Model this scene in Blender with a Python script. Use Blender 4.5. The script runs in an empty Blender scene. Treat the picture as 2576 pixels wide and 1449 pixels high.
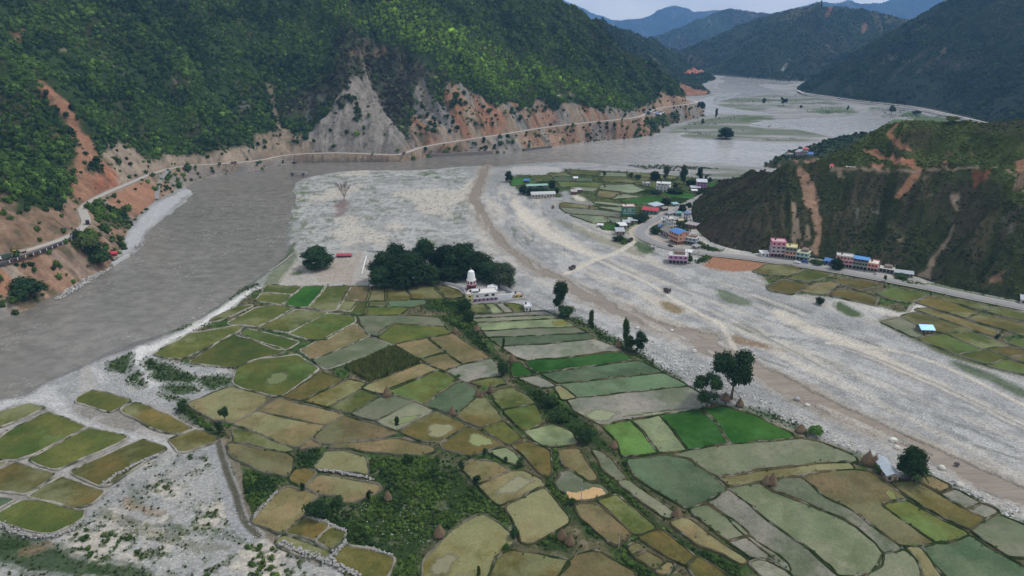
import bpy, bmesh, math, random
import numpy as np
from mathutils import Vector, Matrix
sc = bpy.context.scene
C = sc.collection
R = math.radians
random.seed(7)
RNG = np.random.RandomState(11)

# ------------------------------------------------------------------ camera
CAM_H = 150.0
FOC = 1720.0            # focal length in units of a 2576 px wide picture
PITCH = R(20.6)
cam_d = bpy.data.cameras.new('camera')
cam = bpy.data.objects.new('camera', cam_d); C.objects.link(cam)
cam.location = (0, 0, CAM_H)
cam.rotation_euler = (math.pi/2 - PITCH, 0, 0)
cam_d.sensor_width = 36.0
cam_d.lens = 36.0*FOC/2576.0
cam_d.clip_start = 1.0
cam_d.clip_end = 60000.0
sc.camera = cam

# ------------------------------------------------------------------ sky, sun, exposure
SUN_EL, SUN_AZ = R(56), R(72)      # azimuth clockwise from +Y (away from the camera)
w = bpy.data.worlds.new('World'); sc.world = w; w.use_nodes = True
nt = w.node_tree; nt.nodes.clear()
out = nt.nodes.new('ShaderNodeOutputWorld')
bg = nt.nodes.new('ShaderNodeBackground'); bg.inputs['Strength'].default_value = 0.09
sky = nt.nodes.new('ShaderNodeTexSky'); sky.sky_type = 'NISHITA'; sky.sun_disc = False
sky.sun_elevation = SUN_EL; sky.sun_rotation = SUN_AZ; sky.air_density = 1.0; sky.dust_density = 2.0
tc = nt.nodes.new('ShaderNodeTexCoord')
mp = nt.nodes.new('ShaderNodeMapping'); mp.inputs['Scale'].default_value = (2.2, 2.2, 9.0)
cn = nt.nodes.new('ShaderNodeTexNoise'); cn.inputs['Scale'].default_value = 2.0
cn.inputs['Detail'].default_value = 6.0; cn.inputs['Roughness'].default_value = 0.55
cr = nt.nodes.new('ShaderNodeValToRGB')
cr.color_ramp.elements[0].position = 0.30; cr.color_ramp.elements[0].color = (5.4, 5.9, 6.5, 1)
cr.color_ramp.elements[1].position = 0.66; cr.color_ramp.elements[1].color = (8.6, 8.8, 8.9, 1)
mx = nt.nodes.new('ShaderNodeMixRGB'); mx.inputs[0].default_value = 0.86
L = nt.links.new
L(tc.outputs['Generated'], mp.inputs['Vector']); L(mp.outputs['Vector'], cn.inputs['Vector'])
L(cn.outputs['Fac'], cr.inputs['Fac']); L(sky.outputs['Color'], mx.inputs[1]); L(cr.outputs['Color'], mx.inputs[2])
# the cloud sheet is brightest low over the horizon
sx = nt.nodes.new('ShaderNodeSeparateXYZ'); L(tc.outputs['Generated'], sx.inputs[0])
hr = nt.nodes.new('ShaderNodeMapRange'); L(sx.outputs['Z'], hr.inputs['Value'])
hr.inputs['From Min'].default_value = 0.02; hr.inputs['From Max'].default_value = 0.16; hr.inputs['To Min'].default_value = 1.0; hr.inputs['To Max'].default_value = 0.0
gl_ = nt.nodes.new('ShaderNodeMixRGB'); gl_.blend_type = 'MULTIPLY'; L(hr.outputs['Result'], gl_.inputs[0]); L(mx.outputs['Color'], gl_.inputs[1]); gl_.inputs[2].default_value = (3.5, 3.15, 2.65, 1)
L(gl_.outputs[0], bg.inputs['Color']); L(bg.outputs['Background'], out.inputs['Surface'])
sun_d = bpy.data.lights.new('sun', 'SUN'); sun_d.energy = 2.0; sun_d.angle = R(10); sun_d.color = (1.0, 0.95, 0.87)
sun = bpy.data.objects.new('sun', sun_d); C.objects.link(sun)
sdir = Vector((math.cos(SUN_EL)*math.sin(SUN_AZ), math.cos(SUN_EL)*math.cos(SUN_AZ), math.sin(SUN_EL)))
sun.rotation_euler = sdir.to_track_quat('Z', 'Y').to_euler()
sun.location = (300, 300, 600)
sc.view_settings.view_transform = 'Standard'
sc.view_settings.look = 'None'
sc.view_settings.exposure = 0.28
sc.view_settings.gamma = 1.0
sc.view_settings.use_curve_mapping = False
sc.cycles.use_denoising = True
sc.cycles.volume_bounces = 0
sc.cycles.max_bounces = 6
sc.cycles.diffuse_bounces = 2
sc.cycles.glossy_bounces = 2
sc.cycles.transparent_max_bounces = 8

# ------------------------------------------------------------------ picture units -> world
SP, CP = math.sin(PITCH), math.cos(PITCH)
def rays(p):
    p = np.asarray(p, float)
    a = (p[..., 0]-1288)/FOC; b = (724.5-p[..., 1])/FOC
    d = np.stack([a, CP+SP*b, -SP+CP*b], -1)
    return d
def G(p, z=0.0):
    """point(s) of the photograph -> plan position on the level z"""
    p = np.asarray(p, float)
    d = rays(p[..., :2])
    t = (z-CAM_H)/d[..., 2]
    return np.stack([d[..., 0]*t, d[..., 1]*t], -1)
def gp(px, py, z=0.0):
    q = G((px, py), z); return float(q[0]), float(q[1])
def T(i, j, pts):
    """points read off a 4x4 tile of the photograph"""
    return [(x/4+644*i, y/4+362.25*j) for x, y in pts]
def slant(px, py, z=0.0):
    x, y = gp(px, py, z); return math.sqrt(x*x+y*y+(CAM_H-z)**2)

# ------------------------------------------------------------------ numeric noise and geometry
def _hash(ix, iy, seed):
    h = (ix.astype(np.int64)*374761393 + iy.astype(np.int64)*668265263 + seed*974634777) & 0x7fffffff
    h = ((h ^ (h >> 13))*1274126177) & 0x7fffffff
    return ((h ^ (h >> 16)) & 0xffff)/65535.0
def vnoise(x, y, seed=0):
    ix = np.floor(x); iy = np.floor(y); fx = x-ix; fy = y-iy
    fx = fx*fx*(3-2*fx); fy = fy*fy*(3-2*fy)
    a = _hash(ix, iy, seed); b = _hash(ix+1, iy, seed); c = _hash(ix, iy+1, seed); d = _hash(ix+1, iy+1, seed)
    return (a*(1-fx)+b*fx)*(1-fy)+(c*(1-fx)+d*fx)*fy
def fbm(x, y, seed=0, oct=4, gain=0.5):
    s = 0; a = 1; n = 0
    for o in range(oct):
        s = s+a*vnoise(x*2**o+17.3*o, y*2**o-9.1*o, seed+o); n += a; a *= gain
    return s/n
def sstep(a, b, x):
    t = np.clip((x-a)/(b-a), 0, 1); return t*t*(3-2*t)
def chaikin(pts, n=1, closed=False):
    p = np.asarray(pts, float)
    for _ in range(n):
        q = np.roll(p, -1, 0) if closed else p[1:]
        a = p if closed else p[:-1]
        r = np.empty((2*len(a), p.shape[1])); r[0::2] = a*0.75+q*0.25; r[1::2] = a*0.25+q*0.75
        if not closed: r = np.vstack([p[:1], r, p[-1:]])
        p = r
    return p
def resample(p, step, closed=False):
    p = np.asarray(p, float)
    if closed: p = np.vstack([p, p[:1]])
    s = np.concatenate([[0], np.cumsum(np.linalg.norm(np.diff(p[:, :2], axis=0), axis=1))])
    n = max(2, int(s[-1]/step)+1)
    u = np.linspace(0, s[-1], n+1 if closed else n)
    q = np.stack([np.interp(u, s, p[:, k]) for k in range(p.shape[1])], 1)
    return q[:-1] if closed else q
def near_line(X, Y, P):
    """distance, signed side (+ = left of the line), arc length, index and fraction of the nearest point of an open line"""
    best = np.full(X.shape, 1e18); sd = np.zeros(X.shape); s_at = np.zeros(X.shape); idx = np.zeros(X.shape, int); fr = np.zeros(X.shape)
    s0 = 0.0
    for i in range(len(P)-1):
        ax, ay = P[i, :2]; dx, dy = P[i+1, :2]-P[i, :2]; l2 = dx*dx+dy*dy+1e-9
        t = np.clip(((X-ax)*dx+(Y-ay)*dy)/l2, 0, 1)
        ex = X-ax-t*dx; ey = Y-ay-t*dy; d2 = ex*ex+ey*ey
        m = d2 < best-1e-7
        best = np.where(m, d2, best)
        sd = np.where(m, dx*(Y-ay)-dy*(X-ax), sd)
        l = math.sqrt(l2)
        s_at = np.where(m, s0+t*l, s_at); idx = np.where(m, i, idx); fr = np.where(m, t, fr)
        s0 += l
    return np.sqrt(best), np.where(sd >= 0, 1.0, -1.0), s_at, idx, fr
def poly_sdf(X, Y, P, pad=12.0):
    """signed distance to a closed outline, + inside; -pad outside its padded box"""
    out = np.full(X.shape, -pad)
    m = (X > P[:, 0].min()-pad) & (X < P[:, 0].max()+pad) & (Y > P[:, 1].min()-pad) & (Y < P[:, 1].max()+pad)
    if not m.any(): return out
    x = X[m]; y = Y[m]; best = np.full(x.shape, 1e18); ins = np.zeros(x.shape, bool)
    n = len(P)
    for i in range(n):
        ax, ay = P[i, :2]; bx, by = P[(i+1) % n, :2]; dx = bx-ax; dy = by-ay; l2 = dx*dx+dy*dy+1e-9
        t = np.clip(((x-ax)*dx+(y-ay)*dy)/l2, 0, 1)
        best = np.minimum(best, (x-ax-t*dx)**2+(y-ay-t*dy)**2)
        c = ((ay > y) != (by > y))
        if abs(dy) > 1e-12:
            ins ^= c & (x < dx*(y-ay)/dy+ax)
    out[m] = np.where(ins, 1, -1)*np.sqrt(best)
    return out
def pip(X, Y, P):
    return poly_sdf(X, Y, P, 1.0) > 0

# ------------------------------------------------------------------ node materials
def new_mat(name):
    m = bpy.data.materials.new(name); m.use_nodes = True
    n = m.node_tree; b = n.nodes['Principled BSDF']
    return m, n, b
def N(n, typ, **kw):
    x = n.nodes.new(typ)
    for k, v in kw.items(): setattr(x, k, v)
    return x
def noise_node(n, vec, scale, detail=4.0, rough=0.6):
    t = N(n, 'ShaderNodeTexNoise'); t.inputs['Scale'].default_value = scale
    t.inputs['Detail'].default_value = detail; t.inputs['Roughness'].default_value = rough
    if vec is not None: n.links.new(vec, t.inputs['Vector'])
    return t.outputs['Fac']
def ramp(n, fac, stops):
    r = N(n, 'ShaderNodeValToRGB'); e = r.color_ramp.elements
    while len(e) > 1: e.remove(e[-1])
    e[0].position = stops[0][0]; e[0].color = (*stops[0][1], 1)
    for p, c in stops[1:]:
        q = e.new(p); q.color = (*c, 1)
    n.links.new(fac, r.inputs['Fac']); return r.outputs['Color']
def mixc(n, a, b, fac, mode='MIX'):
    m = N(n, 'ShaderNodeMixRGB', blend_type=mode)
    for s, v in ((m.inputs[0], fac), (m.inputs[1], a), (m.inputs[2], b)):
        if hasattr(v, 'is_linked'): n.links.new(v, s)
        elif isinstance(v, tuple): s.default_value = (*v[:3], 1)
        else: s.default_value = v
    return m.outputs['Color']
def gval(v): return (v, v, v)
def plain(name, col, rough=0.8, var=0.25, scale=0.8, spec=0.3, metal=0.0):
    m, n, b = new_mat(name)
    geo = N(n, 'ShaderNodeTexCoord')
    f = noise_node(n, geo.outputs['Object'], scale, 5.0)
    c = mixc(n, tuple(np.array(col)*(1-var)), tuple(np.minimum(np.array(col)*(1+var), 0.95)), f)
    n.links.new(c, b.inputs['Base Color']); b.inputs['Roughness'].default_value = rough
    b.inputs['Specular IOR Level'].default_value = spec; b.inputs['Metallic'].default_value = metal
    return m

# ------------------------------------------------------------------ meshes
def link(o, parent=None):
    C.objects.link(o)
    if parent is not None: o.parent = parent
    return o
def mesh_np(name, co, faces, mat, parent=None, col=None, smooth=False):
    me = bpy.data.meshes.new(name)
    co = np.asarray(co, np.float32); faces = np.asarray(faces, np.int32)
    k = faces.shape[1]
    me.vertices.add(len(co)); me.vertices.foreach_set('co', co.ravel())
    me.loops.add(faces.size); me.loops.foreach_set('vertex_index', faces.ravel())
    me.polygons.add(len(faces)); me.polygons.foreach_set('loop_start', np.arange(0, faces.size, k, dtype=np.int32))
    me.update(calc_edges=True); me.validate()
    if smooth: me.shade_smooth()
    if col is not None:
        a = me.color_attributes.new('Col', 'FLOAT_COLOR', 'POINT')
        a.data.foreach_set('color', np.hstack([col, np.ones((len(col), 1))]).astype(np.float32).ravel())
    if mat is not None: me.materials.append(mat)
    o = bpy.data.objects.new(name, me)
    return link(o, parent)
def grid_faces(nr, nc, keep=None):
    i = np.arange(nr*nc).reshape(nr, nc)
    f = np.stack([i[:-1, :-1], i[:-1, 1:], i[1:, 1:], i[1:, :-1]], -1).reshape(-1, 4)
    if keep is not None: f = f[keep.reshape(-1)]
    return f
def compact(co, f, *extra):
    u, inv = np.unique(f.ravel(), return_inverse=True)
    return (co[u], inv.reshape(f.shape)) + tuple(e[u] for e in extra)
class MB:
    """collects faces, then links them as ONE mesh object"""
    def __init__(s): s.v = []; s.f = []
    def add(s, v, f):
        k = len(s.v); s.v += [tuple(q) for q in v]; s.f += [tuple(i+k for i in q) for q in f]; return s
    def box(s, x0, x1, y0, y1, z0, z1):
        return s.add([(x0,y0,z0),(x1,y0,z0),(x1,y1,z0),(x0,y1,z0),(x0,y0,z1),(x1,y0,z1),(x1,y1,z1),(x0,y1,z1)],
                     [(3,2,1,0),(4,5,6,7),(0,1,5,4),(1,2,6,5),(2,3,7,6),(3,0,4,7)])
    def prism(s, pts, z0, z1):
        n = len(pts)
        return s.add([(x,y,z0) for x,y in pts]+[(x,y,z1) for x,y in pts],
                     [tuple(range(n))[::-1], tuple(range(n,2*n))]+[(i,(i+1)%n,n+(i+1)%n,n+i) for i in range(n)])
    def tube(s, p0, p1, r0, r1, n=6):
        p0 = Vector(p0); p1 = Vector(p1); d = (p1-p0).normalized()
        a = d.orthogonal().normalized(); b = d.cross(a)
        v = [p0+(a*math.cos(t)+b*math.sin(t))*r0 for t in [2*math.pi*i/n for i in range(n)]]
        v += [p1+(a*math.cos(t)+b*math.sin(t))*r1 for t in [2*math.pi*i/n for i in range(n)]]
        return s.add(v, [(i,(i+1)%n,n+(i+1)%n,n+i) for i in range(n)]+[tuple(range(n))[::-1], tuple(range(n,2*n))])
    def lathe(s, prof, n=16, cx=0, cy=0):
        v = []
        for r, z in prof: v += [(cx+r*math.cos(2*math.pi*i/n), cy+r*math.sin(2*math.pi*i/n), z) for i in range(n)]
        f = []
        for k in range(len(prof)-1): f += [(k*n+i,k*n+(i+1)%n,(k+1)*n+(i+1)%n,(k+1)*n+i) for i in range(n)]
        f += [tuple(range(n))[::-1], tuple(range((len(prof)-1)*n, len(prof)*n))]
        return s.add(v, f)
    def quad(s, a, b, c, d): return s.add([a,b,c,d], [(0,1,2,3)])
    def data(s, name, mat):
        me = bpy.data.meshes.new(name); me.from_pydata(s.v, [], s.f); me.update()
        if mat is not None: me.materials.append(mat)
        return me
    def build(s, name, mat, parent=None, smooth=False):
        me = s.data(name, mat)
        if smooth: me.shade_smooth()
        return link(bpy.data.objects.new(name, me), parent)
def tag(o, label=None, cat=None, group=None, kind=None):
    if label: o['label'] = label
    if cat: o['category'] = cat
    if group: o['group'] = group
    if kind: o['kind'] = kind
    return o
def thing(name, label, cat, loc, rz=0.0, group=None):
    o = bpy.data.objects.new(name, None); o.empty_display_size = 0.3; link(o)
    o.location = loc; o.rotation_euler = (0, 0, rz)
    return tag(o, label, cat, group)
def copy_tree(o, parent=None):
    c = o.copy(); C.objects.link(c); c.parent = parent
    for ch in list(o.children): copy_tree(ch, c)
    return c
# ================================================================== hills
def plan_line(pts, sm=1, extra=None):
    """(px, py, z) readings -> smoothed plan line with heights"""
    a = np.array(pts, float)
    q = np.array([[*G((p[0], p[1]), p[2]), p[2]] for p in a])
    if extra is not None: q = np.vstack([q, q[-1]+np.array(extra, float)])
    return chaikin(q, sm)

class Hill:
    def __init__(s, foot, prof, crest=None, base=None, gul=(9, 60, 3, 18), ledge=0.0, back=0.65, foot_extra=None, base_extra=None, seed=3, sm=1, rise=80, ends=False, rough=0.0):
        s.foot = plan_line(foot, sm, foot_extra); s.prof = np.array(prof, float)
        s.base = plan_line(base, sm, base_extra) if base is not None else None
        s.gul = gul; s.ledge = ledge; s.ends = ends; s.rough = rough; s.seed = seed; s.crest = None; s.back = back; s.rise = rise
        if crest is not None:
            p = np.array(crest, float)
            q = s.cast(p, far=True); rg = np.hypot(q[:, 0], q[:, 1])
            q = q[(rg < 1.5*np.median(rg)) & (q[:, 2] > 1)]
            q = chaikin(q, 1); az = np.arctan2(q[:, 0], q[:, 1]); k = np.argsort(az)
            s.crest = (az[k], np.hypot(q[:, 0], q[:, 1])[k], q[k, 2])
    def h(s, X, Y):
        X = np.asarray(X, float); Y = np.asarray(Y, float)
        d, sd, sl, i, f = near_line(X, Y, s.foot)
        zf = s.foot[i, 2]*(1-f)+s.foot[i+1, 2]*f
        d = d*sd
        up = np.maximum(d-s.ledge, 0)
        z = zf+np.interp(up, s.prof[:, 0], s.prof[:, 1])
        A1, W1, A2, W2 = s.gul
        r1 = 1-2*np.abs(fbm(sl/W1, d/(W1*5), s.seed, 2)-0.5)*2
        r2 = 1-2*np.abs(fbm(sl/W2, d/(W2*4), s.seed+9, 2)-0.5)*2
        z = z+sstep(4, s.rise, up)*A1*(r1-0.6)+sstep(2, s.rise*0.4, up)*A2*(r2-0.6)
        z = z+sstep(2, 40, up)*A2*1.2*(fbm(X/W1*1.7, Y/W1*1.7, s.seed+5, 3)-0.5)
        if s.rough: z = z+sstep(1, 10, up)*s.rough*(1-2*np.abs(fbm(sl/8, d/22, s.seed+33, 3)-.5)*2-.5)
        if s.base is not None:
            db, sb, sl2, ib, fb = near_line(X, Y, s.base)
            db = db*sb; dn = np.maximum(-d-s.ledge, 0)
            t = np.clip(db/(np.maximum(db, 0)+dn+1e-6), -1, 1)
            low = zf*np.sign(t)*np.abs(t)**0.85
            low = low+(fbm(sl2/7, dn/25, s.seed+21, 3)-0.5)*np.minimum(zf, 8)*0.35*sstep(0, .4, t)*sstep(1, .6, t)
            low = np.where(db < 0, np.maximum(db*0.5, -3), low)
            z = np.where(d < -s.ledge, low, z)
        else:
            z = np.where(d < 0, np.maximum(d*0.4, -4), z)
        if s.crest is not None:
            az = np.arctan2(X, Y); rg = np.hypot(X, Y)-np.interp(az, s.crest[0], s.crest[1])
            zc = np.interp(az, s.crest[0], s.crest[2])
            if s.ends: zc = zc-np.maximum(s.crest[0][0]-az, 0)*1500-np.maximum(az-s.crest[0][-1], 0)*1500
            z = np.where(rg > 0, np.minimum(z, zc-s.back*rg), z)
        return z
    def cast(s, p, far=False):
        """first hit of the sight lines through picture points p with the hill"""
        p = np.atleast_2d(np.asarray(p, float)); D = rays(p)
        ts = np.geomspace(90, 24000, 420) if far else np.geomspace(90, 4000, 260)
        q = D[:, None, :]*ts[None, :, None]
        below = CAM_H+q[..., 2] < s.h(q[..., 0].ravel(), q[..., 1].ravel()).reshape(q.shape[:2])
        k = np.where(below.any(1), below.argmax(1), len(ts)-1); k = np.maximum(k, 1)
        lo = ts[k-1]; hi = ts[k]
        for _ in range(16):
            mid = (lo+hi)/2; q = D*mid[:, None]; m = CAM_H+q[:, 2] < s.h(q[:, 0], q[:, 1])
            hi = np.where(m, mid, hi); lo = np.where(m, lo, mid)
        q = D*hi[:, None]
        return np.stack([q[:, 0], q[:, 1], CAM_H+q[:, 2]], 1)

ROAD_W = [(-160,712,22),(-60,675,22),(0,653,22),(49,637,22),(100,622,22),(160,602,21),(200,582,21),(220,560,20),(211,540,20),(206,524,20),(228,507,19),(265,487,18),
 (325,462,17),(375,440,16),(425,425,14),(475,417,13),(537,414,11),(600,410,9),(669,402,7),(706,392,8),(794,386,10),(856,385,10),(931,388,8),(994,391,7),(1019,386,8),
 (1056,372,11),(1106,362,14),(1200,348,17),(1288,335,20),(1363,322,22),(1463,310,25),(1563,301,26),(1612,294,26),(1630,283,27),(1660,271,27),(1738,262,24)]
BASE_W = [(-160,860,0),(0,801,0),(25,792,0),(75,772,0),(107,752,0),(160,730,0),(175,720,0),(215,697,0),(265,677,0),(285,655,0),(303,625,0),(316,590,0),(335,556,0),(360,530,0),
 (385,508,0),(415,492,0),(450,474,0),(482,460,0),(512,448,0),(575,435,0),(642,428,0),(704,413,0),(756,408,0),(869,405,0),(944,405,0),(999,402,0),(1084,393,0),(1169,388,0),
 (1286,382,0),(1388,368,0),(1488,354,0),(1588,347,0),(1650,338,0),(1675,316,0),(1713,307,0),(1763,295,0),(1780,280,0)]
tip = [(26,45,0),(20,110,0),(-30,230,0),(-110,380,0)]
HA = Hill(ROAD_W, [(0,0),(9,11),(28,29),(90,80),(180,150),(300,262),(520,470),(900,760)], base=BASE_W, ledge=4.0, foot_extra=tip, base_extra=[(45,60,0),(40,140,0),(-20,260,0),(-100,400,0)],
 crest=[(1370,-22),(1418,2),(1448,21),(1495,39),(1520,59),(1538,94),(1575,132),(1638,161),(1675,184),(1713,221),(1728,250)], gul=(25,80,6.5,24), seed=3, rough=2.2)
HG = Hill([(1800,455,0),(1770,482,0),(1747,505,0),(1738,520,0),(1741,545,0),(1750,575,0),(1772,600,0),(1815,620,0),(1880,634,0),(1950,640,0),(2030,646,0),(2080,655,0),(2150,668,0),
 (2230,680,0),(2300,694,0),(2350,712,0),(2420,728,0),(2500,744,0),(2600,764,0),(2800,806,0)], [(0,0),(10,9),(72,58),(80,61),(100,63),(200,116),(330,175)],
 crest=[(1752,503),(1775,482),(1800,466),(1850,445),(1900,435),(1932,431),(1982,416),(2040,410),(2080,396),(2130,368),(2170,346),(2219,313),(2257,307),(2330,303),(2432,304),(2600,298),(2760,292)], gul=(10,42,4.5,13), seed=31, rise=40, rough=2.0)
HF = Hill([(2060,200,0),(2016,212,0),(2006,226,0),(2030,238,0),(2092,246,0),(2182,258,0),(2307,271,0),(2422,296,0),(2500,314,0),(2600,338,0),(2800,390,0)], [(0,0),(20,15),(300,205),(700,450)],
 crest=[(2014,213),(2027,197),(2062,175),(2107,145),(2157,110),(2219,82),(2282,40),(2332,20),(2362,0),(2430,-40),(2520,-90)], gul=(16,110,5,34), seed=51)
HB = Hill([(1640,243,0),(1700,241,0),(1740,243,0),(1786,238,0),(1781,228,0),(1752,216,0),(1780,206,0),(1799,200,0),(1794,192,0),(1770,186,0),(1740,182,0)], [(0,0),(25,16),(60,22),(130,66),(500,330)],
 crest=[(1480,58),(1520,62),(1563,67),(1600,85),(1638,102),(1688,120),(1718,140),(1753,163),(1768,178)], gul=(18,120,6,40), seed=61)
HD = Hill([(1560,180,0),(1700,183,0),(1768,187,0),(1800,190,0),(1932,199,0),(1990,205,0),(2040,204,0),(2150,202,0),(2300,204,0)], [(0,0),(20,18),(120,70),(1200,560)],
 crest=[(1640,150),(1690,135),(1718,124),(1763,105),(1800,90),(1850,67),(1900,47),(1932,38),(1982,27),(2030,19),(2090,16),(2157,20),(2219,32),(2269,47),(2340,62)], gul=(34,230,9,70), seed=71)
HC = Hill([(1300,104,0),(1500,104.6,0),(1700,104.6,0),(1900,104.6,0),(2100,104.6,0),(2300,104.6,0)], [(0,0),(5500,2000)],
 crest=[(1460,70),(1530,57),(1560,52),(1610,47),(1640,37),(1665,22),(1685,15),(1702,14),(1730,20),(1748,32),(1762,28),(1790,26),(1830,22),(1870,29),(1920,38),(2000,50)], gul=(130,1150,42,380), seed=81, back=0.4, rise=500, ends=True)
HC2 = Hill([(1400,134,0),(1600,135,0),(1800,135,0),(2000,135,0),(2200,135,0)], [(0,0),(3600,1400)],
 crest=[(1480,125),(1560,112),(1620,98),(1680,80),(1730,62),(1770,45),(1800,31),(1833,21),(1850,24),(1880,27),(1920,36),(1980,50)], gul=(110,700,34,200), seed=87, back=0.4, rise=400, ends=True)
HE = Hill([(1700,111.6,0),(1900,111.6,0),(2100,111.6,0),(2300,111.6,0),(2600,111.6,0)], [(0,0),(4300,1600)],
 crest=[(1780,80),(1850,62),(1900,46),(1932,35),(1980,24),(2032,12),(2052,6),(2070,4),(2090,7),(2107,8),(2125,2),(2140,0),(2157,8),(2202,8),(2237,0),(2290,-9),(2360,-24),(2460,-40)], gul=(120,850,36,280), seed=91, back=0.4, rise=400, ends=True)
HZ = Hill([(1000,98,0),(1300,98.3,0),(1600,98.3,0),(1900,98,0)], [(0,0),(7000,2600)],
 crest=[(1330,-40),(1390,-12),(1418,0),(1440,8),(1475,25),(1510,38),(1560,52),(1620,62),(1700,70)], gul=(120,800,40,300), seed=97, back=0.4, rise=900, ends=True)

def outline(hill, pts, tile=None):
    """outline read in the picture -> plan outline on the hill"""
    p = np.array(T(*tile, pts) if tile else pts, float)
    q = np.vstack([np.linspace(p[i], p[(i+1) % len(p)], 4)[:-1] for i in range(len(p))])
    return hill.cast(q)[:, :2]
def gline(hill, pts, tile=None, close=False):
    p = np.array(T(*tile, pts) if tile else pts, float)
    q = np.vstack([np.linspace(p[i], p[i+1], 5)[:-1] for i in range(len(p)-1)]+[p[-1:]])
    return hill.cast(q)

def mixcol(col, m, c):
    c = np.asarray(c, float)
    if c.ndim == 1: c = c[None, :]
    return col*(1-m[:, None])+c*m[:, None]

ORANGE, TAN, GREYR, RED = np.array((.285,.150,.092)), np.array((.29,.225,.165)), np.array((.25,.235,.215)), np.array((.26,.105,.062))
SCARS_A = [((0,0),[(365,820),(400,810),(480,860),(600,960),(690,1040),(700,1100),(770,1160),(820,1270),(850,1350),(930,1449),(780,1449),(720,1330),(640,1200),(580,1120),(500,1010),(430,930)],ORANGE*1.05,1.0),
 ((0,1),[(790,0),(920,0),(1010,110),(1150,250),(1210,350),(1210,400),(1000,480),(830,590),(770,620),(740,560),(720,420),(690,270),(760,120)],ORANGE*.9+TAN*.1,.95),
 ((0,1),[(930,400),(1000,330),(1180,260),(1210,400),(1000,490)],RED*1.15,.9),
 ((0,1),[(1190,-20),(1310,0),(1380,80),(1480,150),(1520,190),(1700,100),(1950,110),(2090,150),(2200,60),(2400,40),(2576,-20),(2576,180),(2150,200),(1900,210),(1700,240),(1500,290),(1210,400),(1150,250),(1020,110)],TAN*.85+GREYR*.2,.95),
 ((0,1),[(0,520),(100,560),(200,700),(330,650),(520,650),(700,600),(750,560),(780,700),(800,800),(600,950),(300,1050),(-100,1130),(-300,900)],ORANGE*.4+TAN*.45,.9),
 ((1,0),[(985,770),(1110,770),(1150,830),(1220,950),(1290,1110),(1400,1250),(1490,1350),(1500,1449),(1450,1560),(400,1560),(450,1449),(600,1250),(730,1150),(800,1010),(900,900)],GREYR*.72+TAN*.16,1.0),
 ((1,0),[(0,1380),(260,1300),(400,1330),(520,1400),(600,1449),(520,1560),(0,1590)],TAN*.9,.85),
 ((1,0),[(105,850),(160,840),(190,960),(200,1050),(220,1200),(300,1340),(250,1330),(180,1150),(150,980)],TAN*.9,.75),
 ((1,0),[(1090,490),(1125,500),(1130,620),(1155,770),(1090,760),(1060,650)],TAN*.75,.7),
 ((1,0),[(920,560),(960,500),(1040,420),(1080,380),(1110,430),(1060,520),(960,600)],RED*.5+TAN*.3,.5),
 ((1,0),[(1180,560),(1210,490),(1290,480),(1300,530),(1200,600)],RED*.6+TAN*.4,.6),
 ((1,0),[(1600,640),(1700,640),(1720,700),(1720,780),(1650,780),(1610,700)],TAN*.7,.6),
 ((1,0),[(480,950),(560,920),(600,1050),(600,1250),(540,1300),(500,1150)],GREYR*.6,.55),
 ((1,0),[(640,900),(720,860),(740,950),(690,1050),(640,1020)],GREYR*.55,.5),
 ((0,0),[(130,320),(230,230),(260,290),(200,400),(130,430)],RED*.7+TAN*.3,.6),
 ((0,0),[(600,500),(690,460),(700,500),(620,530)],TAN*.8,.6),
 ((0,0),[(1010,515),(1050,545),(1170,700),(1290,750),(1220,740),(1130,680),(1040,590)],GREYR*.8,.55),
 ((0,0),[(1740,790),(1790,760),(1810,810),(1770,850)],TAN*.7,.6),
 ((0,0),[(2400,1080),(2460,980),(2510,1040),(2470,1140)],GREYR*.8,.6),
 ((0,0),[(2060,1280),(2170,1270),(2160,1310),(2080,1310)],GREYR*.9,.6),
 ((0,0),[(550,1350),(580,1310),(590,1370),(560,1400)],ORANGE,.7),
 ((2,0),[(1500,905),(1560,960),(1740,985),(1810,1040),(1440,1085),(1480,1010)],ORANGE*.5+TAN*.55,.95),
 ((2,0),[(230,990),(330,1060),(430,1130),(500,1230),(300,1260),(250,1100)],ORANGE,.6),
 ((2,0),[(300,960),(480,950),(720,905),(650,950),(480,980),(300,975)],TAN,.5)]
FACE_A = [(1000,392),(1030,330),(1042,240),(1052,180),(1080,178),(1095,215),(1112,270),(1118,212),(1130,207),(1160,210),(1180,230),(1210,245),(1235,260),(1250,268),(1270,255),(1288,257),
 (1338,275),(1348,247),(1375,265),(1395,282),(1420,257),(1463,265),(1488,270),(1513,282),(1528,265),(1563,278),(1605,293),(1560,302),(1463,311),(1363,323),(1288,336),(1106,363),(1056,373)]
VEG_PATCH_A = [((1,0),[(830,1010),(920,950),(990,960),(950,1050),(830,1090)]),((1,0),[(1000,1000),(1060,1130),(1060,1200),(1000,1230),(985,1120)]),((1,0),[(1930,1030),(2010,1030),(2000,1110),(1940,1120)]),
 ((1,0),[(1290,1110),(1400,1250),(1480,1340),(1560,1280),(1590,1000),(1560,850),(1300,800),(1160,830)]),((1,0),[(1620,720),(1700,800),(1760,930),(1890,1090),(1900,900),(1880,800),(1740,700)]),
 ((2,0),[(1340,1190),(1480,1180),(1670,1100),(1690,1230),(1480,1260),(1460,1330),(1400,1330)]),((0,1),[(880,600),(1000,560),(1080,640),(1290,690),(1310,780),(1280,880),(1150,830),(1000,770),(920,700)]),
 ((0,1),[(730,920),(850,890),(990,910),(980,1020),(1050,1080),(1070,1180),(1000,1230),(900,1180),(880,1080),(720,1000)]),((0,1),[(880,180),(960,170),(1050,290),(960,320),(860,280)])]
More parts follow.
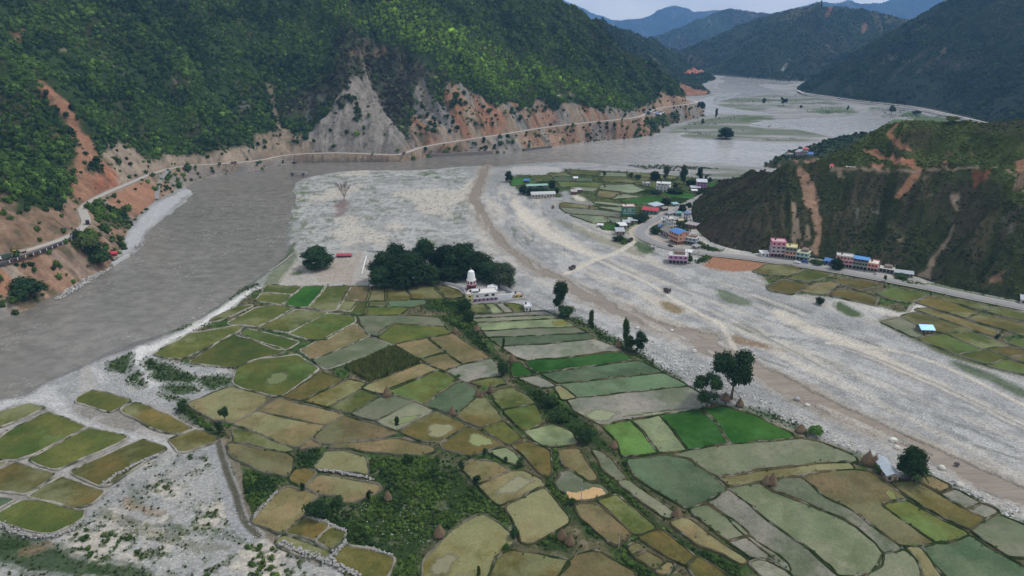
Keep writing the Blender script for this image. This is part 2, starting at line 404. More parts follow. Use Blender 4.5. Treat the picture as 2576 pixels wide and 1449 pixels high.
BRIGHT_A = [(800,-20),(1010,-20),(1060,20),(1160,75),(1288,130),(1400,175),(1500,220),(1590,262),(1570,275),(1450,240),(1350,235),(1288,245),(1156,192),(1094,187),(1069,160),(1019,125),(944,92),(894,75),(856,50),(819,20)]
SCARS_G = [([(300,230),(380,220),(410,300),(430,380),(470,430),(490,520),(510,650),(535,800),(540,960),(500,1110),(460,1100),(420,1050),(480,900),(430,700),(360,600),(345,480),(320,430)],ORANGE*.55+TAN*.45,.95),
 ([(250,560),(280,600),(300,720),(330,850),(370,1000),(340,1020),(300,950),(280,1010),(250,1000),(240,850),(230,700)],TAN*.95,.85),
 ([(370,830),(400,800),(430,950),(390,960)],TAN*.9,.7),
 ([(1840,500),(1910,490),(1920,560),(1900,640),(1930,700),(1870,690),(1850,600)],TAN,.85),([(695,262),(730,262),(775,330),(700,330)],TAN,.8),
 ([(1030,210),(1190,190),(1140,250),(1050,245)],ORANGE,.9),([(1180,140),(1470,150),(1480,190),(1400,205),(1250,175)],RED*1.1,.9),([(1020,60),(1100,45),(1110,80),(1050,90)],RED,.8),
 ([(2030,270),(2290,245),(2200,340),(2080,440),(2050,350)],RED*.55,.8),([(2480,180),(2600,140),(2600,300),(2500,290)],ORANGE,.85),([(1490,1330),(1570,1260),(1690,1110),(1770,1050),(1660,1230),(1620,1370)],TAN*.9,.8),
 ([(2240,1400),(2270,1330),(2370,1270),(2350,1400)],ORANGE*.6+TAN*.3,.8),([(1760,190),(1830,170),(1790,230)],ORANGE,.8),([(1870,155),(1970,110),(1950,150)],ORANGE*.8,.7),([(2020,50),(2060,100),(2090,135),(2050,120)],ORANGE,.7),
 ([(1800,70),(1850,80),(1840,120),(1790,110)],ORANGE*.8,.6),([(1570,310),(1640,310),(1580,360)],TAN*.8,.6),([(860,640),(900,650),(910,770),(870,790)],GREYR*.7,.5),([(1050,670),(1110,665),(1110,700),(1060,700)],GREYR*.8,.6),
 ([(2340,720),(2380,720),(2400,800),(2350,790)],GREYR*.7,.5),([(2410,850),(2480,750),(2450,870),(2420,910)],GREYR*.7,.5),([(1620,530),(1660,520),(1650,560)],TAN*.8,.6),([(1270,960),(1350,930),(1340,1000)],TAN*.7,.5)]
TRACKS_G = [([(980,60),(1110,130),(1300,170),(1420,200),(1540,255),(1460,340),(1390,430),(1310,520)],(3,1),4.0,ORANGE*1.05),([(1310,1245),(1240,1300),(1220,1350),(1280,1420),(1330,1460),(1450,1520)],(3,0),3.5,ORANGE*1.1),
 ([(640,248),(1100,255),(1450,275),(1540,265),(1900,250),(2300,230)],(3,1),1.6,TAN*.9),([(1700,1100),(1760,1050),(1850,900),(1870,820)],(3,1),2.0,TAN*.6),([(2420,255),(2500,330),(2576,480)],(3,1),1.6,TAN*.9)]

HILL_MAT, n, b = new_mat('hillside_soil')
vc = N(n, 'ShaderNodeVertexColor', layer_name='Col'); geo = N(n, 'ShaderNodeNewGeometry')
f1 = noise_node(n, geo.outputs['Position'], 0.35, 6.0, 0.7); f2 = noise_node(n, geo.outputs['Position'], 0.06, 4.0)
c1 = mixc(n, gval(.25), gval(1.75), f1); c2 = mixc(n, gval(.55), gval(1.4), f2)
cc = mixc(n, mixc(n, vc.outputs['Color'], c1, 1.0, 'MULTIPLY'), c2, 1.0, 'MULTIPLY')
n.links.new(cc, b.inputs['Base Color']); b.inputs['Roughness'].default_value = 0.95; b.inputs['Specular IOR Level'].default_value = 0.03
bp = N(n, 'ShaderNodeBump'); bp.inputs['Strength'].default_value = 0.9; bp.inputs['Distance'].default_value = 1.2
n.links.new(f1, bp.inputs['Height']); n.links.new(bp.outputs['Normal'], b.inputs['Normal'])

HILLV = {}
def build_hill(name, hill, az0, az1, na, start, depth, nr, mat, paint, label, pw=1.25):
    az = np.linspace(R(az0), R(az1), na)
    ln = hill.base if (start == 'base' and hill.base is not None) else hill.foot
    a_ = np.arctan2(ln[:, 0], ln[:, 1]); r_ = np.hypot(ln[:, 0], ln[:, 1])
    r0 = np.empty(na)
    for i, a in enumerate(az):
        k = np.abs(a_-a) < R(2.0)
        r0[i] = r_[k].min() if k.any() else np.interp(a, a_[[0, -1]], r_[[0, -1]])
    k = 9; r0 = np.convolve(np.pad(r0, k, mode='edge'), np.ones(2*k+1)/(2*k+1), 'valid')-14
    t = np.linspace(0, 1, nr)**pw
    rr = r0[None, :]+t[:, None]*depth
    X = (rr*np.sin(az)[None, :]).ravel(); Y = (rr*np.cos(az)[None, :]).ravel()
    Z = hill.h(X, Y)
    Zr = Z.reshape(nr, na)
    keep = np.maximum.reduce([Zr[:-1, :-1], Zr[1:, :-1], Zr[:-1, 1:], Zr[1:, 1:]]) > -1.0
    f = grid_faces(nr, na, keep)
    co = np.stack([X, Y, Z], 1)
    co, f = compact(co, f)
    col, veg, tint = paint(co)
    o = mesh_np(name, co, f, mat, None, col, True)
    tag(o, label, 'hillside', kind='structure')
    HILLV[name] = (co, f, veg, tint)
    return o

def gm_hill(X, Y, hill, pts): return sstep(-14, 14, poly_sdf(X, Y, outline(hill, pts), 40))
def paint_A(co):
    X, Y, Z = co.T
    d, sd, sl, i, f = near_line(X, Y, HA.foot); d = d*sd
    wx = X+(fbm(X/7, Y/7, 5, 4)-.5)*7; wy = Y+(fbm(X/7, Y/7, 6, 4)-.5)*7
    n1 = fbm(X/30, Y/30, 12, 4); n2 = fbm(X/6, Y/6, 14, 3)
    col = mixcol(np.tile(np.array((.034, .056, .018)), (len(X), 1)), sstep(.45, .65, n1)*.7, (.062, .058, .032))
    veg = np.ones(len(X)); tint = np.full(len(X), 0.0)
    bz = gm_hill(X, Y, HA, [(850,90),(900,85),(960,100),(1040,130),(1110,180),(1150,205),(1110,215),(1060,190),(1040,240),(1010,330),(960,300),(930,240),(940,190),(900,200),(860,260),(800,280),(740,300),(700,290),(720,250),(780,220),(840,170)])*.8
    st = fbm(sl/9, d/45, 41, 3); st2 = fbm(sl/26, d/140, 43, 3)
    rock = mixcol(np.tile(GREYR*.8, (len(X), 1)), sstep(.42, .58, st2), ORANGE); rock = mixcol(rock, sstep(.45, .62, st), TAN*.9); rock = rock*(.62+.75*fbm(sl/3.5, d/16, 49, 3))[:, None]; rock = mixcol(rock, sstep(.60, .70, fbm(sl/6, d/14, 57, 3))*.75, (.075,.07,.05))
    m = sstep(-2, 2, poly_sdf(wx, wy, outline(HA, FACE_A)))
    grad = sstep(640, 1000, X/np.maximum(Y, 1)*1720+1288-420)  # more orange towards the river bend
    col = mixcol(col, m*.95, rock); veg *= 1-m*.88
    # lower bank below the road
    lowm = sstep(-2.0, -4.5, d)
    bank = mixcol(np.tile(ORANGE*.55+TAN*.4, (len(X), 1)), sstep(.48, .62, st2), GREYR*.9); bank = mixcol(bank, sstep(.5, .7, st)*.7, TAN)
    px = X/np.maximum(Y, 1)*1720*0.95+1288
    bank = bank*(.62+.75*fbm(sl/3.0, d/9, 59, 3))[:, None]; bank = mixcol(bank, sstep(.6, .7, fbm(sl/7, d/9, 61, 3))*.7, (.085,.085,.05))
    bank = mixcol(bank, sstep(470, 520, px)*(1-sstep(980, 1020, px))*.8, GREYR*.85)
    col = mixcol(col, lowm, bank); veg *= 1-lowm*.86
    cut = sstep(16, 9, d)*sstep(.35, .5, fbm(sl/30, sl*0, 47, 2)+.1)*(d > 0)
    col = mixcol(col, cut*.85, rock); veg *= 1-cut*.9
    for tl, pts, c, k in SCARS_A:
        m = sstep(-3.5, 2.5, poly_sdf(wx, wy, outline(HA, pts, tl)))*k
        v = np.tile(np.asarray(c), (len(X), 1))*(0.78+.44*st[:, None])*(.70+.60*fbm(sl/3.2, d/14, 63, 3))[:, None]
        v = mixcol(v, sstep(.62, .72, fbm(X/5, Y/5, 65, 3))*.6, (.08,.08,.055))
        col = mixcol(col, m, v); veg *= 1-m*.97
    for tl, pts in [((0,1),[(-100,1230),(0,1250),(100,1330),(180,1400),(140,1500),(-100,1560)]),((0,1),[(1050,560),(1330,400),(1530,410),(1560,580),(1480,660),(1320,740),(1150,640)])]:
        m = sstep(-1, 1, poly_sdf(wx, wy, outline(HA, pts, tl))); col = mixcol(col, m*.9, ORANGE*1.08); veg *= 1-m*.9
    for tl, pts in VEG_PATCH_A:
        m = sstep(-2, 1, poly_sdf(wx, wy, outline(HA, pts, tl))); veg = np.maximum(veg, m*.95); col = mixcol(col, m*.7, (.04, .05, .024))
    led = sstep(5.0, 4.0, np.abs(d)); veg *= 1-led
    col = mixcol(col, led, TAN*.95)
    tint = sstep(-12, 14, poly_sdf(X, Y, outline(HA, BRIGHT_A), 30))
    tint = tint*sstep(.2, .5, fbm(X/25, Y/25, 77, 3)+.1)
    col = mixcol(col, bz*sstep(.3,.55,n2)*.8*(veg > .3), (.085,.068,.055)); veg *= 1-bz*.55
    veg *= sstep(.30, .50, n1*.5+n2*.5)
    return col, veg, tint-bz*.6
def paint_G(co):
    X, Y, Z = co.T
    d, sd, sl, i, f = near_line(X, Y, HG.foot); d = d*sd
    wx = X+(fbm(X/5, Y/5, 5, 3)-.5)*5; wy = Y+(fbm(X/5, Y/5, 6, 3)-.5)*5
    n1 = fbm(X/22, Y/22, 12, 4); st = fbm(sl/5, d/30, 44, 3)
    px = X/np.maximum(Y, 1)*1720*.97+1288
    col = mixcol(np.tile(np.array((.034, .044, .016)), (len(X), 1)), sstep(.40, .66, st)*.7, (.068, .057, .036))
    brown = sstep(2020, 1800, px)
    col = mixcol(col, brown*sstep(.35, .6, n1)*.8, (.060, .046, .034))
    up = sstep(62, 70, d); col = mixcol(col, up*sstep(.35, .6, n1)*.7, (.064, .088, .022))
    veg = np.ones(len(X))*(1-.35*brown)*sstep(.22, .5, n1*.5+st*.5)
    tint = up*.5+sstep(.5, .7, n1)*.3
    for pts, c, k in SCARS_G:
        m = sstep(-1.0, 1.0, poly_sdf(wx, wy, outline(HG, pts, (3, 1))))*k
        col = mixcol(col, m, np.tile(np.asarray(c), (len(X), 1))*(0.8+.4*st[:, None])); veg *= 1-m
    for pts, tl, wd, c in TRACKS_G:
        dd = near_line(wx*.5+X*.5, wy*.5+Y*.5, gline(HG, pts, tl))[0]
        m = sstep(wd*.5+1.0, wd*.5-.8, dd+(fbm(X/3,Y/3,88,2)-.5)*1.8); col = mixcol(col, m*.85, c*.92); veg *= 1-m
    return col, veg, tint
def paint_far(hill, dark, brown, scar, seed, k=1.0, red=()):
    def p(co):
        X, Y, Z = co.T
        d, sd, sl, i, f = near_line(X, Y, hill.foot); d = d*sd
        n1 = fbm(X/(60*k), Y/(60*k), seed, 4); st = fbm(sl/(14*k), d/(80*k), seed+3, 3)
        col = mixcol(np.tile(np.array(dark), (len(X), 1)), sstep(.45, .65, n1)*.8, brown)
        m = sstep(.70, .76, st+.25*(n1-.5))*scar*sstep(4, 30, d)
        col = mixcol(col, m, TAN*.75)
        veg = sstep(.22, .5, n1)*(1-m)
        cut = sstep(7, 3, d)*(d > -2)*min(scar*1.6, .9)
        col = mixcol(col, cut, GREYR*.8); veg *= 1-cut*.8
        for pts, c, kk in red:
            mm = sstep(-4, 4, poly_sdf(X, Y, outline(hill, pts), 20))*kk
            col = mixcol(col, mm, c); veg *= 1-mm
        return col, veg, sstep(.5, .7, n1)*.3
    return p
build_hill('hillside', HA, -48, 17.5, 760, 'base', 520, 330, HILL_MAT, paint_A, 'steep forested hillside with landslide scars across the brown river')
build_hill('spur_hill', HG, 12, 46, 620, 'foot', 270, 230, HILL_MAT, paint_G, 'dark scrubby spur hill with bare tan scars above the village road', 1.0)
build_hill('mountain_slope', HF, 18, 46, 460, 'foot', 900, 200, HILL_MAT, paint_far(HF, (.026,.040,.022), (.046,.046,.032), .3, 21, 1.6), 'large dark wooded mountain slope rising over the far bank road')
build_hill('far_hill', HB, 3, 17.5, 320, 'foot', 1500, 190, HILL_MAT, paint_far(HB, (.026,.042,.022), (.045,.048,.03), .3, 22, 1.8,
 [([(1718,186),(1735,175),(1755,178),(1770,171),(1782,182),(1760,186)],RED*1.5,.95),([(1706,212),(1722,210),(1750,226),(1783,228),(1786,239),(1728,243)],ORANGE*.95,.95)]), 'dark wooded ridge with red earth cut behind the green spur')
build_hill('valley_head_hill', HD, 9, 30, 420, 'foot', 1500, 170, HILL_MAT, paint_far(HD, (.034,.05,.026), (.055,.052,.034), .32, 23, 2.6,
 [([(2075,24),(2092,18),(2096,30),(2080,46)],RED,.6),([(2170,60),(2185,56),(2178,80),(2165,86)],ORANGE,.6),([(2030,40),(2050,35),(2040,50)],RED*.8,.5),([(1962,178),(1985,150),(1988,150),(1970,180)],GREYR*1.5,.7)]), 'rounded hill with red patches closing off the valley')
build_hill('blue_mountain', HC, -1, 24, 360, 'foot', 5000, 130, HILL_MAT, paint_far(HC, (.035,.05,.028), (.07,.055,.04), .5, 24, 7), 'hazy blue mountain with a rounded peak in the distance')
build_hill('blue_ridge', HC2, 3, 24, 360, 'foot', 3000, 130, HILL_MAT, paint_far(HC2, (.03,.05,.024), (.065,.052,.036), .5, 27, 5, [([(1665,110),(1720,100),(1715,112),(1670,118)],ORANGE,.7),([(1790,62),(1830,58),(1820,70)],ORANGE,.6)]), 'blue ridge with a wooded top in front of the rounded peak')
build_hill('distant_ridge', HE, 12, 36, 360, 'foot', 4500, 120, HILL_MAT, paint_far(HE, (.03,.046,.026), (.06,.05,.036), .5, 25, 6), 'hazy ridge behind the rounded hill at the valley head')
build_hill('pale_ridge', HZ, -8, 20, 260, 'foot', 5400, 90, HILL_MAT, paint_far(HZ, (.04,.055,.03), (.06,.055,.04), .2, 26, 14), 'palest and farthest ridge sloping down beside the green hillside')
# ================================================================== valley floor
def gpoly(pts, tile=None, sm=1):
    return chaikin(G(np.array(T(*tile, pts) if tile else pts, float)), sm, True)
def gl(pts, tile=None, sm=1):
    return chaikin(G(np.array(T(*tile, pts) if tile else pts, float)), sm)
RIVER = [(-260,905),(0,801),(25,792),(75,772),(107,752),(160,730),(175,720),(215,697),(265,677),(282,667),(325,641),(357,630),(342,622),(350,617),(367,607),(365,590),(390,567),(420,542),(460,512),(490,480),(470,474),
 (462,466),(482,458),(512,446),(575,433),(642,426),(704,411),(756,406),(869,403),(944,403),(999,400),(1084,391),(1169,386),(1286,380),(1388,366),(1488,352),(1588,345),(1640,340),(1700,334),(1745,330),
 (1700,344),(1780,352),(1860,352),(1960,362),(2080,356),(2092,345),(2070,338),(1990,322),(1930,322),(1870,316),(1900,306),(1960,300),(2080,296),(2150,292),(2170,280),(2230,268),(2300,272),
 (2240,300),(2215,330),(2180,350),(2130,385),(2080,400),(1960,420),(1900,420),(1780,408),(1640,408),(1600,419),(1538,415),(1475,408),(1388,406),(1288,414),(1269,418),(1206,416),(1144,419),(1081,426),(1019,428),(944,427),(869,429),(794,441),
 (764,448),(742,462),(735,480),(744,490),(739,522),(716,577),(724,612),(721,637),(689,667),(644,697),(605,724),(550,764),(500,797),(425,832),(325,862),(262,889),(212,917),(140,947),(95,962),(85,974),(50,994),(0,1004),(-260,1060)]
RIVER_FAR = [(1740,255),(1790,242),(1812,234),(1880,236),(1812,226),(1800,212),(1830,204),(1806,197),(1830,191),(1935,199),(2003,207),(1985,214),(1930,210),(1900,214),(1940,224),(2000,236),(1900,240),(1850,246),(1800,256),(1790,262),(1840,272),(1900,280),(1960,290),(1890,290),(1820,284),(1770,292),(1780,276),(1760,262)]
STREAM = [(1204,414),(1226,414),(1232,424),(1230,438),(1222,456),(1214,474),(1210,500),(1222,520),(1232,548),(1250,575),(1272,596),(1280,616),(1330,650),(1400,690),(1500,730),(1563,762),(1613,787),(1688,812),(1763,832),(1820,842),(1833,864),(1888,894),
 (1932,922),(1982,947),(2057,982),(2132,1017),(2207,1052),(2282,1087),(2382,1132),(2482,1179),(2600,1230),(2800,1310),(2800,1370),(2600,1288),(2532,1259),(2457,1224),(2357,1174),(2257,1124),(2182,1092),(2157,1082),(2082,1047),(2007,1007),(1932,972),(1883,942),(1813,905),
 (1738,874),(1663,842),(1575,807),(1500,777),(1467,762),(1437,735),(1385,704),(1320,668),(1262,625),(1236,598),(1210,570),(1196,545),(1186,520),(1174,505),(1176,480),(1192,462),(1202,440)]
ISLANDS = [[(1330,655),(1350,660),(1368,680),(1352,682),(1338,672)],[(1477,748),(1505,762),(1523,778),(1505,776),(1480,768)],[(1590,795),(1650,818),(1720,842),(1770,862),(1740,862),(1660,840),(1605,812)],[(1208,525),(1216,545),(1225,580),(1240,600),(1222,590),(1206,560),(1200,540)],[(1885,905),(1940,935),(1925,932),(1895,918)],[(2190,1062),(2270,1100),(2370,1150),(2350,1152),(2260,1112),(2195,1076)],[(1450,760),(1480,770),(1470,775),(1455,768)]]

pys = np.concatenate([np.arange(142, 450, 1.5), np.arange(450, 1580, 3.0)])
pxs = np.arange(-330, 2920, 3.1)
PXg, PYg = np.meshgrid(pxs, pys)
XY = G(np.stack([PXg, PYg], -1).reshape(-1, 2))
gX, gY = XY[:, 0], XY[:, 1]
far_k = np.clip(np.hypot(gX, gY)/350, .8, 5)
wA = fbm(gX/14, gY/14, 101, 4)-.5; wB = fbm(gX/14, gY/14, 102, 4)-.5
WX, WY = gX+wA*6*far_k**.5, gY+wB*6*far_k**.5
def gm(pts, tile=None, soft=1.2, warp=1.0, grow=0.0):
    P = gpoly(pts, tile)
    s = poly_sdf(gX+(WX-gX)*warp, gY+(WY-gY)*warp, P, 30)
    return sstep(-soft, soft, s+grow)
river_sdf = np.maximum(poly_sdf(gX, gY, gpoly(RIVER), 40), poly_sdf(gX, gY, gpoly(RIVER_FAR), 40))
river_sdf = river_sdf+wA*2.2*far_k**.5
px_d0 = np.hypot(gX, gY)
fd_, fs_, fa_, _, _ = near_line(gX, gY, gl([(1216,420),(1200,500),(1260,600),(1400,700),(1700,825),(1932,945),(2282,1105),(2800,1340)])); fd_ = fd_*fs_
str_sdf = poly_sdf(gX, gY, gpoly(STREAM), 30)+wB*5.0+(fbm(gX/3.5, gY/3.5, 107, 3)-.5)*2.6-1.8*sstep(160,260,px_d0)
str_sdf = str_sdf-7*sstep(.60, .68, fbm(fa_/22, fd_/4.5, 109, 3))
for isl in ISLANDS:
    str_sdf = np.minimum(str_sdf, -poly_sdf(gX+wA*2, gY+wB*2, gpoly(isl), 30))
gZ = -0.0+(fbm(gX/5, gY/5, 111, 3)-.5)*.25
gravel_amp = np.ones(len(gX))

# ---- albedo of the floor, laid down from wide regions to small marks
GRAVEL, GRAVEL2, CREAM, WHITE = np.array((.415,.41,.40)), np.array((.295,.295,.293)), np.array((.53,.485,.415)), np.array((.62,.605,.59))
DIRT, GRASS, DGRASS, WETS = np.array((.115,.105,.058)), np.array((.045,.085,.020)), np.array((.028,.055,.016)), np.array((.16,.155,.15))
n_big = fbm(gX/40, gY/40, 121, 4); n_mid = fbm(gX/9, gY/9, 122, 4); n_sm = fbm(gX/2.5, gY/2.5, 123, 3)
# flow aligned streaks of the gravel bed
fl = gl([(1216,420),(1200,500),(1260,600),(1400,700),(1700,825),(1932,945),(2282,1105),(2800,1340)])
fd, fs, fa, _, _ = near_line(gX, gY, fl); fd = fd*fs
streak = fbm(fd/7, fa/70, 131, 4); streak2 = fbm(fd/18, fa/160, 133, 3)
gcol = mixcol(np.tile(GRAVEL, (len(gX), 1)), sstep(.4, .62, n_mid), GRAVEL2*1.05)
gcol = mixcol(gcol, sstep(.56, .68, streak)*.62, CREAM*.97)
rid = np.abs(fbm(fd/11, fa/120, 135, 4)-.5); gcol = mixcol(gcol, sstep(.030, .006, rid)*sstep(.40, .55, n_big)*.75, (.13,.135,.10))
gcol = mixcol(gcol, sstep(.56, .70, fbm(fd/3.0, fa/16, 136, 4))*.55, GRAVEL2*.72)
gcol = mixcol(gcol, sstep(.50, .68, streak2)*.5, GRAVEL2*1.02)
veg_zone = np.zeros(len(gX))          # where low scrub grows
def paint(m, c, k=1.0, v=None):
    global gcol, veg_zone
    gcol = mixcol(gcol, np.clip(m*k, 0, 1), c)
    if v is not None: veg_zone = np.maximum(veg_zone*(1-m), m*v) if v > 0 else veg_zone*(1-m)
# far floodplain: pale silt with greenish bars
px_d = np.hypot(gX, gY)
farm = sstep(640, 760, px_d)
fst = fbm(gX/90+gY/400, gY/22, 141, 4)
silt = mixcol(np.tile(np.array((.33,.325,.325)), (len(gX), 1)), sstep(.45, .6, fst)*.75, (.235,.245,.23)); silt = mixcol(silt, sstep(.03, .008, np.abs(fbm(gX/120+gY/300, gY/30, 143, 4)-.5))*.7, (.20,.20,.185))
paint(farm, silt)
for bar in ([(1772,250),(1850,236),(1932,232),(2007,237),(2082,249),(2157,274),(2152,287),(2082,291),(2007,277),(1932,265),(1850,262)],[(1690,326),(1760,302),(1840,290),(1932,285),(1960,310),(1940,320),(2000,322),(2090,342),(2070,352),(1960,358),(1880,345),(1780,348),(1680,342)],
            [(1790,262),(1870,262),(1940,272),(1900,282),(1830,272)],[(1560,412),(1700,415),(1930,432),(1850,450),(1640,430)]):
    m = gm(bar, None, 4, 2.0); paint(m*sstep(.34, .50, fst*.6+n_big*.4), mixcol(np.tile(np.array((.20,.215,.175)), (len(gX), 1)), sstep(.42,.6,fst), (.135,.16,.10)), .85)
for bar in ([(1850,300),(1930,292),(1957,308),(1900,318)],[(2060,272),(2160,282),(2120,290),(2040,284)],[(2180,262),(2420,300),(2400,330),(2230,330),(2200,300)]):
    paint(gm(bar, None, 5, 2.5)*sstep(.35, .5, n_big), (.085,.13,.045), .9)
# confluence bar: gravel with plants
BAR = [(726,480),(764,447),(869,430),(944,427),(1081,426),(1200,418),(1180,500),(1172,560),(1200,600),(1240,640),(1170,640),(1000,620),(935,632),(830,640),(745,640),(724,610),(716,577),(739,520)]
m = gm(BAR, None, 3); paint(m, mixcol(np.tile(np.array((.41,.405,.39)), (len(gX), 1)), sstep(.4, .62, n_mid), (.31,.31,.30)))
spots = sstep(.55, .66, fbm(gX/4.5, gY/4.5, 151, 4))*sstep(.42, .62, n_big+.12)
paint(m*spots, (.13,.155,.085), .75)
paint(m*sstep(.5, .62, fbm(gX/34, gY/60, 152, 4)), CREAM*.97, .8)
paint(m*sstep(.60, .70, fbm(gX/2.2, gY/2.2, 153, 3)), GRAVEL2*.6, .55)
for pt in ([(1045,430),(1080,430),(1110,440),(1098,466),(1070,440)],[(840,440),(870,432),(890,440),(860,450)],[(745,490),(770,470),(790,490),(755,515)],[(715,560),(745,500),(752,500),(740,560),(722,600)]):
    paint(gm(pt, None, 2, 2)*sstep(.4, .6, n_mid), (.09,.13,.045), .8)
paint(gm([(845,505),(880,502),(876,522),(850,545),(832,548)], None, 2, 1.5), (.20,.13,.115), .75)
# field plateaus
PLAT = [(640,722),(760,722),(860,716),(930,720),(1040,712),(1160,735),(1200,770),(1290,772),(1385,784),(1440,800),(1500,845),(1600,895),(1720,968),(1800,1012),(1900,1035),(2000,1085),(2080,1110),(2160,1150),(2240,1200),(2340,1200),(2420,1230),(2520,1285),(2620,1330),(2700,1600),(960,1600),(930,1449),(820,1405),(690,1366),(620,1310),(590,1240),(560,1150),(555,1110),(520,1080),(440,1040),(470,1015),(570,975),(600,955),(590,930),(470,915),(375,895),(460,845),(530,800),(600,765)]
m_plat = gm(PLAT, None, 1.5)
soil = mixcol(np.tile(DIRT, (len(gX), 1)), sstep(.40, .58, n_mid), GRASS*1.1); soil = mixcol(soil, sstep(.6, .72, n_sm)*.5, (.24,.20,.14))
paint(m_plat, soil, 1, .25)
LEFTF = [(-60,1040),(70,1010),(112,1025),(330,1010),(440,1040),(545,1095),(548,1118),(470,1142),(420,1136),(280,1225),(225,1280),(200,1315),(140,1345),(40,1330),(-60,1330)]
paint(gm(LEFTF, None, 2), mixcol(np.tile(np.array((.25,.235,.21)), (len(gX), 1)), sstep(.45, .6, n_mid), (.36,.34,.315)), 1, 0)
PLAT2 = [(1290,440),(1330,432),(1440,425),(1580,432),(1760,446),(1840,455),(1830,470),(1760,500),(1700,520),(1650,545),(1600,580),(1560,590),(1540,575),(1490,565),(1440,545),(1408,528),(1415,508),(1400,495),(1340,500),(1300,480),(1285,455)]
soil2 = mixcol(np.tile(np.array((.09,.11,.045)), (len(gX), 1)), sstep(.4, .6, n_mid), (.055,.085,.025))
paint(gm(PLAT2, None, 2), soil2, 1, .12)
PLAT3 = [(1890,682),(1935,662),(2040,678),(2160,695),(2340,725),(2620,785),(2620,960),(2480,925),(2380,895),(2290,850),(2205,812),(2270,790),(2210,770),(2150,765),(2080,745),(2020,742),(1930,735),(1940,715)]
paint(gm(PLAT3, None, 2), soil, 1, .15)
# the near gravel corner with weeds
CORNER = [(-60,1340),(60,1340),(200,1318),(230,1290),(300,1220),(420,1140),(520,1130),(560,1180),(600,1260),(640,1330),(760,1390),(860,1449),(900,1600),(-60,1600)]
m = gm(CORNER, None, 2); paint(m, mixcol(np.tile(np.array((.36,.355,.34)), (len(gX), 1)), sstep(.46, .64, n_mid), CREAM*.9), 1, 0)
paint(m*sstep(.48, .60, fbm(gX/2.2, gY/2.2, 161, 3))*sstep(.32, .52, n_big*.6+n_mid*.4), (.075,.10,.040), .85, .85)
paint(m*sstep(.55, .66, fbm(gX/11, gY/11, 163, 4)), GRAVEL2*.9, .6)
paint(m*sstep(.60, .70, n_sm), GRAVEL2*.8, .5)
for pt, c, k in (([(-20,1340),(60,1350),(130,1372),(200,1385),(290,1420),(390,1449),(330,1480),(120,1449),(20,1420),(-20,1400)], DGRASS*1.2, .9),([(-20,1350),(20,1300),(60,1345),(120,1365),(90,1385),(-20,1380)], DGRASS*1.1, .8),
    ([(300,1255),(330,1250),(420,1285),(415,1295),(340,1275)], (.26,.165,.08), .85),([(560,1335),(640,1370),(620,1380),(540,1345),(420,1320),(470,1325)], DGRASS*1.3, .7),([(560,1100),(575,1105),(600,1260),(590,1240),(555,1150)], (.22,.20,.17), .5),
    ([(60,1375),(140,1365),(130,1378),(70,1395)], (.25,.17,.11), .8),([(245,1285),(300,1300),(380,1330),(470,1360),(560,1385),(555,1395),(430,1365),(330,1335),(250,1300)], (.12,.12,.06), .75),([(320,1225),(360,1240),(370,1262),(330,1250)], DGRASS*1.4, .7)):
    paint(gm(pt, None, 1.5, 1.6), c, k, .35)
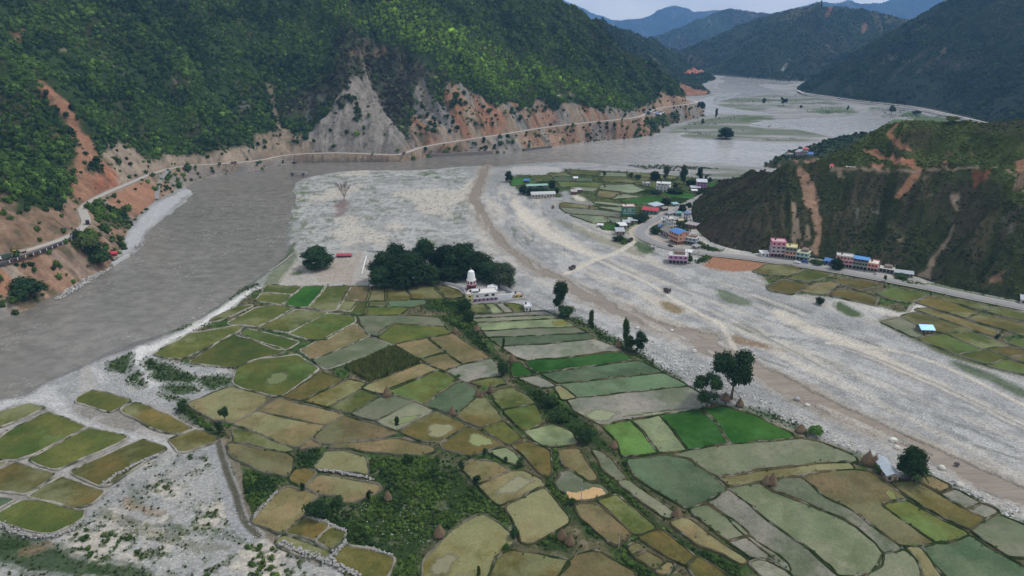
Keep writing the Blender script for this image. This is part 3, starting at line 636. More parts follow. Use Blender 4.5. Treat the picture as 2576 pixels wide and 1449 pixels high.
# beaches, banks, sand
SAND = [([(335,880),(352,868),(385,872),(440,845),(500,815),(560,770),(640,725),(655,722),(610,755),(575,785),(520,815),(470,842),(400,880),(372,892),(360,905),(340,915)],None,WHITE,1.0),
 ([(340,905),(372,900),(380,935),(410,960),(385,975),(368,960),(360,930)],None,WHITE*.92,.9),([(-20,1012),(50,1000),(100,985),(150,985),(165,1010),(180,1040),(250,1070),(330,1090),(400,1105),(480,1130),(440,1140),(400,1125),(330,1105),(230,1085),(150,1050),(110,1018),(60,1010),(-20,1040)],None,np.array((.45,.445,.44)),1.0),
 ([(325,862),(425,832),(432,842),(360,868),(300,885),(212,920),(140,955),(95,975),(60,1000),(40,1002),(95,962),(140,946),(212,916),(262,888)],None,WETS,.95),
 ([(232,925),(245,925),(275,955),(265,965),(245,945)],None,WHITE*.9,.8),([(300,650),(345,620),(350,600),(390,560),(425,530),(460,495),(492,480),(470,474),(430,495),(400,508),(370,530),(340,570),(318,600)],None,np.array((.43,.43,.44)),1.0),
 ([(370,600),(352,612),(347,605),(358,590)],None,(.38,.38,.39),.9),
 ([(2276,790),(2290,765),(2330,752),(2375,772),(2380,782),(2300,800),(2240,795),(2190,785),(2200,770)],None,np.array((.55,.52,.48)),.95),
 ([(2150,745),(2200,760),(2180,795),(2120,790),(2080,775),(2090,750)],None,np.array((.50,.48,.45)),.7),
 ([(2100,755),(2130,765),(2175,790),(2165,802),(2130,795),(2095,775)],None,GRASS,.9),
 ([(1790,725),(1830,730),(1890,755),(1885,772),(1840,765),(1810,748)],None,GRASS*1.1,.7),
 ([(1600,745),(1650,740),(1690,760),(1728,785),(1712,792),(1665,782),(1640,768)],None,CREAM*.9,.8),([(1660,760),(1690,758),(1727,786),(1700,790),(1668,778)],None,(.20,.155,.075),.85),
 ([(1840,840),(1890,852),(1932,868),(1990,885),(1940,880),(1870,872),(1838,862)],None,(.22,.145,.08),.8),
 ([(1780,655),(1800,645),(1935,655),(1925,672),(1860,685),(1800,678),(1762,668)],None,ORANGE*1.12,1.0),
 ([(2300,840),(2390,880),(2500,915),(2480,930),(2360,890),(2280,850)],None,(.09,.11,.05),.8),([(2380,905),(2470,930),(2600,985),(2600,1010),(2500,965),(2400,925)],None,GRASS,.75),
 ([(2240,880),(2400,930),(2576,1010),(2620,1060),(2500,1005),(2350,945),(2230,900)],None,GRAVEL2*1.15,.75),
 ([(2190,895),(2230,900),(2290,940),(2350,970),(2250,935)],None,(.33,.25,.16),.5),
 ([(1935,865),(2010,905),(2110,955),(2260,1030),(2420,1110),(2600,1200),(2600,1215),(2400,1115),(2240,1035),(2100,968),(2000,918),(1930,880)],None,CREAM,.55),
 ([(1960,770),(2040,820),(2150,860),(2250,905),(2360,960),(2576,1060),(2600,1090),(2400,995),(2240,925),(2120,870),(2020,832),(1932,790)],None,CREAM*1.03,.85),
 ([(1305,520),(1350,560),(1420,600),(1520,650),(1500,650),(1400,615),(1330,575),(1295,540)],None,CREAM*1.08,.85),([(1288,495),(1330,530),(1390,575),(1350,580),(1300,540),(1280,510)],None,CREAM*1.1,.8),
 ([(1520,560),(1560,600),(1640,640),(1660,660),(1720,690),(1650,668),(1560,640),(1480,590),(1440,560)],None,CREAM*.95,.6),
 ([(1380,545),(1440,560),(1500,590),(1570,610),(1640,650),(1590,640),(1500,608),(1430,580)],None,(.17,.17,.10),.55),
 ([(1590,605),(1640,615),(1650,632),(1620,640),(1598,628)],None,GRASS*1.0,.85),([(1540,590),(1600,600),(1600,612),(1550,608)],None,GRASS,.7),([(1340,505),(1420,515),(1440,545),(1500,575),(1560,600),(1540,600),(1450,562),(1400,530)],None,(.30,.30,.295),.9),
 ([(1590,670),(1640,668),(1700,690),(1690,705),(1620,690)],None,(.26,.26,.26),.8),
 ([(1350,500),(1440,500),(1500,510),(1490,520),(1400,515)],None,(.33,.32,.30),.7),([(1435,490),(1462,492),(1480,505),(1455,506)],None,CREAM*1.02,1.0),([(1405,480),(1440,480),(1440,505),(1425,508)],None,(.30,.31,.31),.9),
 ([(1288,418),(1400,418),(1425,432),(1380,440),(1300,440),(1280,430)],None,(.42,.41,.40),.9),
 ([(745,655),(930,640),(930,720),(850,716),(760,718),(700,718),(680,700)],None,np.array((.40,.37,.33)),.95),([(800,655),(900,645),(905,700),(850,712),(790,708)],None,np.array((.36,.315,.26)),.7),
 ([(690,660),(740,620),(750,640),(720,690),(690,720),(650,722),(680,690)],None,(.11,.14,.055),.7),([(735,685),(770,680),(765,692),(735,692)],None,GRASS,.8),
 ([(700,640),(740,605),(748,612),(735,640),(700,668),(650,705),(610,740),(500,805),(430,842),(425,836),(500,798),(605,726),(689,668)],None,GRASS*.9,.8),
 ([(880,640),(1000,630),(960,640),(930,700),(880,716)],None,np.array((.38,.365,.34)),.7),
 ([(1630,545),(1700,512),(1715,525),(1690,545),(1640,575),(1620,560),(1600,560),(1650,530)],None,np.array((.44,.39,.33)),.9),([(1640,590),(1690,610),(1740,625),(1760,640),(1700,630),(1640,608),(1610,590)],None,np.array((.42,.35,.28)),.95),
 ([(1575,575),(1612,562),(1606,590),(1594,612),(1582,608),(1580,590)],None,np.array((.46,.41,.33)),.95),([(1932,640),(2020,655),(2060,664),(2220,690),(2230,705),(2080,680),(1932,658)],None,np.array((.36,.345,.33)),.95),([(2210,685),(2280,700),(2330,715),(2320,725),(2230,705)],None,np.array((.42,.37,.32)),.9),
 ([(2330,705),(2450,735),(2600,765),(2600,785),(2430,745),(2330,720)],None,GRASS*1.1,.7)]
for pts, tl, c, k in SAND: paint(gm(pts, tl, 1.2, .7), c, k, 0.0)
SCRUB = [[(930,1150),(1100,1140),(1150,1165),(1180,1215),(1220,1250),(1290,1300),(1285,1330),(1200,1290),(1120,1340),(1050,1400),(1040,1480),(990,1470),(1000,1400),(870,1370),(830,1320),(720,1300),(790,1265),(860,1275),(960,1240),(955,1220),(930,1200)],
 [(565,1175),(650,1190),(720,1215),(700,1240),(650,1290),(610,1320),(590,1250),(560,1200)],[(730,1145),(800,1130),(820,1140),(795,1185),(740,1180)],
 [(1150,755),(1175,755),(1188,800),(1222,870),(1290,930),(1330,960),(1400,1010),(1430,1030),(1520,1100),(1560,1150),(1540,1145),(1450,1108),(1375,1055),(1330,1000),(1280,962),(1230,898),(1150,835),(1105,800),(1140,785)],
 [(1450,1118),(1490,1138),(1530,1200),(1580,1240),(1690,1330),(1800,1390),(1900,1445),(1830,1460),(1740,1402),(1650,1322),(1570,1272),(1500,1212),(1465,1150)],
 [(1365,1180),(1400,1218),(1450,1285),(1545,1368),(1600,1400),(1700,1449),(1640,1432),(1540,1392),(1430,1312),(1375,1240)],[(1385,1110),(1402,1130),(1417,1180),(1390,1217),(1362,1205),(1385,1180)],[(1300,1372),(1360,1350),(1420,1330),(1455,1390),(1380,1382)],
 [(430,1020),(480,1030),(520,1070),(580,1090),(562,1110),(545,1140),(535,1110),(470,1060)],[(640,1318),(720,1345),(700,1360),(620,1310)],[(1545,1140),(1575,1160),(1610,1215),(1715,1285),(1725,1300),(1690,1290),(1600,1225),(1560,1170)],[(1090,1130),(1180,1150),(1280,1180),(1300,1210),(1230,1165),(1150,1158)],
 [(1050,745),(1160,760),(1150,790),(1060,780)],[(1540,1390),(1620,1420),(1700,1449),(1600,1460)]]
VILLAGE_GREEN = [[(1590,548),(1625,540),(1640,552),(1610,562)],[(1640,565),(1665,570),(1655,590),(1640,585)],[(1700,545),(1720,556),(1748,566),(1728,592),(1705,582)],[(1750,602),(1790,622),(1830,634),(1770,632)],[(1685,498),(1740,503),(1722,516),(1688,512)],
 [(1565,598),(1592,612),(1560,614),(1545,602)],[(1740,470),(1800,468),(1790,490),(1745,492)],[(1745,655),(1800,640),(1790,652),(1750,665)],[(2030,652),(2075,660),(2070,668),(2035,664)],[(2255,700),(2330,715),(2320,722),(2260,708)],[(1600,480),(1640,478),(1650,490),(1610,490)],[(1335,455),(1410,452),(1415,460),(1340,462)]]
GREENS = [[(270,920),(325,885),(342,895),(332,935),(298,935)],[(318,962),(350,925),(374,965),(345,978)],[(353,905),(410,908),(500,945),(495,968),(400,962),(372,930)],[(395,970),(500,968),(480,990),(410,985)],[(395,985),(470,1002),(445,1012),(400,1000)],[(500,950),(590,940),(585,965),(520,985),(500,970)],
 [(425,840),(465,812),(492,808),(478,825)],[(535,770),(600,735),(660,708),(640,725),(560,765)],[(1420,795),(1450,800),(1540,850),(1620,890),(1720,965),(1700,962),(1600,900),(1500,850)],[(1840,1015),(1930,1035),(2040,1085),(2020,1090),(1920,1045)],[(2060,1110),(2160,1145),(2180,1150),(2150,1155)],
 [(2440,1185),(2520,1210),(2600,1250),(2600,1262),(2500,1222)]]
for pts in SCRUB: paint(gm(pts, None, 1.5, 1.0), mixcol(np.tile(DGRASS, (len(gX), 1)), sstep(.45, .6, n_mid), (.05,.075,.025)), .95, 1.0)
m = gm(SCRUB[0], None, 2); paint(m*sstep(.52, .64, fbm(gX/6, gY/6, 171, 4)), (.13,.14,.085), .7, None)
for pts in VILLAGE_GREEN: paint(gm(pts, None, 1.2, 1.0), DGRASS*1.1, .9, 1.0)
for pts in GREENS: paint(gm(pts, None, 1.2, 1.4), GRASS*.9, .92, .8)
# tracks of bare sand
TRACKS = [([(1592,608),(1575,622),(1540,640),(1500,652),(1460,672),(1425,688)],2.4,CREAM*1.05),([(1500,652),(1560,680),(1620,705),(1680,742),(1760,790),(1815,815),(1835,855),(1850,880)],1.6,CREAM*1.08),
 ([(1932,845),(2040,855),(2120,870),(2240,915),(2400,985),(2600,1085)],.7,GRAVEL2*.8),([(1932,848),(2040,860),(2115,876),(2232,921),(2390,992),(2590,1093)],.7,GRAVEL2*.8),([(2080,862),(2260,880),(2400,930),(2600,1030)],1.2,CREAM*1.05),
 ([(905,635),(880,690),(875,716)],2.0,(.36,.31,.26)),([(560,1105),(600,1180),(600,1240),(640,1330),(720,1375),(800,1410)],1.3,(.20,.17,.13)),([(541,1120),(556,1180),(584,1250),(598,1310),(640,1352)],3.0,(.30,.30,.305)),([(551,1112),(566,1180),(594,1250),(612,1312),(650,1350)],1.1,(.075,.07,.04)),
 ([(1440,1150),(1500,1160)],.5,DIRT),([(1180,780),(1310,775),(1380,800),(1500,862),(1600,912),(1720,985),(1790,1022)],1.0,(.27,.235,.16)),([(1810,1030),(1900,1045),(2000,1090),(2100,1120),(2170,1160),(2250,1230),(2400,1330),(2600,1440)],.9,(.22,.20,.13))]
for pts, wd, c in TRACKS:
    dd = near_line(gX+(WX-gX)*.25, gY+(WY-gY)*.25, gl(pts))[0]
    paint(sstep(wd+.6, wd-.5, dd), c, .9, 0.0)
stw_sdf = poly_sdf(gX, gY, gpoly(STREAM), 30)+wB*4
paint(sstep(-6, 1.5, stw_sdf)*(.45+.55*sstep(.4,.6,n_mid)), (.36,.315,.26), .75, 0)
# wet margins
paint(sstep(-3.5, -.5, river_sdf)*(px_d < 620), WETS*1.05, .6)
paint(sstep(-2.2, -.3, str_sdf), (.19,.165,.13), .6)
gcol = np.clip(gcol*(.88+.24*n_sm[:, None]), 0, .85)
bed = np.maximum(sstep(-1.5, 2.5, river_sdf), sstep(-1.2, 1.8, str_sdf))
veg_zone *= bed < .02
gZ = gZ-bed*1.8
gravel_amp = 1-np.clip(m_plat, 0, 1)
gZ = gZ+gravel_amp*(1-bed)*(streak-.5)*.5*(1-farm)

GROUND_MAT, n, b = new_mat('valley_ground')
vc = N(n, 'ShaderNodeVertexColor', layer_name='Col'); geo = N(n, 'ShaderNodeNewGeometry')
f1 = noise_node(n, geo.outputs['Position'], 1.1, 6.0, 0.75); f2 = noise_node(n, geo.outputs['Position'], 0.16, 5.0, .65)
vo = N(n, 'ShaderNodeTexVoronoi'); vo.inputs['Scale'].default_value = .9; n.links.new(geo.outputs['Position'], vo.inputs['Vector'])
c1 = mixc(n, gval(.25), gval(1.75), f1); c2 = mixc(n, gval(.78), gval(1.2), f2)
c3 = ramp(n, vo.outputs['Distance'], [(0.0, gval(1.22)), (.35, gval(1.0)), (.8, gval(.70))])
cc = mixc(n, mixc(n, mixc(n, vc.outputs['Color'], c1, 1.0, 'MULTIPLY'), c2, 1.0, 'MULTIPLY'), c3, .7, 'MULTIPLY')
n.links.new(cc, b.inputs['Base Color']); b.inputs['Roughness'].default_value = 0.95; b.inputs['Specular IOR Level'].default_value = 0.04
bp = N(n, 'ShaderNodeBump'); bp.inputs['Strength'].default_value = 0.7; bp.inputs['Distance'].default_value = .5
n.links.new(f1, bp.inputs['Height']); n.links.new(bp.outputs['Normal'], b.inputs['Normal'])
nr_, nc_ = PXg.shape
o = mesh_np('ground', np.stack([gX, gY, gZ], 1), grid_faces(nr_, nc_)[:, ::-1], GROUND_MAT, None, gcol, True)
tag(o, 'broad valley floor of pale gravel, sand and field soil', 'ground', kind='structure')
# the wide sheet below it, out to the horizon
base = MB().quad((-8900,-250,-3.2),(8900,-250,-3.2),(8900,21400,-3.2),(-8900,21400,-3.2)).build('terrain', plain('valley_soil', (.10,.11,.06), .95, .3, .01))
tag(base, 'low lying land continuing beyond the visible valley', 'terrain', kind='structure')

# ---- water
def water_mat(name, c1, c2, foam_k, rough=.22, sc_=(.05, .22), foamcol=(.62,.60,.57), rot=0):
    m, n, b = new_mat(name)
    geo = N(n, 'ShaderNodeNewGeometry')
    mp = N(n, 'ShaderNodeMapping'); mp.inputs['Rotation'].default_value = (0, 0, rot); mp.inputs['Scale'].default_value = (sc_[0], sc_[1], .1)
    n.links.new(geo.outputs['Position'], mp.inputs['Vector'])
    f = noise_node(n, mp.outputs['Vector'], 1.0, 6.0, .6)
    c = mixc(n, c1, c2, ramp(n, f, [(.36, gval(0)), (.66, gval(1))]))
    mp2 = N(n, 'ShaderNodeMapping'); mp2.inputs['Rotation'].default_value = (0, 0, rot); mp2.inputs['Scale'].default_value = (sc_[0]*5, sc_[1]*4, .4)
    n.links.new(geo.outputs['Position'], mp2.inputs['Vector'])
    f2 = noise_node(n, mp2.outputs['Vector'], 1.0, 5.0, .65); f3 = noise_node(n, geo.outputs['Position'], .012, 3.0)
    fo = ramp(n, f2, [(.57, gval(0)), (.70, gval(1))]); fz = ramp(n, f3, [(.45, gval(0)), (.62, gval(foam_k))])
    fm = mixc(n, fo, fz, 1.0, 'MULTIPLY')
    c = mixc(n, c, foamcol, fm)
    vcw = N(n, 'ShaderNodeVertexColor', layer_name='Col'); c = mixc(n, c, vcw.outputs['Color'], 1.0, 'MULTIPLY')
    n.links.new(c, b.inputs['Base Color']); b.inputs['Roughness'].default_value = rough
    b.inputs['IOR'].default_value = 1.33
    bp = N(n, 'ShaderNodeBump'); bp.inputs['Strength'].default_value = .38; bp.inputs['Distance'].default_value = 1.0
    n.links.new(f2, bp.inputs['Height']); n.links.new(bp.outputs['Normal'], b.inputs['Normal'])
    return m
def water_sheet(name, sdf, z, mat, label):
    s = sdf.reshape(nr_, nc_)
    keep = np.maximum.reduce([s[:-1, :-1], s[1:, :-1], s[:-1, 1:], s[1:, 1:]]) > -4
    f = grid_faces(nr_, nc_, keep)[:, ::-1]
    co = np.stack([gX, gY, np.full(len(gX), z)], 1)
    # far upstream reach coloured paler and bluer, standing in for reflected sky
    sheen = sstep(560, 1000, px_d)[:, None]*sstep(-60, 220, gX)[:, None]*(name == 'river_water'); wc = np.array((.90,.90,.90))*(1-sheen)+np.array((1.9,1.98,2.15))*sheen
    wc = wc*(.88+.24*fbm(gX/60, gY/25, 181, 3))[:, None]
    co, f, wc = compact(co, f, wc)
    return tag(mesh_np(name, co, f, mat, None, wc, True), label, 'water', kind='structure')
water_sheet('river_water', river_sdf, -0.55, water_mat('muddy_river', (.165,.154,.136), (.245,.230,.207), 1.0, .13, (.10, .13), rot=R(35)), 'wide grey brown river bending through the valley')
water_sheet('stream_water', str_sdf, -0.5, water_mat('brown_stream', (.235,.190,.150), (.30,.255,.205), .6, .35, (.05, .3), (.55,.48,.38), rot=R(-35)), 'narrow light brown stream crossing the gravel bed')

# ---- roads
def road_mat(name, col, col2, sc_=.25):
    m, n, b = new_mat(name); geo = N(n, 'ShaderNodeNewGeometry')
    f = noise_node(n, geo.outputs['Position'], sc_, 6.0, .65)
    c = mixc(n, col, col2, f); n.links.new(c, b.inputs['Base Color']); b.inputs['Roughness'].default_value = .9
    return m
def strip(name, line3, w0, w1, mat, lift, label, cat='road'):
    P = resample(line3, 4.0)
    d = np.gradient(P[:, :2], axis=0); d /= np.linalg.norm(d, axis=1)[:, None]+1e-9
    nrm = np.stack([-d[:, 1], d[:, 0]], 1)
    A = np.hstack([P[:, :2]+nrm*w0, P[:, 2:3]+lift]); B = np.hstack([P[:, :2]+nrm*w1, P[:, 2:3]+lift])
    k = len(P); co = np.empty((2*k, 3)); co[0::2] = A; co[1::2] = B
    f = np.array([(2*i, 2*i+1, 2*i+3, 2*i+2) for i in range(k-1)])
    return tag(mesh_np(name, co, f[:, ::-1] if w0 > w1 else f, mat), label, cat, kind='structure')
ROADP = HA.foot
DUST = road_mat('dusty_road', (.42,.39,.35), (.34,.32,.29))
ASPH = road_mat('worn_asphalt', (.20,.20,.205), (.275,.27,.265), .4)
seg = ROADP[4:]
strip('road', seg, 3.0, -3.0, DUST, .35, 'dusty grey road cut into the foot of the forested hillside')
k = [i for i in range(len(ROADP)) if ROADP[i, 1] < 520 and i > 3]
tar = ROADP[2:len(ROADP)]
tar = plan_line([(-60,684,22),(0,664,22),(25,656,22),(49,648,22),(100,632,22),(160,610,21),(190,594,21),(212,576,20),(222,568,20)], 1)
strip('tarred_road_edge', tar, 1.9, -1.6, road_mat('fresh_tar', (.035,.036,.05), (.06,.06,.075)), .42, 'dark strip of fresh tar along the river side of the hillside road', 'road')
RAMP = HA.cast([(426,428),(412,441),(402,456),(395,472),(393,488),(392,503)])
RAMP[:, 2] += .5
strip('ramp', chaikin(RAMP, 1), 3.0, -2.4, ASPH, .6, 'sloping ramp from the hillside road down to the white beach', 'ramp')
RR = [(1800,478),(1768,496),(1735,511),(1703,529),(1678,540),(1655,551),(1636,562),(1620,570),(1611,579),(1610,590),(1620,599),(1638,608),(1662,617),(1688,625),(1725,632),(1763,638),(1813,643),(1863,648),(1932,657),(2007,667),(2082,679),(2157,692),(2232,706),(2332,725),(2407,742),(2482,757),(2576,776),(2760,816)]
RRP = np.hstack([gl(RR, None, 2), np.full((len(gl(RR, None, 2)), 1), 0.5)])
strip('road', RRP, 3.6, -3.6, ASPH, .30, 'grey tarred village road curving around the spur hill')
strip('road_shoulder', RRP, 6.2, -5.2, road_mat('road_shoulder_dust', (.40,.37,.33), (.30,.28,.25)), .05, 'dusty shoulder beside the village road', 'road')
FR = np.array([[*gp(px, py, z), z] for px, py, z in [(2008,228,2),(2014,233,3),(2040,238,4),(2092,245,4),(2182,257,4),(2250,264,4),(2307,271,4),(2422,296,4),(2520,320,4)]])
strip('far_road', chaikin(FR, 1), 4, -4, DUST, 1.2, 'thin road along the foot of the dark mountain slope', 'road')

# ------------------------------------------------------------------ haze
HTOP = max(float(v[0][:, 2].max()) for v in HILLV.values())+25
hz = MB().box(-9000, 9000, -260, 21500, -4.6, HTOP).build('haze', None)
m = bpy.data.materials.new('haze_air'); m.use_nodes = True; n = m.node_tree; n.nodes.clear()
ho = n.nodes.new('ShaderNodeOutputMaterial'); pv = n.nodes.new('ShaderNodeVolumePrincipled')
pv.inputs['Color'].default_value = (.22, .49, 1.0, 1); pv.inputs['Density'].default_value = .9e-4
n.links.new(pv.outputs['Volume'], ho.inputs['Volume']); hz.data.materials.append(m)
tag(hz, 'thin blue haze filling the valley air', 'haze', kind='stuff')
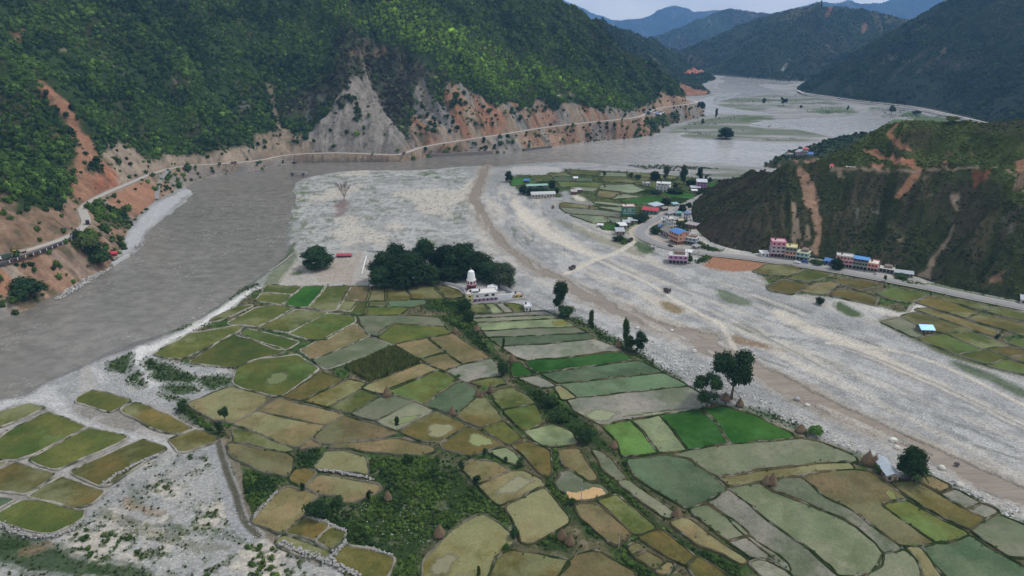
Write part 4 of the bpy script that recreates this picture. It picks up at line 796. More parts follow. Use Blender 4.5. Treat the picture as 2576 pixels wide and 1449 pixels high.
# ================================================================== paddy fields
FIELDS = """
l 195,1002 233,984 325,1007 328,1012 280,1037 272,1037 197,1012|o 304,1032 337,1016 355,1018 425,1047 480,1078 455,1092 420,1090 380,1075|t 476,1017 577,976 640,992 675,1002 640,1035 590,1062 545,1058 500,1035|
l -30,1048 72,1017 112,1028 60,1052 -30,1085|v -30,1130 22,1087 120,1039 215,1075 160,1105 75,1148 40,1158 -30,1150|l 75,1158 225,1078 322,1100 300,1115 150,1180 128,1182|o 178,1189 355,1107 415,1125 418,1132 390,1147 277,1220 255,1222 215,1207|
o 425,1109 490,1083 540,1098 543,1112 470,1137 452,1137|o -30,1195 35,1170 75,1177 138,1197 68,1242 -30,1233|o 72,1249 152,1202 265,1239 225,1272 188,1280 110,1260|v -30,1310 57,1260 118,1266 208,1290 205,1307 140,1340 100,1342 40,1325|l -30,1162 20,1165 -10,1182|d -30,1252 38,1257 -10,1285|
l 648,757 662,738 728,744 712,766|l 664,735 674,719 755,723 733,741|g 715,766 768,722 817,722 775,771 755,773|l 780,774 820,724 880,722 845,780 828,782|t 864,756 882,724 933,724 922,757|l 852,778 862,760 899,758 879,784|t 925,757 936,724 968,724 969,757|o 972,757 971,724 1019,724 1033,752 1029,755|
o 1026,726 1032,718 1080,714 1110,740 1114,751 1040,752|o 1098,728 1110,720 1150,732 1163,748 1124,751|v 878,788 904,760 926,762 918,790|l 929,760 970,760 976,772 925,773|v 925,775 976,774 1020,777 1005,793 920,792|d 976,759 1069,757 1069,764 1034,773 979,772|
e 909,797 994,796 1101,801 1115,822 989,814 951,847 926,840 912,815|v 956,850 960,835 991,817 1114,824 1127,839 1000,864 990,868|l 530,807 600,772 634,770 570,800 545,809|l 577,815 645,777 690,770 735,776 650,822|l 655,824 747,782 822,788 725,838|v 729,840 829,790 893,800 890,811 818,855 780,854|
l 388,893 475,842 600,820 612,827 585,842 500,885 462,902 425,902|v 480,912 582,845 644,862 700,878 716,885 690,893 640,905 600,923 560,923|v 615,830 645,835 748,862 725,877 700,880 650,860 610,841|t 758,882 891,818 926,847 789,904|e 791,908 931,851 986,872 876,910 819,930|
t 999,868 1076,853 1119,889 1056,903|t 1080,853 1139,844 1229,902 1164,917|t 1061,906 1115,891 1159,918 1119,933|w 1124,934 1231,903 1261,932 1259,946 1174,962|t 913,976 1061,917 1099,932 979,982 961,992|v 981,982 1101,934 1151,960 1066,1016 994,992|d 1071,1017 1159,961 1194,980 1196,1000 1141,1044 1131,1042|
o 718,1000 806,940 861,956 764,1006|o 771,1010 879,958 919,968 906,980 824,1023|l 833,1027 911,987 952,998 881,1038|e 888,1041 961,1002 986,998 1032,1011 944,1058|e 951,1062 1039,1014 1087,1035 999,1083|o 1011,1087 1094,1039 1170,1073 1115,1113 1060,1108|v 590,960 602,926 642,908 744,896 798,930 714,994 698,996 646,986 594,968|
t 651,1034 704,1006 861,1044 819,1070 744,1052|t 592,1068 647,1039 813,1075 788,1100 745,1123 690,1108 642,1083|t 797,1098 865,1048 988,1085 998,1092 950,1103 850,1116 808,1116|l 587,1085 640,1092 690,1114 738,1132 715,1138 640,1125 592,1112|t 575,1118 610,1119 719,1146 737,1156 732,1187 722,1198 669,1188 620,1168 580,1140|t 752,1129 783,1109 804,1124|
t 831,1127 851,1121 1004,1107 1088,1129 1092,1137 1054,1146 919,1135 869,1126|t 796,1174 821,1139 856,1138 914,1150 924,1194 894,1188 806,1181|o 731,1204 748,1184 774,1182 794,1192 767,1222 744,1215|t 773,1227 806,1199 894,1211 954,1222 952,1235 884,1262 861,1263 856,1247 806,1245|
t 637,1305 667,1272 721,1228 798,1250 780,1262 778,1280 757,1305 711,1341 642,1316|o 721,1342 769,1306 824,1322 794,1360|o 799,1361 834,1329 869,1342 839,1380|o 696,1364 709,1351 827,1387 819,1403 764,1395 714,1377|o 841,1409 866,1374 926,1386 989,1407 971,1455 880,1455|o 1068,1419 1080,1402 1134,1339 1200,1300 1211,1296 1248,1316 1293,1355 1288,1370 1238,1410 1213,1475 1072,1475|
t 1166,1182 1182,1159 1244,1166 1282,1187 1202,1215|t 1207,1222 1288,1189 1320,1189 1360,1210 1364,1222 1288,1258 1255,1270 1232,1250|t 1277,1280 1288,1270 1366,1232 1376,1240 1428,1304 1426,1317 1338,1367 1317,1367 1307,1340|o 1287,1117 1320,1111 1371,1132 1381,1139 1383,1189 1376,1197 1360,1192 1327,1150 1302,1133|
p 1320,1087 1390,1070 1438,1090 1449,1117 1410,1123 1365,1121 1347,1110|t 1407,1134 1448,1131 1461,1137 1466,1154 1498,1197 1498,1209 1483,1210 1430,1177 1420,1174|w 1400,1219 1418,1189 1428,1186 1461,1207 1483,1220 1508,1221 1526,1237 1526,1244 1483,1260 1448,1262 1438,1260 1420,1239|t 1448,1274 1496,1271 1511,1279 1588,1344 1555,1370 1540,1367 1465,1304|
l 1510,1262 1546,1249 1648,1327 1641,1334 1598,1345 1530,1279|o 1612,1352 1663,1336 1696,1362 1746,1404 1720,1422 1690,1405 1622,1362|o 1730,1424 1753,1406 1788,1422 1840,1462 1760,1466|e 1492,1132 1513,1139 1533,1156 1571,1202 1553,1207 1518,1179 1510,1159|e 1558,1214 1576,1209 1616,1239 1688,1289 1686,1307 1663,1297 1622,1267|t 1690,1317 1723,1306 1738,1314 1783,1349 1878,1414 1865,1420 1822,1394 1752,1369|
d 1580,1159 1673,1149 1693,1154 1726,1159 1788,1199 1823,1229 1778,1260 1728,1277 1720,1274 1652,1237 1597,1197|e 1695,1146 1738,1136 1805,1124 1932,1115 2010,1107 2060,1115 2148,1150 2153,1160 2050,1165 1940,1179 1815,1200 1780,1185 1740,1155|t 1815,1204 1863,1194 1932,1184 2050,1171 2136,1165 2148,1180 2060,1185 2010,1192 1955,1203 1837,1222|
w 1782,1263 1833,1234 1888,1279 1932,1317 2020,1380 2090,1432 2110,1466 2020,1466 1985,1442 1940,1397 1880,1349 1850,1322 1820,1287 1797,1270|e 1737,1284 1780,1271 1813,1296 1863,1326 1883,1347 1838,1362 1813,1347|w 1838,1367 1885,1352 1935,1387 1973,1415 1983,1438 1930,1408 1885,1402|w 1888,1418 1925,1408 1955,1422 1985,1447 1990,1466 1935,1466|
t 2019,1199 2147,1186 2189,1191 2232,1224 2277,1257 2217,1267 2217,1279 2350,1369 2309,1372 2267,1372 2212,1337 2157,1292 2062,1242 2042,1220|w 1939,1228 1952,1209 2012,1204 2039,1226 2062,1249 2157,1299 2212,1344 2262,1378 2267,1384 2219,1391 2205,1367 2157,1325 2127,1307 2069,1280|e 1840,1230 1908,1221 1935,1238 2060,1287 2125,1317 2155,1335 2198,1372 2215,1400 2213,1425 2190,1438 2150,1447 2110,1448 2020,1371 1932,1305 1892,1272|
v 2222,1274 2269,1261 2284,1266 2322,1289 2432,1344 2382,1365 2357,1366 2234,1284|o 2244,1217 2302,1215 2369,1251 2470,1307 2439,1332 2322,1275|t 2309,1209 2344,1201 2387,1224 2364,1237|w 2374,1249 2404,1236 2462,1267 2437,1282|w 2441,1285 2469,1272 2507,1289 2477,1305|e 2446,1337 2514,1301 2590,1332 2590,1400 2540,1398|
d 2324,1377 2387,1370 2440,1351 2482,1379 2590,1437 2590,1470 2390,1470 2340,1400|t 2284,1382 2309,1380 2385,1466 2325,1466 2317,1420 2302,1395|e 2221,1397 2279,1389 2300,1410 2316,1466 2170,1466 2215,1430|l 1186,770 1218,768 1234,790 1190,790|p 1224,768 1244,766 1264,788 1239,790|w 1249,767 1266,765 1290,785 1270,788|l 1270,764 1310,770 1318,784 1295,786|
w 1188,792 1290,790 1370,785 1386,792 1290,796 1192,800|e 1194,803 1290,799 1392,795 1403,801 1290,807 1202,812|p 1205,815 1290,810 1410,804 1443,822 1290,827 1217,833|e 1220,836 1290,831 1450,826 1473,838 1290,847 1232,849|d 1235,852 1290,851 1478,841 1495,850 1388,864 1290,868 1262,871|w 1267,875 1290,874 1388,868 1498,855 1563,885 1463,893 1325,907 1302,898|
g 1327,911 1463,901 1513,890 1563,888 1581,902 1596,905 1355,937 1345,936|d 1365,942 1606,911 1661,937 1408,964|d 1415,969 1670,942 1728,971 1458,1000|w 1430,1010 1460,1005 1733,975 1766,997 1786,1022 1763,1026 1663,1043 1513,1068 1452,1035|b 1522,1072 1585,1058 1618,1090 1653,1138 1567,1148 1555,1115|p 1590,1057 1658,1049 1691,1088 1728,1131 1658,1138 1622,1090|
g 1665,1047 1763,1033 1798,1060 1833,1116 1733,1131 1695,1085|g 1767,1032 1820,1025 1880,1042 1983,1090 1993,1099 1932,1109 1838,1116 1802,1060|g 1288,914 1306,914 1336,942 1296,948|w 1308,953 1350,948 1396,972 1362,976|t 1400,976 1408,972 1448,1003 1417,1007|l 1184,962 1261,951 1273,965 1226,975|l 1242,987 1288,977 1328,1002 1343,1016 1265,1029 1247,1010|
v 1270,1036 1288,1032 1345,1022 1366,1062 1320,1083 1302,1070|o 1148,1047 1204,1002 1219,1003 1262,1057 1206,1075|l 1213,1079 1264,1062 1316,1110 1280,1118|o 1110,1118 1172,1078 1205,1087 1262,1120 1224,1133 1180,1146 1122,1130|p 1230,1137 1269,1130 1290,1142 1320,1170 1282,1164|
o 1899,684 1932,667 1987,670 2017,679 1985,695 1932,691|l 2026,681 2040,681 2092,692 2032,709 1984,700|o 1930,722 1972,707 2028,719 2015,729 1990,741 1940,731|t 2037,722 2092,711 2106,714 2080,734 2068,741 2022,734|o 2102,711 2122,702 2198,712 2195,721 2160,729|o 2084,742 2110,730 2177,739 2205,751 2195,768 2152,758|v 2209,740 2247,726 2330,741 2280,762 2242,752|
o 2309,762 2337,749 2357,750 2458,787 2430,800 2347,774|l 2347,741 2490,773 2472,782 2352,746|l 2479,783 2507,776 2590,794 2590,810|o 2437,803 2470,791 2590,822 2590,848|o 2307,780 2335,778 2505,834 2495,845 2359,798|o 2272,798 2307,788 2448,834 2372,838 2319,823|e 2219,811 2267,802 2315,825 2313,846 2297,848|v 2312,853 2374,843 2462,879 2407,891|
l 2384,842 2452,839 2530,869 2469,877|v 2417,894 2479,883 2532,899 2479,916|o 2486,880 2540,873 2590,889 2540,898|v 2486,920 2532,908 2590,922 2590,946|v 2532,862 2590,852 2590,879|o 2547,902 2590,893 2590,917|
g 1290,449 1338,447 1347,461 1290,467|l 1337,445 1383,442 1393,454 1348,456|l 1382,436 1418,436 1437,444 1389,444|l 1437,430 1506,431 1503,441 1444,439|d 1394,446 1438,447 1487,450 1487,457 1401,456|v 1409,459 1513,462 1518,471 1414,469|e 1507,435 1576,437 1575,444 1509,443|l 1521,446 1633,447 1637,461 1524,457|p 1514,467 1588,465 1619,479 1588,486 1511,476|o 1509,481 1557,486 1538,499 1506,494|p 1560,489 1607,496 1541,501|
g 1564,507 1633,494 1674,500 1650,512 1600,514|g 1664,487 1708,483 1744,490 1738,501 1688,496|p 1494,511 1508,508 1569,515 1567,520|p 1507,522 1570,523 1568,533|o 1414,512 1440,514 1502,523 1500,527 1412,521|e 1412,523 1500,529 1562,538 1557,546 1428,536|p 1439,542 1520,546 1532,559 1495,561|e 1524,547 1557,552 1559,561 1536,560|v 1599,462 1643,458 1727,467 1659,476|g 1774,462 1825,460 1813,469 1789,471|g 1513,569 1550,567 1548,578 1522,578|e 1440,472 1500,474 1490,482 1445,478|l 1580,437 1640,438 1700,446 1690,450 1582,445|o 1255,1402 1288,1390 1350,1397 1425,1414 1430,1422 1375,1470 1225,1470|t 1448,1399 1483,1389 1505,1392 1590,1442 1605,1470 1395,1470|t 1580,1380 1605,1370 1622,1386 1592,1400|t 1595,1400 1623,1390 1665,1413 1643,1432|t 1650,1440 1678,1416 1690,1424 1672,1446"""
PAL = dict(o=((.148,.110,.034),(.076,.080,.020)), t=((.200,.150,.076),(.120,.108,.044)), l=((.108,.110,.027),(.056,.076,.017)), v=((.048,.078,.016),(.105,.108,.028)), g=((.018,.070,.010),(.038,.104,.017)),
    b=((.060,.128,.024),(.100,.165,.042)), d=((.052,.088,.042),(.105,.135,.075)), e=((.118,.145,.075),(.180,.180,.115)), p=((.215,.255,.125),(.160,.190,.095)), w=((.250,.228,.185),(.160,.165,.120)))
WET = dict(o=.45, t=.45, l=.55, v=.75, g=.85, b=.85, d=.5, e=.34, p=.32, w=.24)
NAMES = dict(o='ochre stubbly paddy field', t='tan muddy paddy field', l='olive green paddy field', v='dark green weedy paddy field', g='deep green rice paddy', b='bright green rice seedling plot', d='grey green flooded paddy', e='pale grey green flooded paddy', p='pale lime flooded paddy', w='grey flooded paddy')
FMAT = {}
for k_, (ca, cb) in PAL.items():
    m, n, b = new_mat('paddy_'+NAMES[k_].split(' paddy')[0].split(' rice')[0].replace(' ', '_'))
    geo = N(n, 'ShaderNodeNewGeometry'); oi = N(n, 'ShaderNodeObjectInfo')
    mp = N(n, 'ShaderNodeVectorMath', operation='ADD'); n.links.new(geo.outputs['Position'], mp.inputs[0])
    sv = N(n, 'ShaderNodeVectorMath', operation='SCALE'); sv.inputs[0].default_value = (311, 173, 57); n.links.new(oi.outputs['Random'], sv.inputs['Scale']); n.links.new(sv.outputs[0], mp.inputs[1])
    f = noise_node(n, mp.outputs[0], .055, 5.0, .62); g = noise_node(n, mp.outputs[0], 2.2, 3.0, .8); h_ = noise_node(n, mp.outputs[0], .35, 5.0, .7)
    c = mixc(n, ca, cb, ramp(n, f, [(.38, gval(0)), (.60, gval(1))]))
    # weeds and mud in drifts
    c = mixc(n, c, tuple(np.array(cb)*.62), ramp(n, h_, [(.52, gval(0)), (.70, gval(.75))]))
    c = mixc(n, c, (.185,.190,.095) if k_ in 'otl' else (.075,.100,.040) if k_ in 'epw' else tuple(np.minimum(np.array(ca)*1.7+.02, .5)), ramp(n, noise_node(n, mp.outputs[0], .028, 5.0, .7), [(.49, gval(0)), (.60, gval(.70))]))
    c = mixc(n, c, mixc(n, gval(.25), gval(1.8), g), 1.0, 'MULTIPLY')
    c = mixc(n, c, mixc(n, gval(.62), gval(1.34), noise_node(n, mp.outputs[0], .13, 6.0, .72)), 1.0, 'MULTIPLY')
    c = mixc(n, c, mixc(n, gval(.80), gval(1.22), oi.outputs['Random']), 1.0, 'MULTIPLY')
    n.links.new(c, b.inputs['Base Color']); b.inputs['Roughness'].default_value = WET[k_]; b.inputs['Specular IOR Level'].default_value = .16 if k_ in 'wpe' else .05
    bp = N(n, 'ShaderNodeBump'); bp.inputs['Strength'].default_value = .22 if k_ in 'wped' else .5; bp.inputs['Distance'].default_value = .2
    n.links.new(g, bp.inputs['Height']); n.links.new(bp.outputs['Normal'], b.inputs['Normal'])
    FMAT[k_] = m
def bund_strip(P, k, co, fa, cl, pale, closed=True, hgt=.75):
    d = np.roll(P, -1, 0)-np.roll(P, 1, 0)
    if not closed: d = np.gradient(P, axis=0)
    d /= np.linalg.norm(d, axis=1)[:, None]+1e-9
    nr = np.stack([d[:, 1], -d[:, 0]], 1)
    jit = (fbm(P[:, 0]/2.1, P[:, 1]/2.1, 201, 2)-.5)
    wj = (1+jit*.9)*k
    rows = [(1.0, .06), (.48, hgt), (.12, hgt*.96), (-.28, .30)]
    s = len(co) and sum(len(c) for c in co)
    n_ = len(P)
    hh = 1+jit*.8
    for o_, z in rows:
        co.append(np.hstack([P+nr*(o_*wj)[:, None], (z*hh if z > .1 else z+hh*0)[:, None]]))
    nn = fbm(P[:, 0]/6, P[:, 1]/6, 203, 3); n2 = fbm(P[:, 0]/1.5, P[:, 1]/1.5, 205, 2)
    gr = np.array((.030,.045,.015)); ea = np.array((.105,.088,.05)); st = np.array((.37,.345,.305))
    for q, (o_, z) in enumerate(rows):
        c = mixcol(np.tile(gr, (n_, 1)), sstep(.42, .62, nn)*(1.0 if q in (1, 2) else .55), ea)
        if pale: c = mixcol(c, sstep(.30, .55, nn*.5+n2*.5)*pale*(1 if q in (1, 2) else .75), st)
        else: c = mixcol(c, sstep(.62, .72, n2)*.5*(q in (1, 2)), st)
        cl.append(c)
    m_ = n_ if closed else n_-1
    i = np.arange(m_); j = (i+1) % n_
    for q in range(3):
        a = s+q*n_; b_ = s+(q+1)*n_
        fa.append(np.stack([a+i, b_+i, b_+j, a+j], 1))
def densify(P, st):
    o_ = []
    for i in range(len(P)):
        a, b_ = P[i], P[(i+1) % len(P)]; n_ = max(1, int(np.linalg.norm(b_-a)/st))
        o_ += [a+(b_-a)*j/n_ for j in range(n_)]
    return np.array(o_)
def soft_corners(P, r):
    o_ = []
    for i in range(len(P)):
        p, a, b_ = P[i], P[i-1], P[(i+1) % len(P)]
        la, lb = np.linalg.norm(a-p), np.linalg.norm(b_-p)
        p1 = p+(a-p)*min(r/la, .3); p2 = p+(b_-p)*min(r/lb, .3)
        o_ += [p1, (p1+2*p+p2)/4, p2]
    return np.array(o_)
bco, bfa, bcl = [], [], []
FPOLY = []
for fi, ent in enumerate(FIELDS.replace('\n', '').split('|')):
    ent = ent.strip(); typ = ent[0]
    pts = np.array([tuple(float(q) for q in s.split(',')) for s in ent[1:].split()])
    P = G(pts)
    if 0.5*np.sum(P[:, 0]*np.roll(P[:, 1], -1)-P[:, 1]*np.roll(P[:, 0], -1)) < 0: P = P[::-1]
    P = densify(soft_corners(P, .9), 1.3+np.hypot(*P.mean(0))/400)
    d_ = np.roll(P, -1, 0)-np.roll(P, 1, 0); d_ /= np.linalg.norm(d_, axis=1)[:, None]+1e-9
    P = P+np.stack([d_[:, 1], -d_[:, 0]], 1)*(.75*np.hypot(*P.mean(0))/320 if pts[:, 0].mean() > 560 else .3)
    ar = 0.5*np.sum(P[:, 0]*np.roll(P[:, 1], -1)-P[:, 1]*np.roll(P[:, 0], -1))
    if ar < 0: P = P[::-1]
    P = P+(np.stack([fbm(P[:, 0]/7, P[:, 1]/7, 211, 3), fbm(P[:, 0]/7, P[:, 1]/7, 212, 3)], 1)-.5)*1.5
    z = .33+(fi % 7)*.004
    me = bpy.data.meshes.new('paddy_field'); me.from_pydata([(x, y, z) for x, y in P], [], [tuple(range(len(P)))]); me.update(); me.materials.append(FMAT[typ])
    o = link(bpy.data.objects.new('paddy_field', me))
    tag(o, NAMES[typ]+' between low earth bunds', 'paddy field', 'paddy fields on the valley floor', 'structure')
    FPOLY.append((typ, P, o, pts.mean(0)))
    cx, cy = pts.mean(0)
    dist = np.hypot(*P.mean(0))
    pale = 0.0
    if cx < 560 or (cy < 905 and cx < 900) or (cx < 760 and cy < 1000): pale = .95
    elif cx < 1000 and cy > 1290: pale = .7
    elif cx > 1880 and cy < 960: pale = .35
    elif cx < 1250 and cy > 1000: pale = .25
    bund_strip(P, max(.72, dist/500)*(.85 if pale > .9 else 1.0), bco, bfa, bcl, pale)
BUND_MAT = HILL_MAT
o = mesh_np('field_bunds', np.vstack(bco), np.vstack(bfa), BUND_MAT, None, np.vstack(bcl), False)
tag(o, 'network of low earth and stone bunds dividing the paddy fields', 'bund', kind='structure')
# patches of standing water or lime green weed lying in single fields
def patch(pts, col, name, rough=.35, dz=.035):
    P = G(np.array(pts, float)); P = resample(chaikin(resample(P, 5, True), 1, True), .7, True)
    P = P+(np.stack([fbm(P[:, 0]/6, P[:, 1]/6, 221, 5, .75), fbm(P[:, 0]/6, P[:, 1]/6, 222, 5, .75)], 1)-.5)*5.0
    c = P.mean(0); best = min(FPOLY, key=lambda q: np.hypot(*(q[1].mean(0)-c)))
    cc_ = P.mean(0); k = len(P); Q = cc_+(P-cc_)*.55
    v = [(x, y, .362+dz) for x, y in P]+[(x, y, .362+dz) for x, y in Q]+[(cc_[0], cc_[1], .362+dz)]
    f_ = [(i, (i+1) % k, k+(i+1) % k, k+i) for i in range(k)]+[(k+i, k+(i+1) % k, 2*k) for i in range(k)]
    me = bpy.data.meshes.new(name); me.from_pydata(v, [], f_); me.update()
    at = me.attributes.new('inner', 'FLOAT', 'POINT'); at.data.foreach_set('value', [0.0]*k+[.6]*k+[1.0])
    m_ = plain(name, col, rough, .22, .5); nn_ = m_.node_tree; bb_ = nn_.nodes['Principled BSDF']; ou = nn_.nodes['Material Output']
    an = N(nn_, 'ShaderNodeAttribute'); an.attribute_name = 'inner'; ge = N(nn_, 'ShaderNodeNewGeometry'); nz = noise_node(nn_, ge.outputs['Position'], .22, 6.0, .75)
    ad = N(nn_, 'ShaderNodeMath', operation='MULTIPLY_ADD'); nn_.links.new(nz, ad.inputs[0]); ad.inputs[1].default_value = 1.1; nn_.links.new(an.outputs['Fac'], ad.inputs[2])
    mr = N(nn_, 'ShaderNodeMapRange'); nn_.links.new(ad.outputs[0], mr.inputs['Value']); mr.inputs['From Min'].default_value = .62 if name != 'muddy_pool' else .45; mr.inputs['From Max'].default_value = 1.05 if name != 'muddy_pool' else .55
    tr = N(nn_, 'ShaderNodeBsdfTransparent'); ms = N(nn_, 'ShaderNodeMixShader'); nn_.links.new(mr.outputs[0], ms.inputs[0]); nn_.links.new(tr.outputs[0], ms.inputs[1]); nn_.links.new(bb_.outputs[0], ms.inputs[2]); nn_.links.new(ms.outputs[0], ou.inputs['Surface'])
    me.materials.append(m_)
    return link(bpy.data.objects.new(name, me), best[2])
patch([(1418,1240),(1463,1241),(1500,1226),(1508,1223),(1525,1238),(1524,1244),(1483,1258),(1448,1260),(1430,1256)], (.46,.30,.14), 'muddy_pool', .3)
patch([(1462,1050),(1482,1032),(1510,1028),(1570,1044),(1515,1068),(1490,1064)], (.225,.24,.135), 'weed_patch')
patch([(1550,1056),(1600,1040),(1680,1034),(1755,1024),(1700,1036),(1640,1046)], (.225,.24,.135), 'weed_patch')
patch([(1062,1090),(1085,1060),(1110,1068),(1150,1066),(1160,1075),(1112,1108),(1070,1104)], (.215,.205,.10), 'weed_patch')
patch([(1170,1110),(1180,1092),(1205,1090),(1255,1118),(1224,1130),(1186,1130)], (.205,.225,.085), 'weed_patch')
patch([(1235,1240),(1260,1222),(1300,1192),(1330,1196),(1355,1212),(1290,1250),(1260,1262)], (.225,.215,.125), 'weed_patch')
patch([(960,1068),(1000,1055),(1050,1045),(1075,1040),(1040,1060),(1000,1078),(975,1072)], (.17,.20,.08), 'weed_patch')
patch([(660,960),(690,935),(730,932),(740,950),(700,972),(670,972)], (.125,.145,.045), 'weed_patch')
patch([(1075,1440),(1082,1415),(1130,1380),(1160,1390),(1150,1420),(1130,1455),(1090,1460)], (.195,.185,.105), 'weed_patch')
patch([(2225,1250),(2235,1228),(2262,1245),(2272,1256),(2230,1266)], (.165,.175,.05), 'weed_patch')
patch([(1430,808),(1420,805),(1440,821),(1410,822),(1385,820),(1390,808)], (.19,.175,.045), 'weed_patch')
# ================================================================== small plants and stones scattered as masses
PROTO = {}
def leaf_quads(rs, centers, radii, n, size, up=.35):
    """many leaf sized faces spread through round lobes"""
    v = []; f = []
    w_ = np.array(radii)**2; w_ = w_/w_.sum()
    pick = rs.choice(len(centers), n, p=w_)
    for k in pick:
        d = rs.normal(size=3); d /= np.linalg.norm(d); d[2] = d[2] if d[2] > -.55 else -d[2]*.6
        r = radii[k]*(.70+.52*rs.rand()**1.3)
        p = np.array(centers[k])+d*r*np.array([1, 1, .92])
        nn = d*.8+np.array([0, 0, up])+rs.normal(size=3)*.45; nn /= np.linalg.norm(nn)
        a = np.cross(nn, rs.normal(size=3)); a /= np.linalg.norm(a); b_ = np.cross(nn, a)
        s = size*(.6+.8*rs.rand()); t = s*(.55+.4*rs.rand())
        i = len(v); v += [p-a*s-b_*t*.4, p+b_*t, p+a*s-b_*t*.2, p-b_*t]; f.append((i, i+3, i+2, i+1))
    return v, f
def core(mb, c, r, rs, n=7, m=5):
    """rough inner body of a lobe so that crowns are not hollow"""
    i0 = len(mb.v)
    for j in range(m+1):
        th = math.pi*j/m
        for i in range(n):
            ph = 2*math.pi*(i+.5*(j % 2))/n; q = r*(.82+.3*rs.rand())
            mb.v.append((c[0]+q*math.sin(th)*math.cos(ph), c[1]+q*math.sin(th)*math.sin(ph), c[2]+q*.92*math.cos(th)))
    for j in range(m):
        for i in range(n):
            a = i0+j*n+i; b_ = i0+j*n+(i+1) % n
            mb.f.append((a, a+n, b_+n, b_))
def leaf_mat(name, inst=True, base=(.05,.08,.025), sc_=1.0, lo=.55, hi=1.5):
    m, n, b = new_mat(name)
    if inst:
        at = N(n, 'ShaderNodeAttribute'); at.attribute_type = 'INSTANCER'; at.attribute_name = 'tint'; col = at.outputs['Color']
    else: col = base
    oi = N(n, 'ShaderNodeObjectInfo'); tc = N(n, 'ShaderNodeTexCoord')
    f = noise_node(n, tc.outputs['Object'], 2.2*sc_, 4.0, .7)
    c = mixc(n, col, mixc(n, gval(lo), gval(hi), f), 1.0, 'MULTIPLY')
    c = mixc(n, c, mixc(n, gval(.72), gval(1.3), oi.outputs['Random']), 1.0, 'MULTIPLY')
    n.links.new(c, b.inputs['Base Color']); b.inputs['Roughness'].default_value = .8; b.inputs['Specular IOR Level'].default_value = .05
    return m
BUSH_MAT = leaf_mat('bush_leaves', True)
ROCK_MAT, n, b = new_mat('pale_boulder'); oi = N(n, 'ShaderNodeObjectInfo'); geo = N(n, 'ShaderNodeNewGeometry')
f_ = noise_node(n, geo.outputs['Position'], 3.0, 4.0); c_ = mixc(n, (.30,.30,.30), (.62,.61,.58), oi.outputs['Random'])
c_ = mixc(n, c_, mixc(n, gval(.75), gval(1.2), f_), 1.0, 'MULTIPLY'); n.links.new(c_, b.inputs['Base Color']); b.inputs['Roughness'].default_value = .9
def proto_coll(name, meshes):
    c = bpy.data.collections.new(name)
    for i, me in enumerate(meshes):
        c.objects.link(bpy.data.objects.new(f'{name}_{chr(97+i)}', me))
    return c
def bush_mesh(seed, lobes, n, size):
    rs = np.random.RandomState(seed); mb = MB()
    cs = []; rd = []
    for k in range(lobes):
        a = rs.rand()*6.28; q = .5*rs.rand()**.5 if k else 0
        cs.append((q*math.cos(a), q*math.sin(a), .55+.35*rs.rand())); rd.append(.55+.25*rs.rand() if k == 0 else .35+.25*rs.rand())
    for c_, r_ in zip(cs, rd): core(mb, c_, r_*.86, rs, 6, 4)
    v, f = leaf_quads(rs, cs, rd, n, size); mb.add(v, f)
    return mb.data('bush', BUSH_MAT)
BUSHES = proto_coll('bush', [bush_mesh(s, l, 70, .20) for s, l in ((1, 3), (2, 4), (3, 2), (4, 4), (5, 3))])
def tuft_mesh(seed):
    rs = np.random.RandomState(seed); mb = MB()
    for k in range(26):
        a = rs.rand()*6.28; q = rs.rand()*.5; x, y = q*math.cos(a), q*math.sin(a); l = .5+.6*rs.rand(); b_ = rs.rand()*6.28; w_ = .12
        dx, dy = math.cos(b_)*.35*l, math.sin(b_)*.35*l
        mb.add([(x-w_*math.sin(b_), y+w_*math.cos(b_), 0), (x+w_*math.sin(b_), y-w_*math.cos(b_), 0), (x+dx, y+dy, l)], [(0, 1, 2)])
    return mb.data('grass_tuft', BUSH_MAT)
TUFTS = proto_coll('grass_tuft', [tuft_mesh(s) for s in (11, 12, 13)])
def rock_mesh(seed):
    rs = np.random.RandomState(seed); bm = bmesh.new(); bmesh.ops.create_icosphere(bm, subdivisions=1, radius=1)
    s = (1, .7+.3*rs.rand(), .55+.25*rs.rand())
    for v in bm.verts: v.co = Vector((v.co.x*s[0], v.co.y*s[1], v.co.z*s[2]+.3))*(.8+.4*rs.rand())
    me = bpy.data.meshes.new('rock'); bm.to_mesh(me); bm.free(); me.materials.append(ROCK_MAT); return me
ROCKS = proto_coll('rock', [rock_mesh(s) for s in (21, 22, 23, 24)])
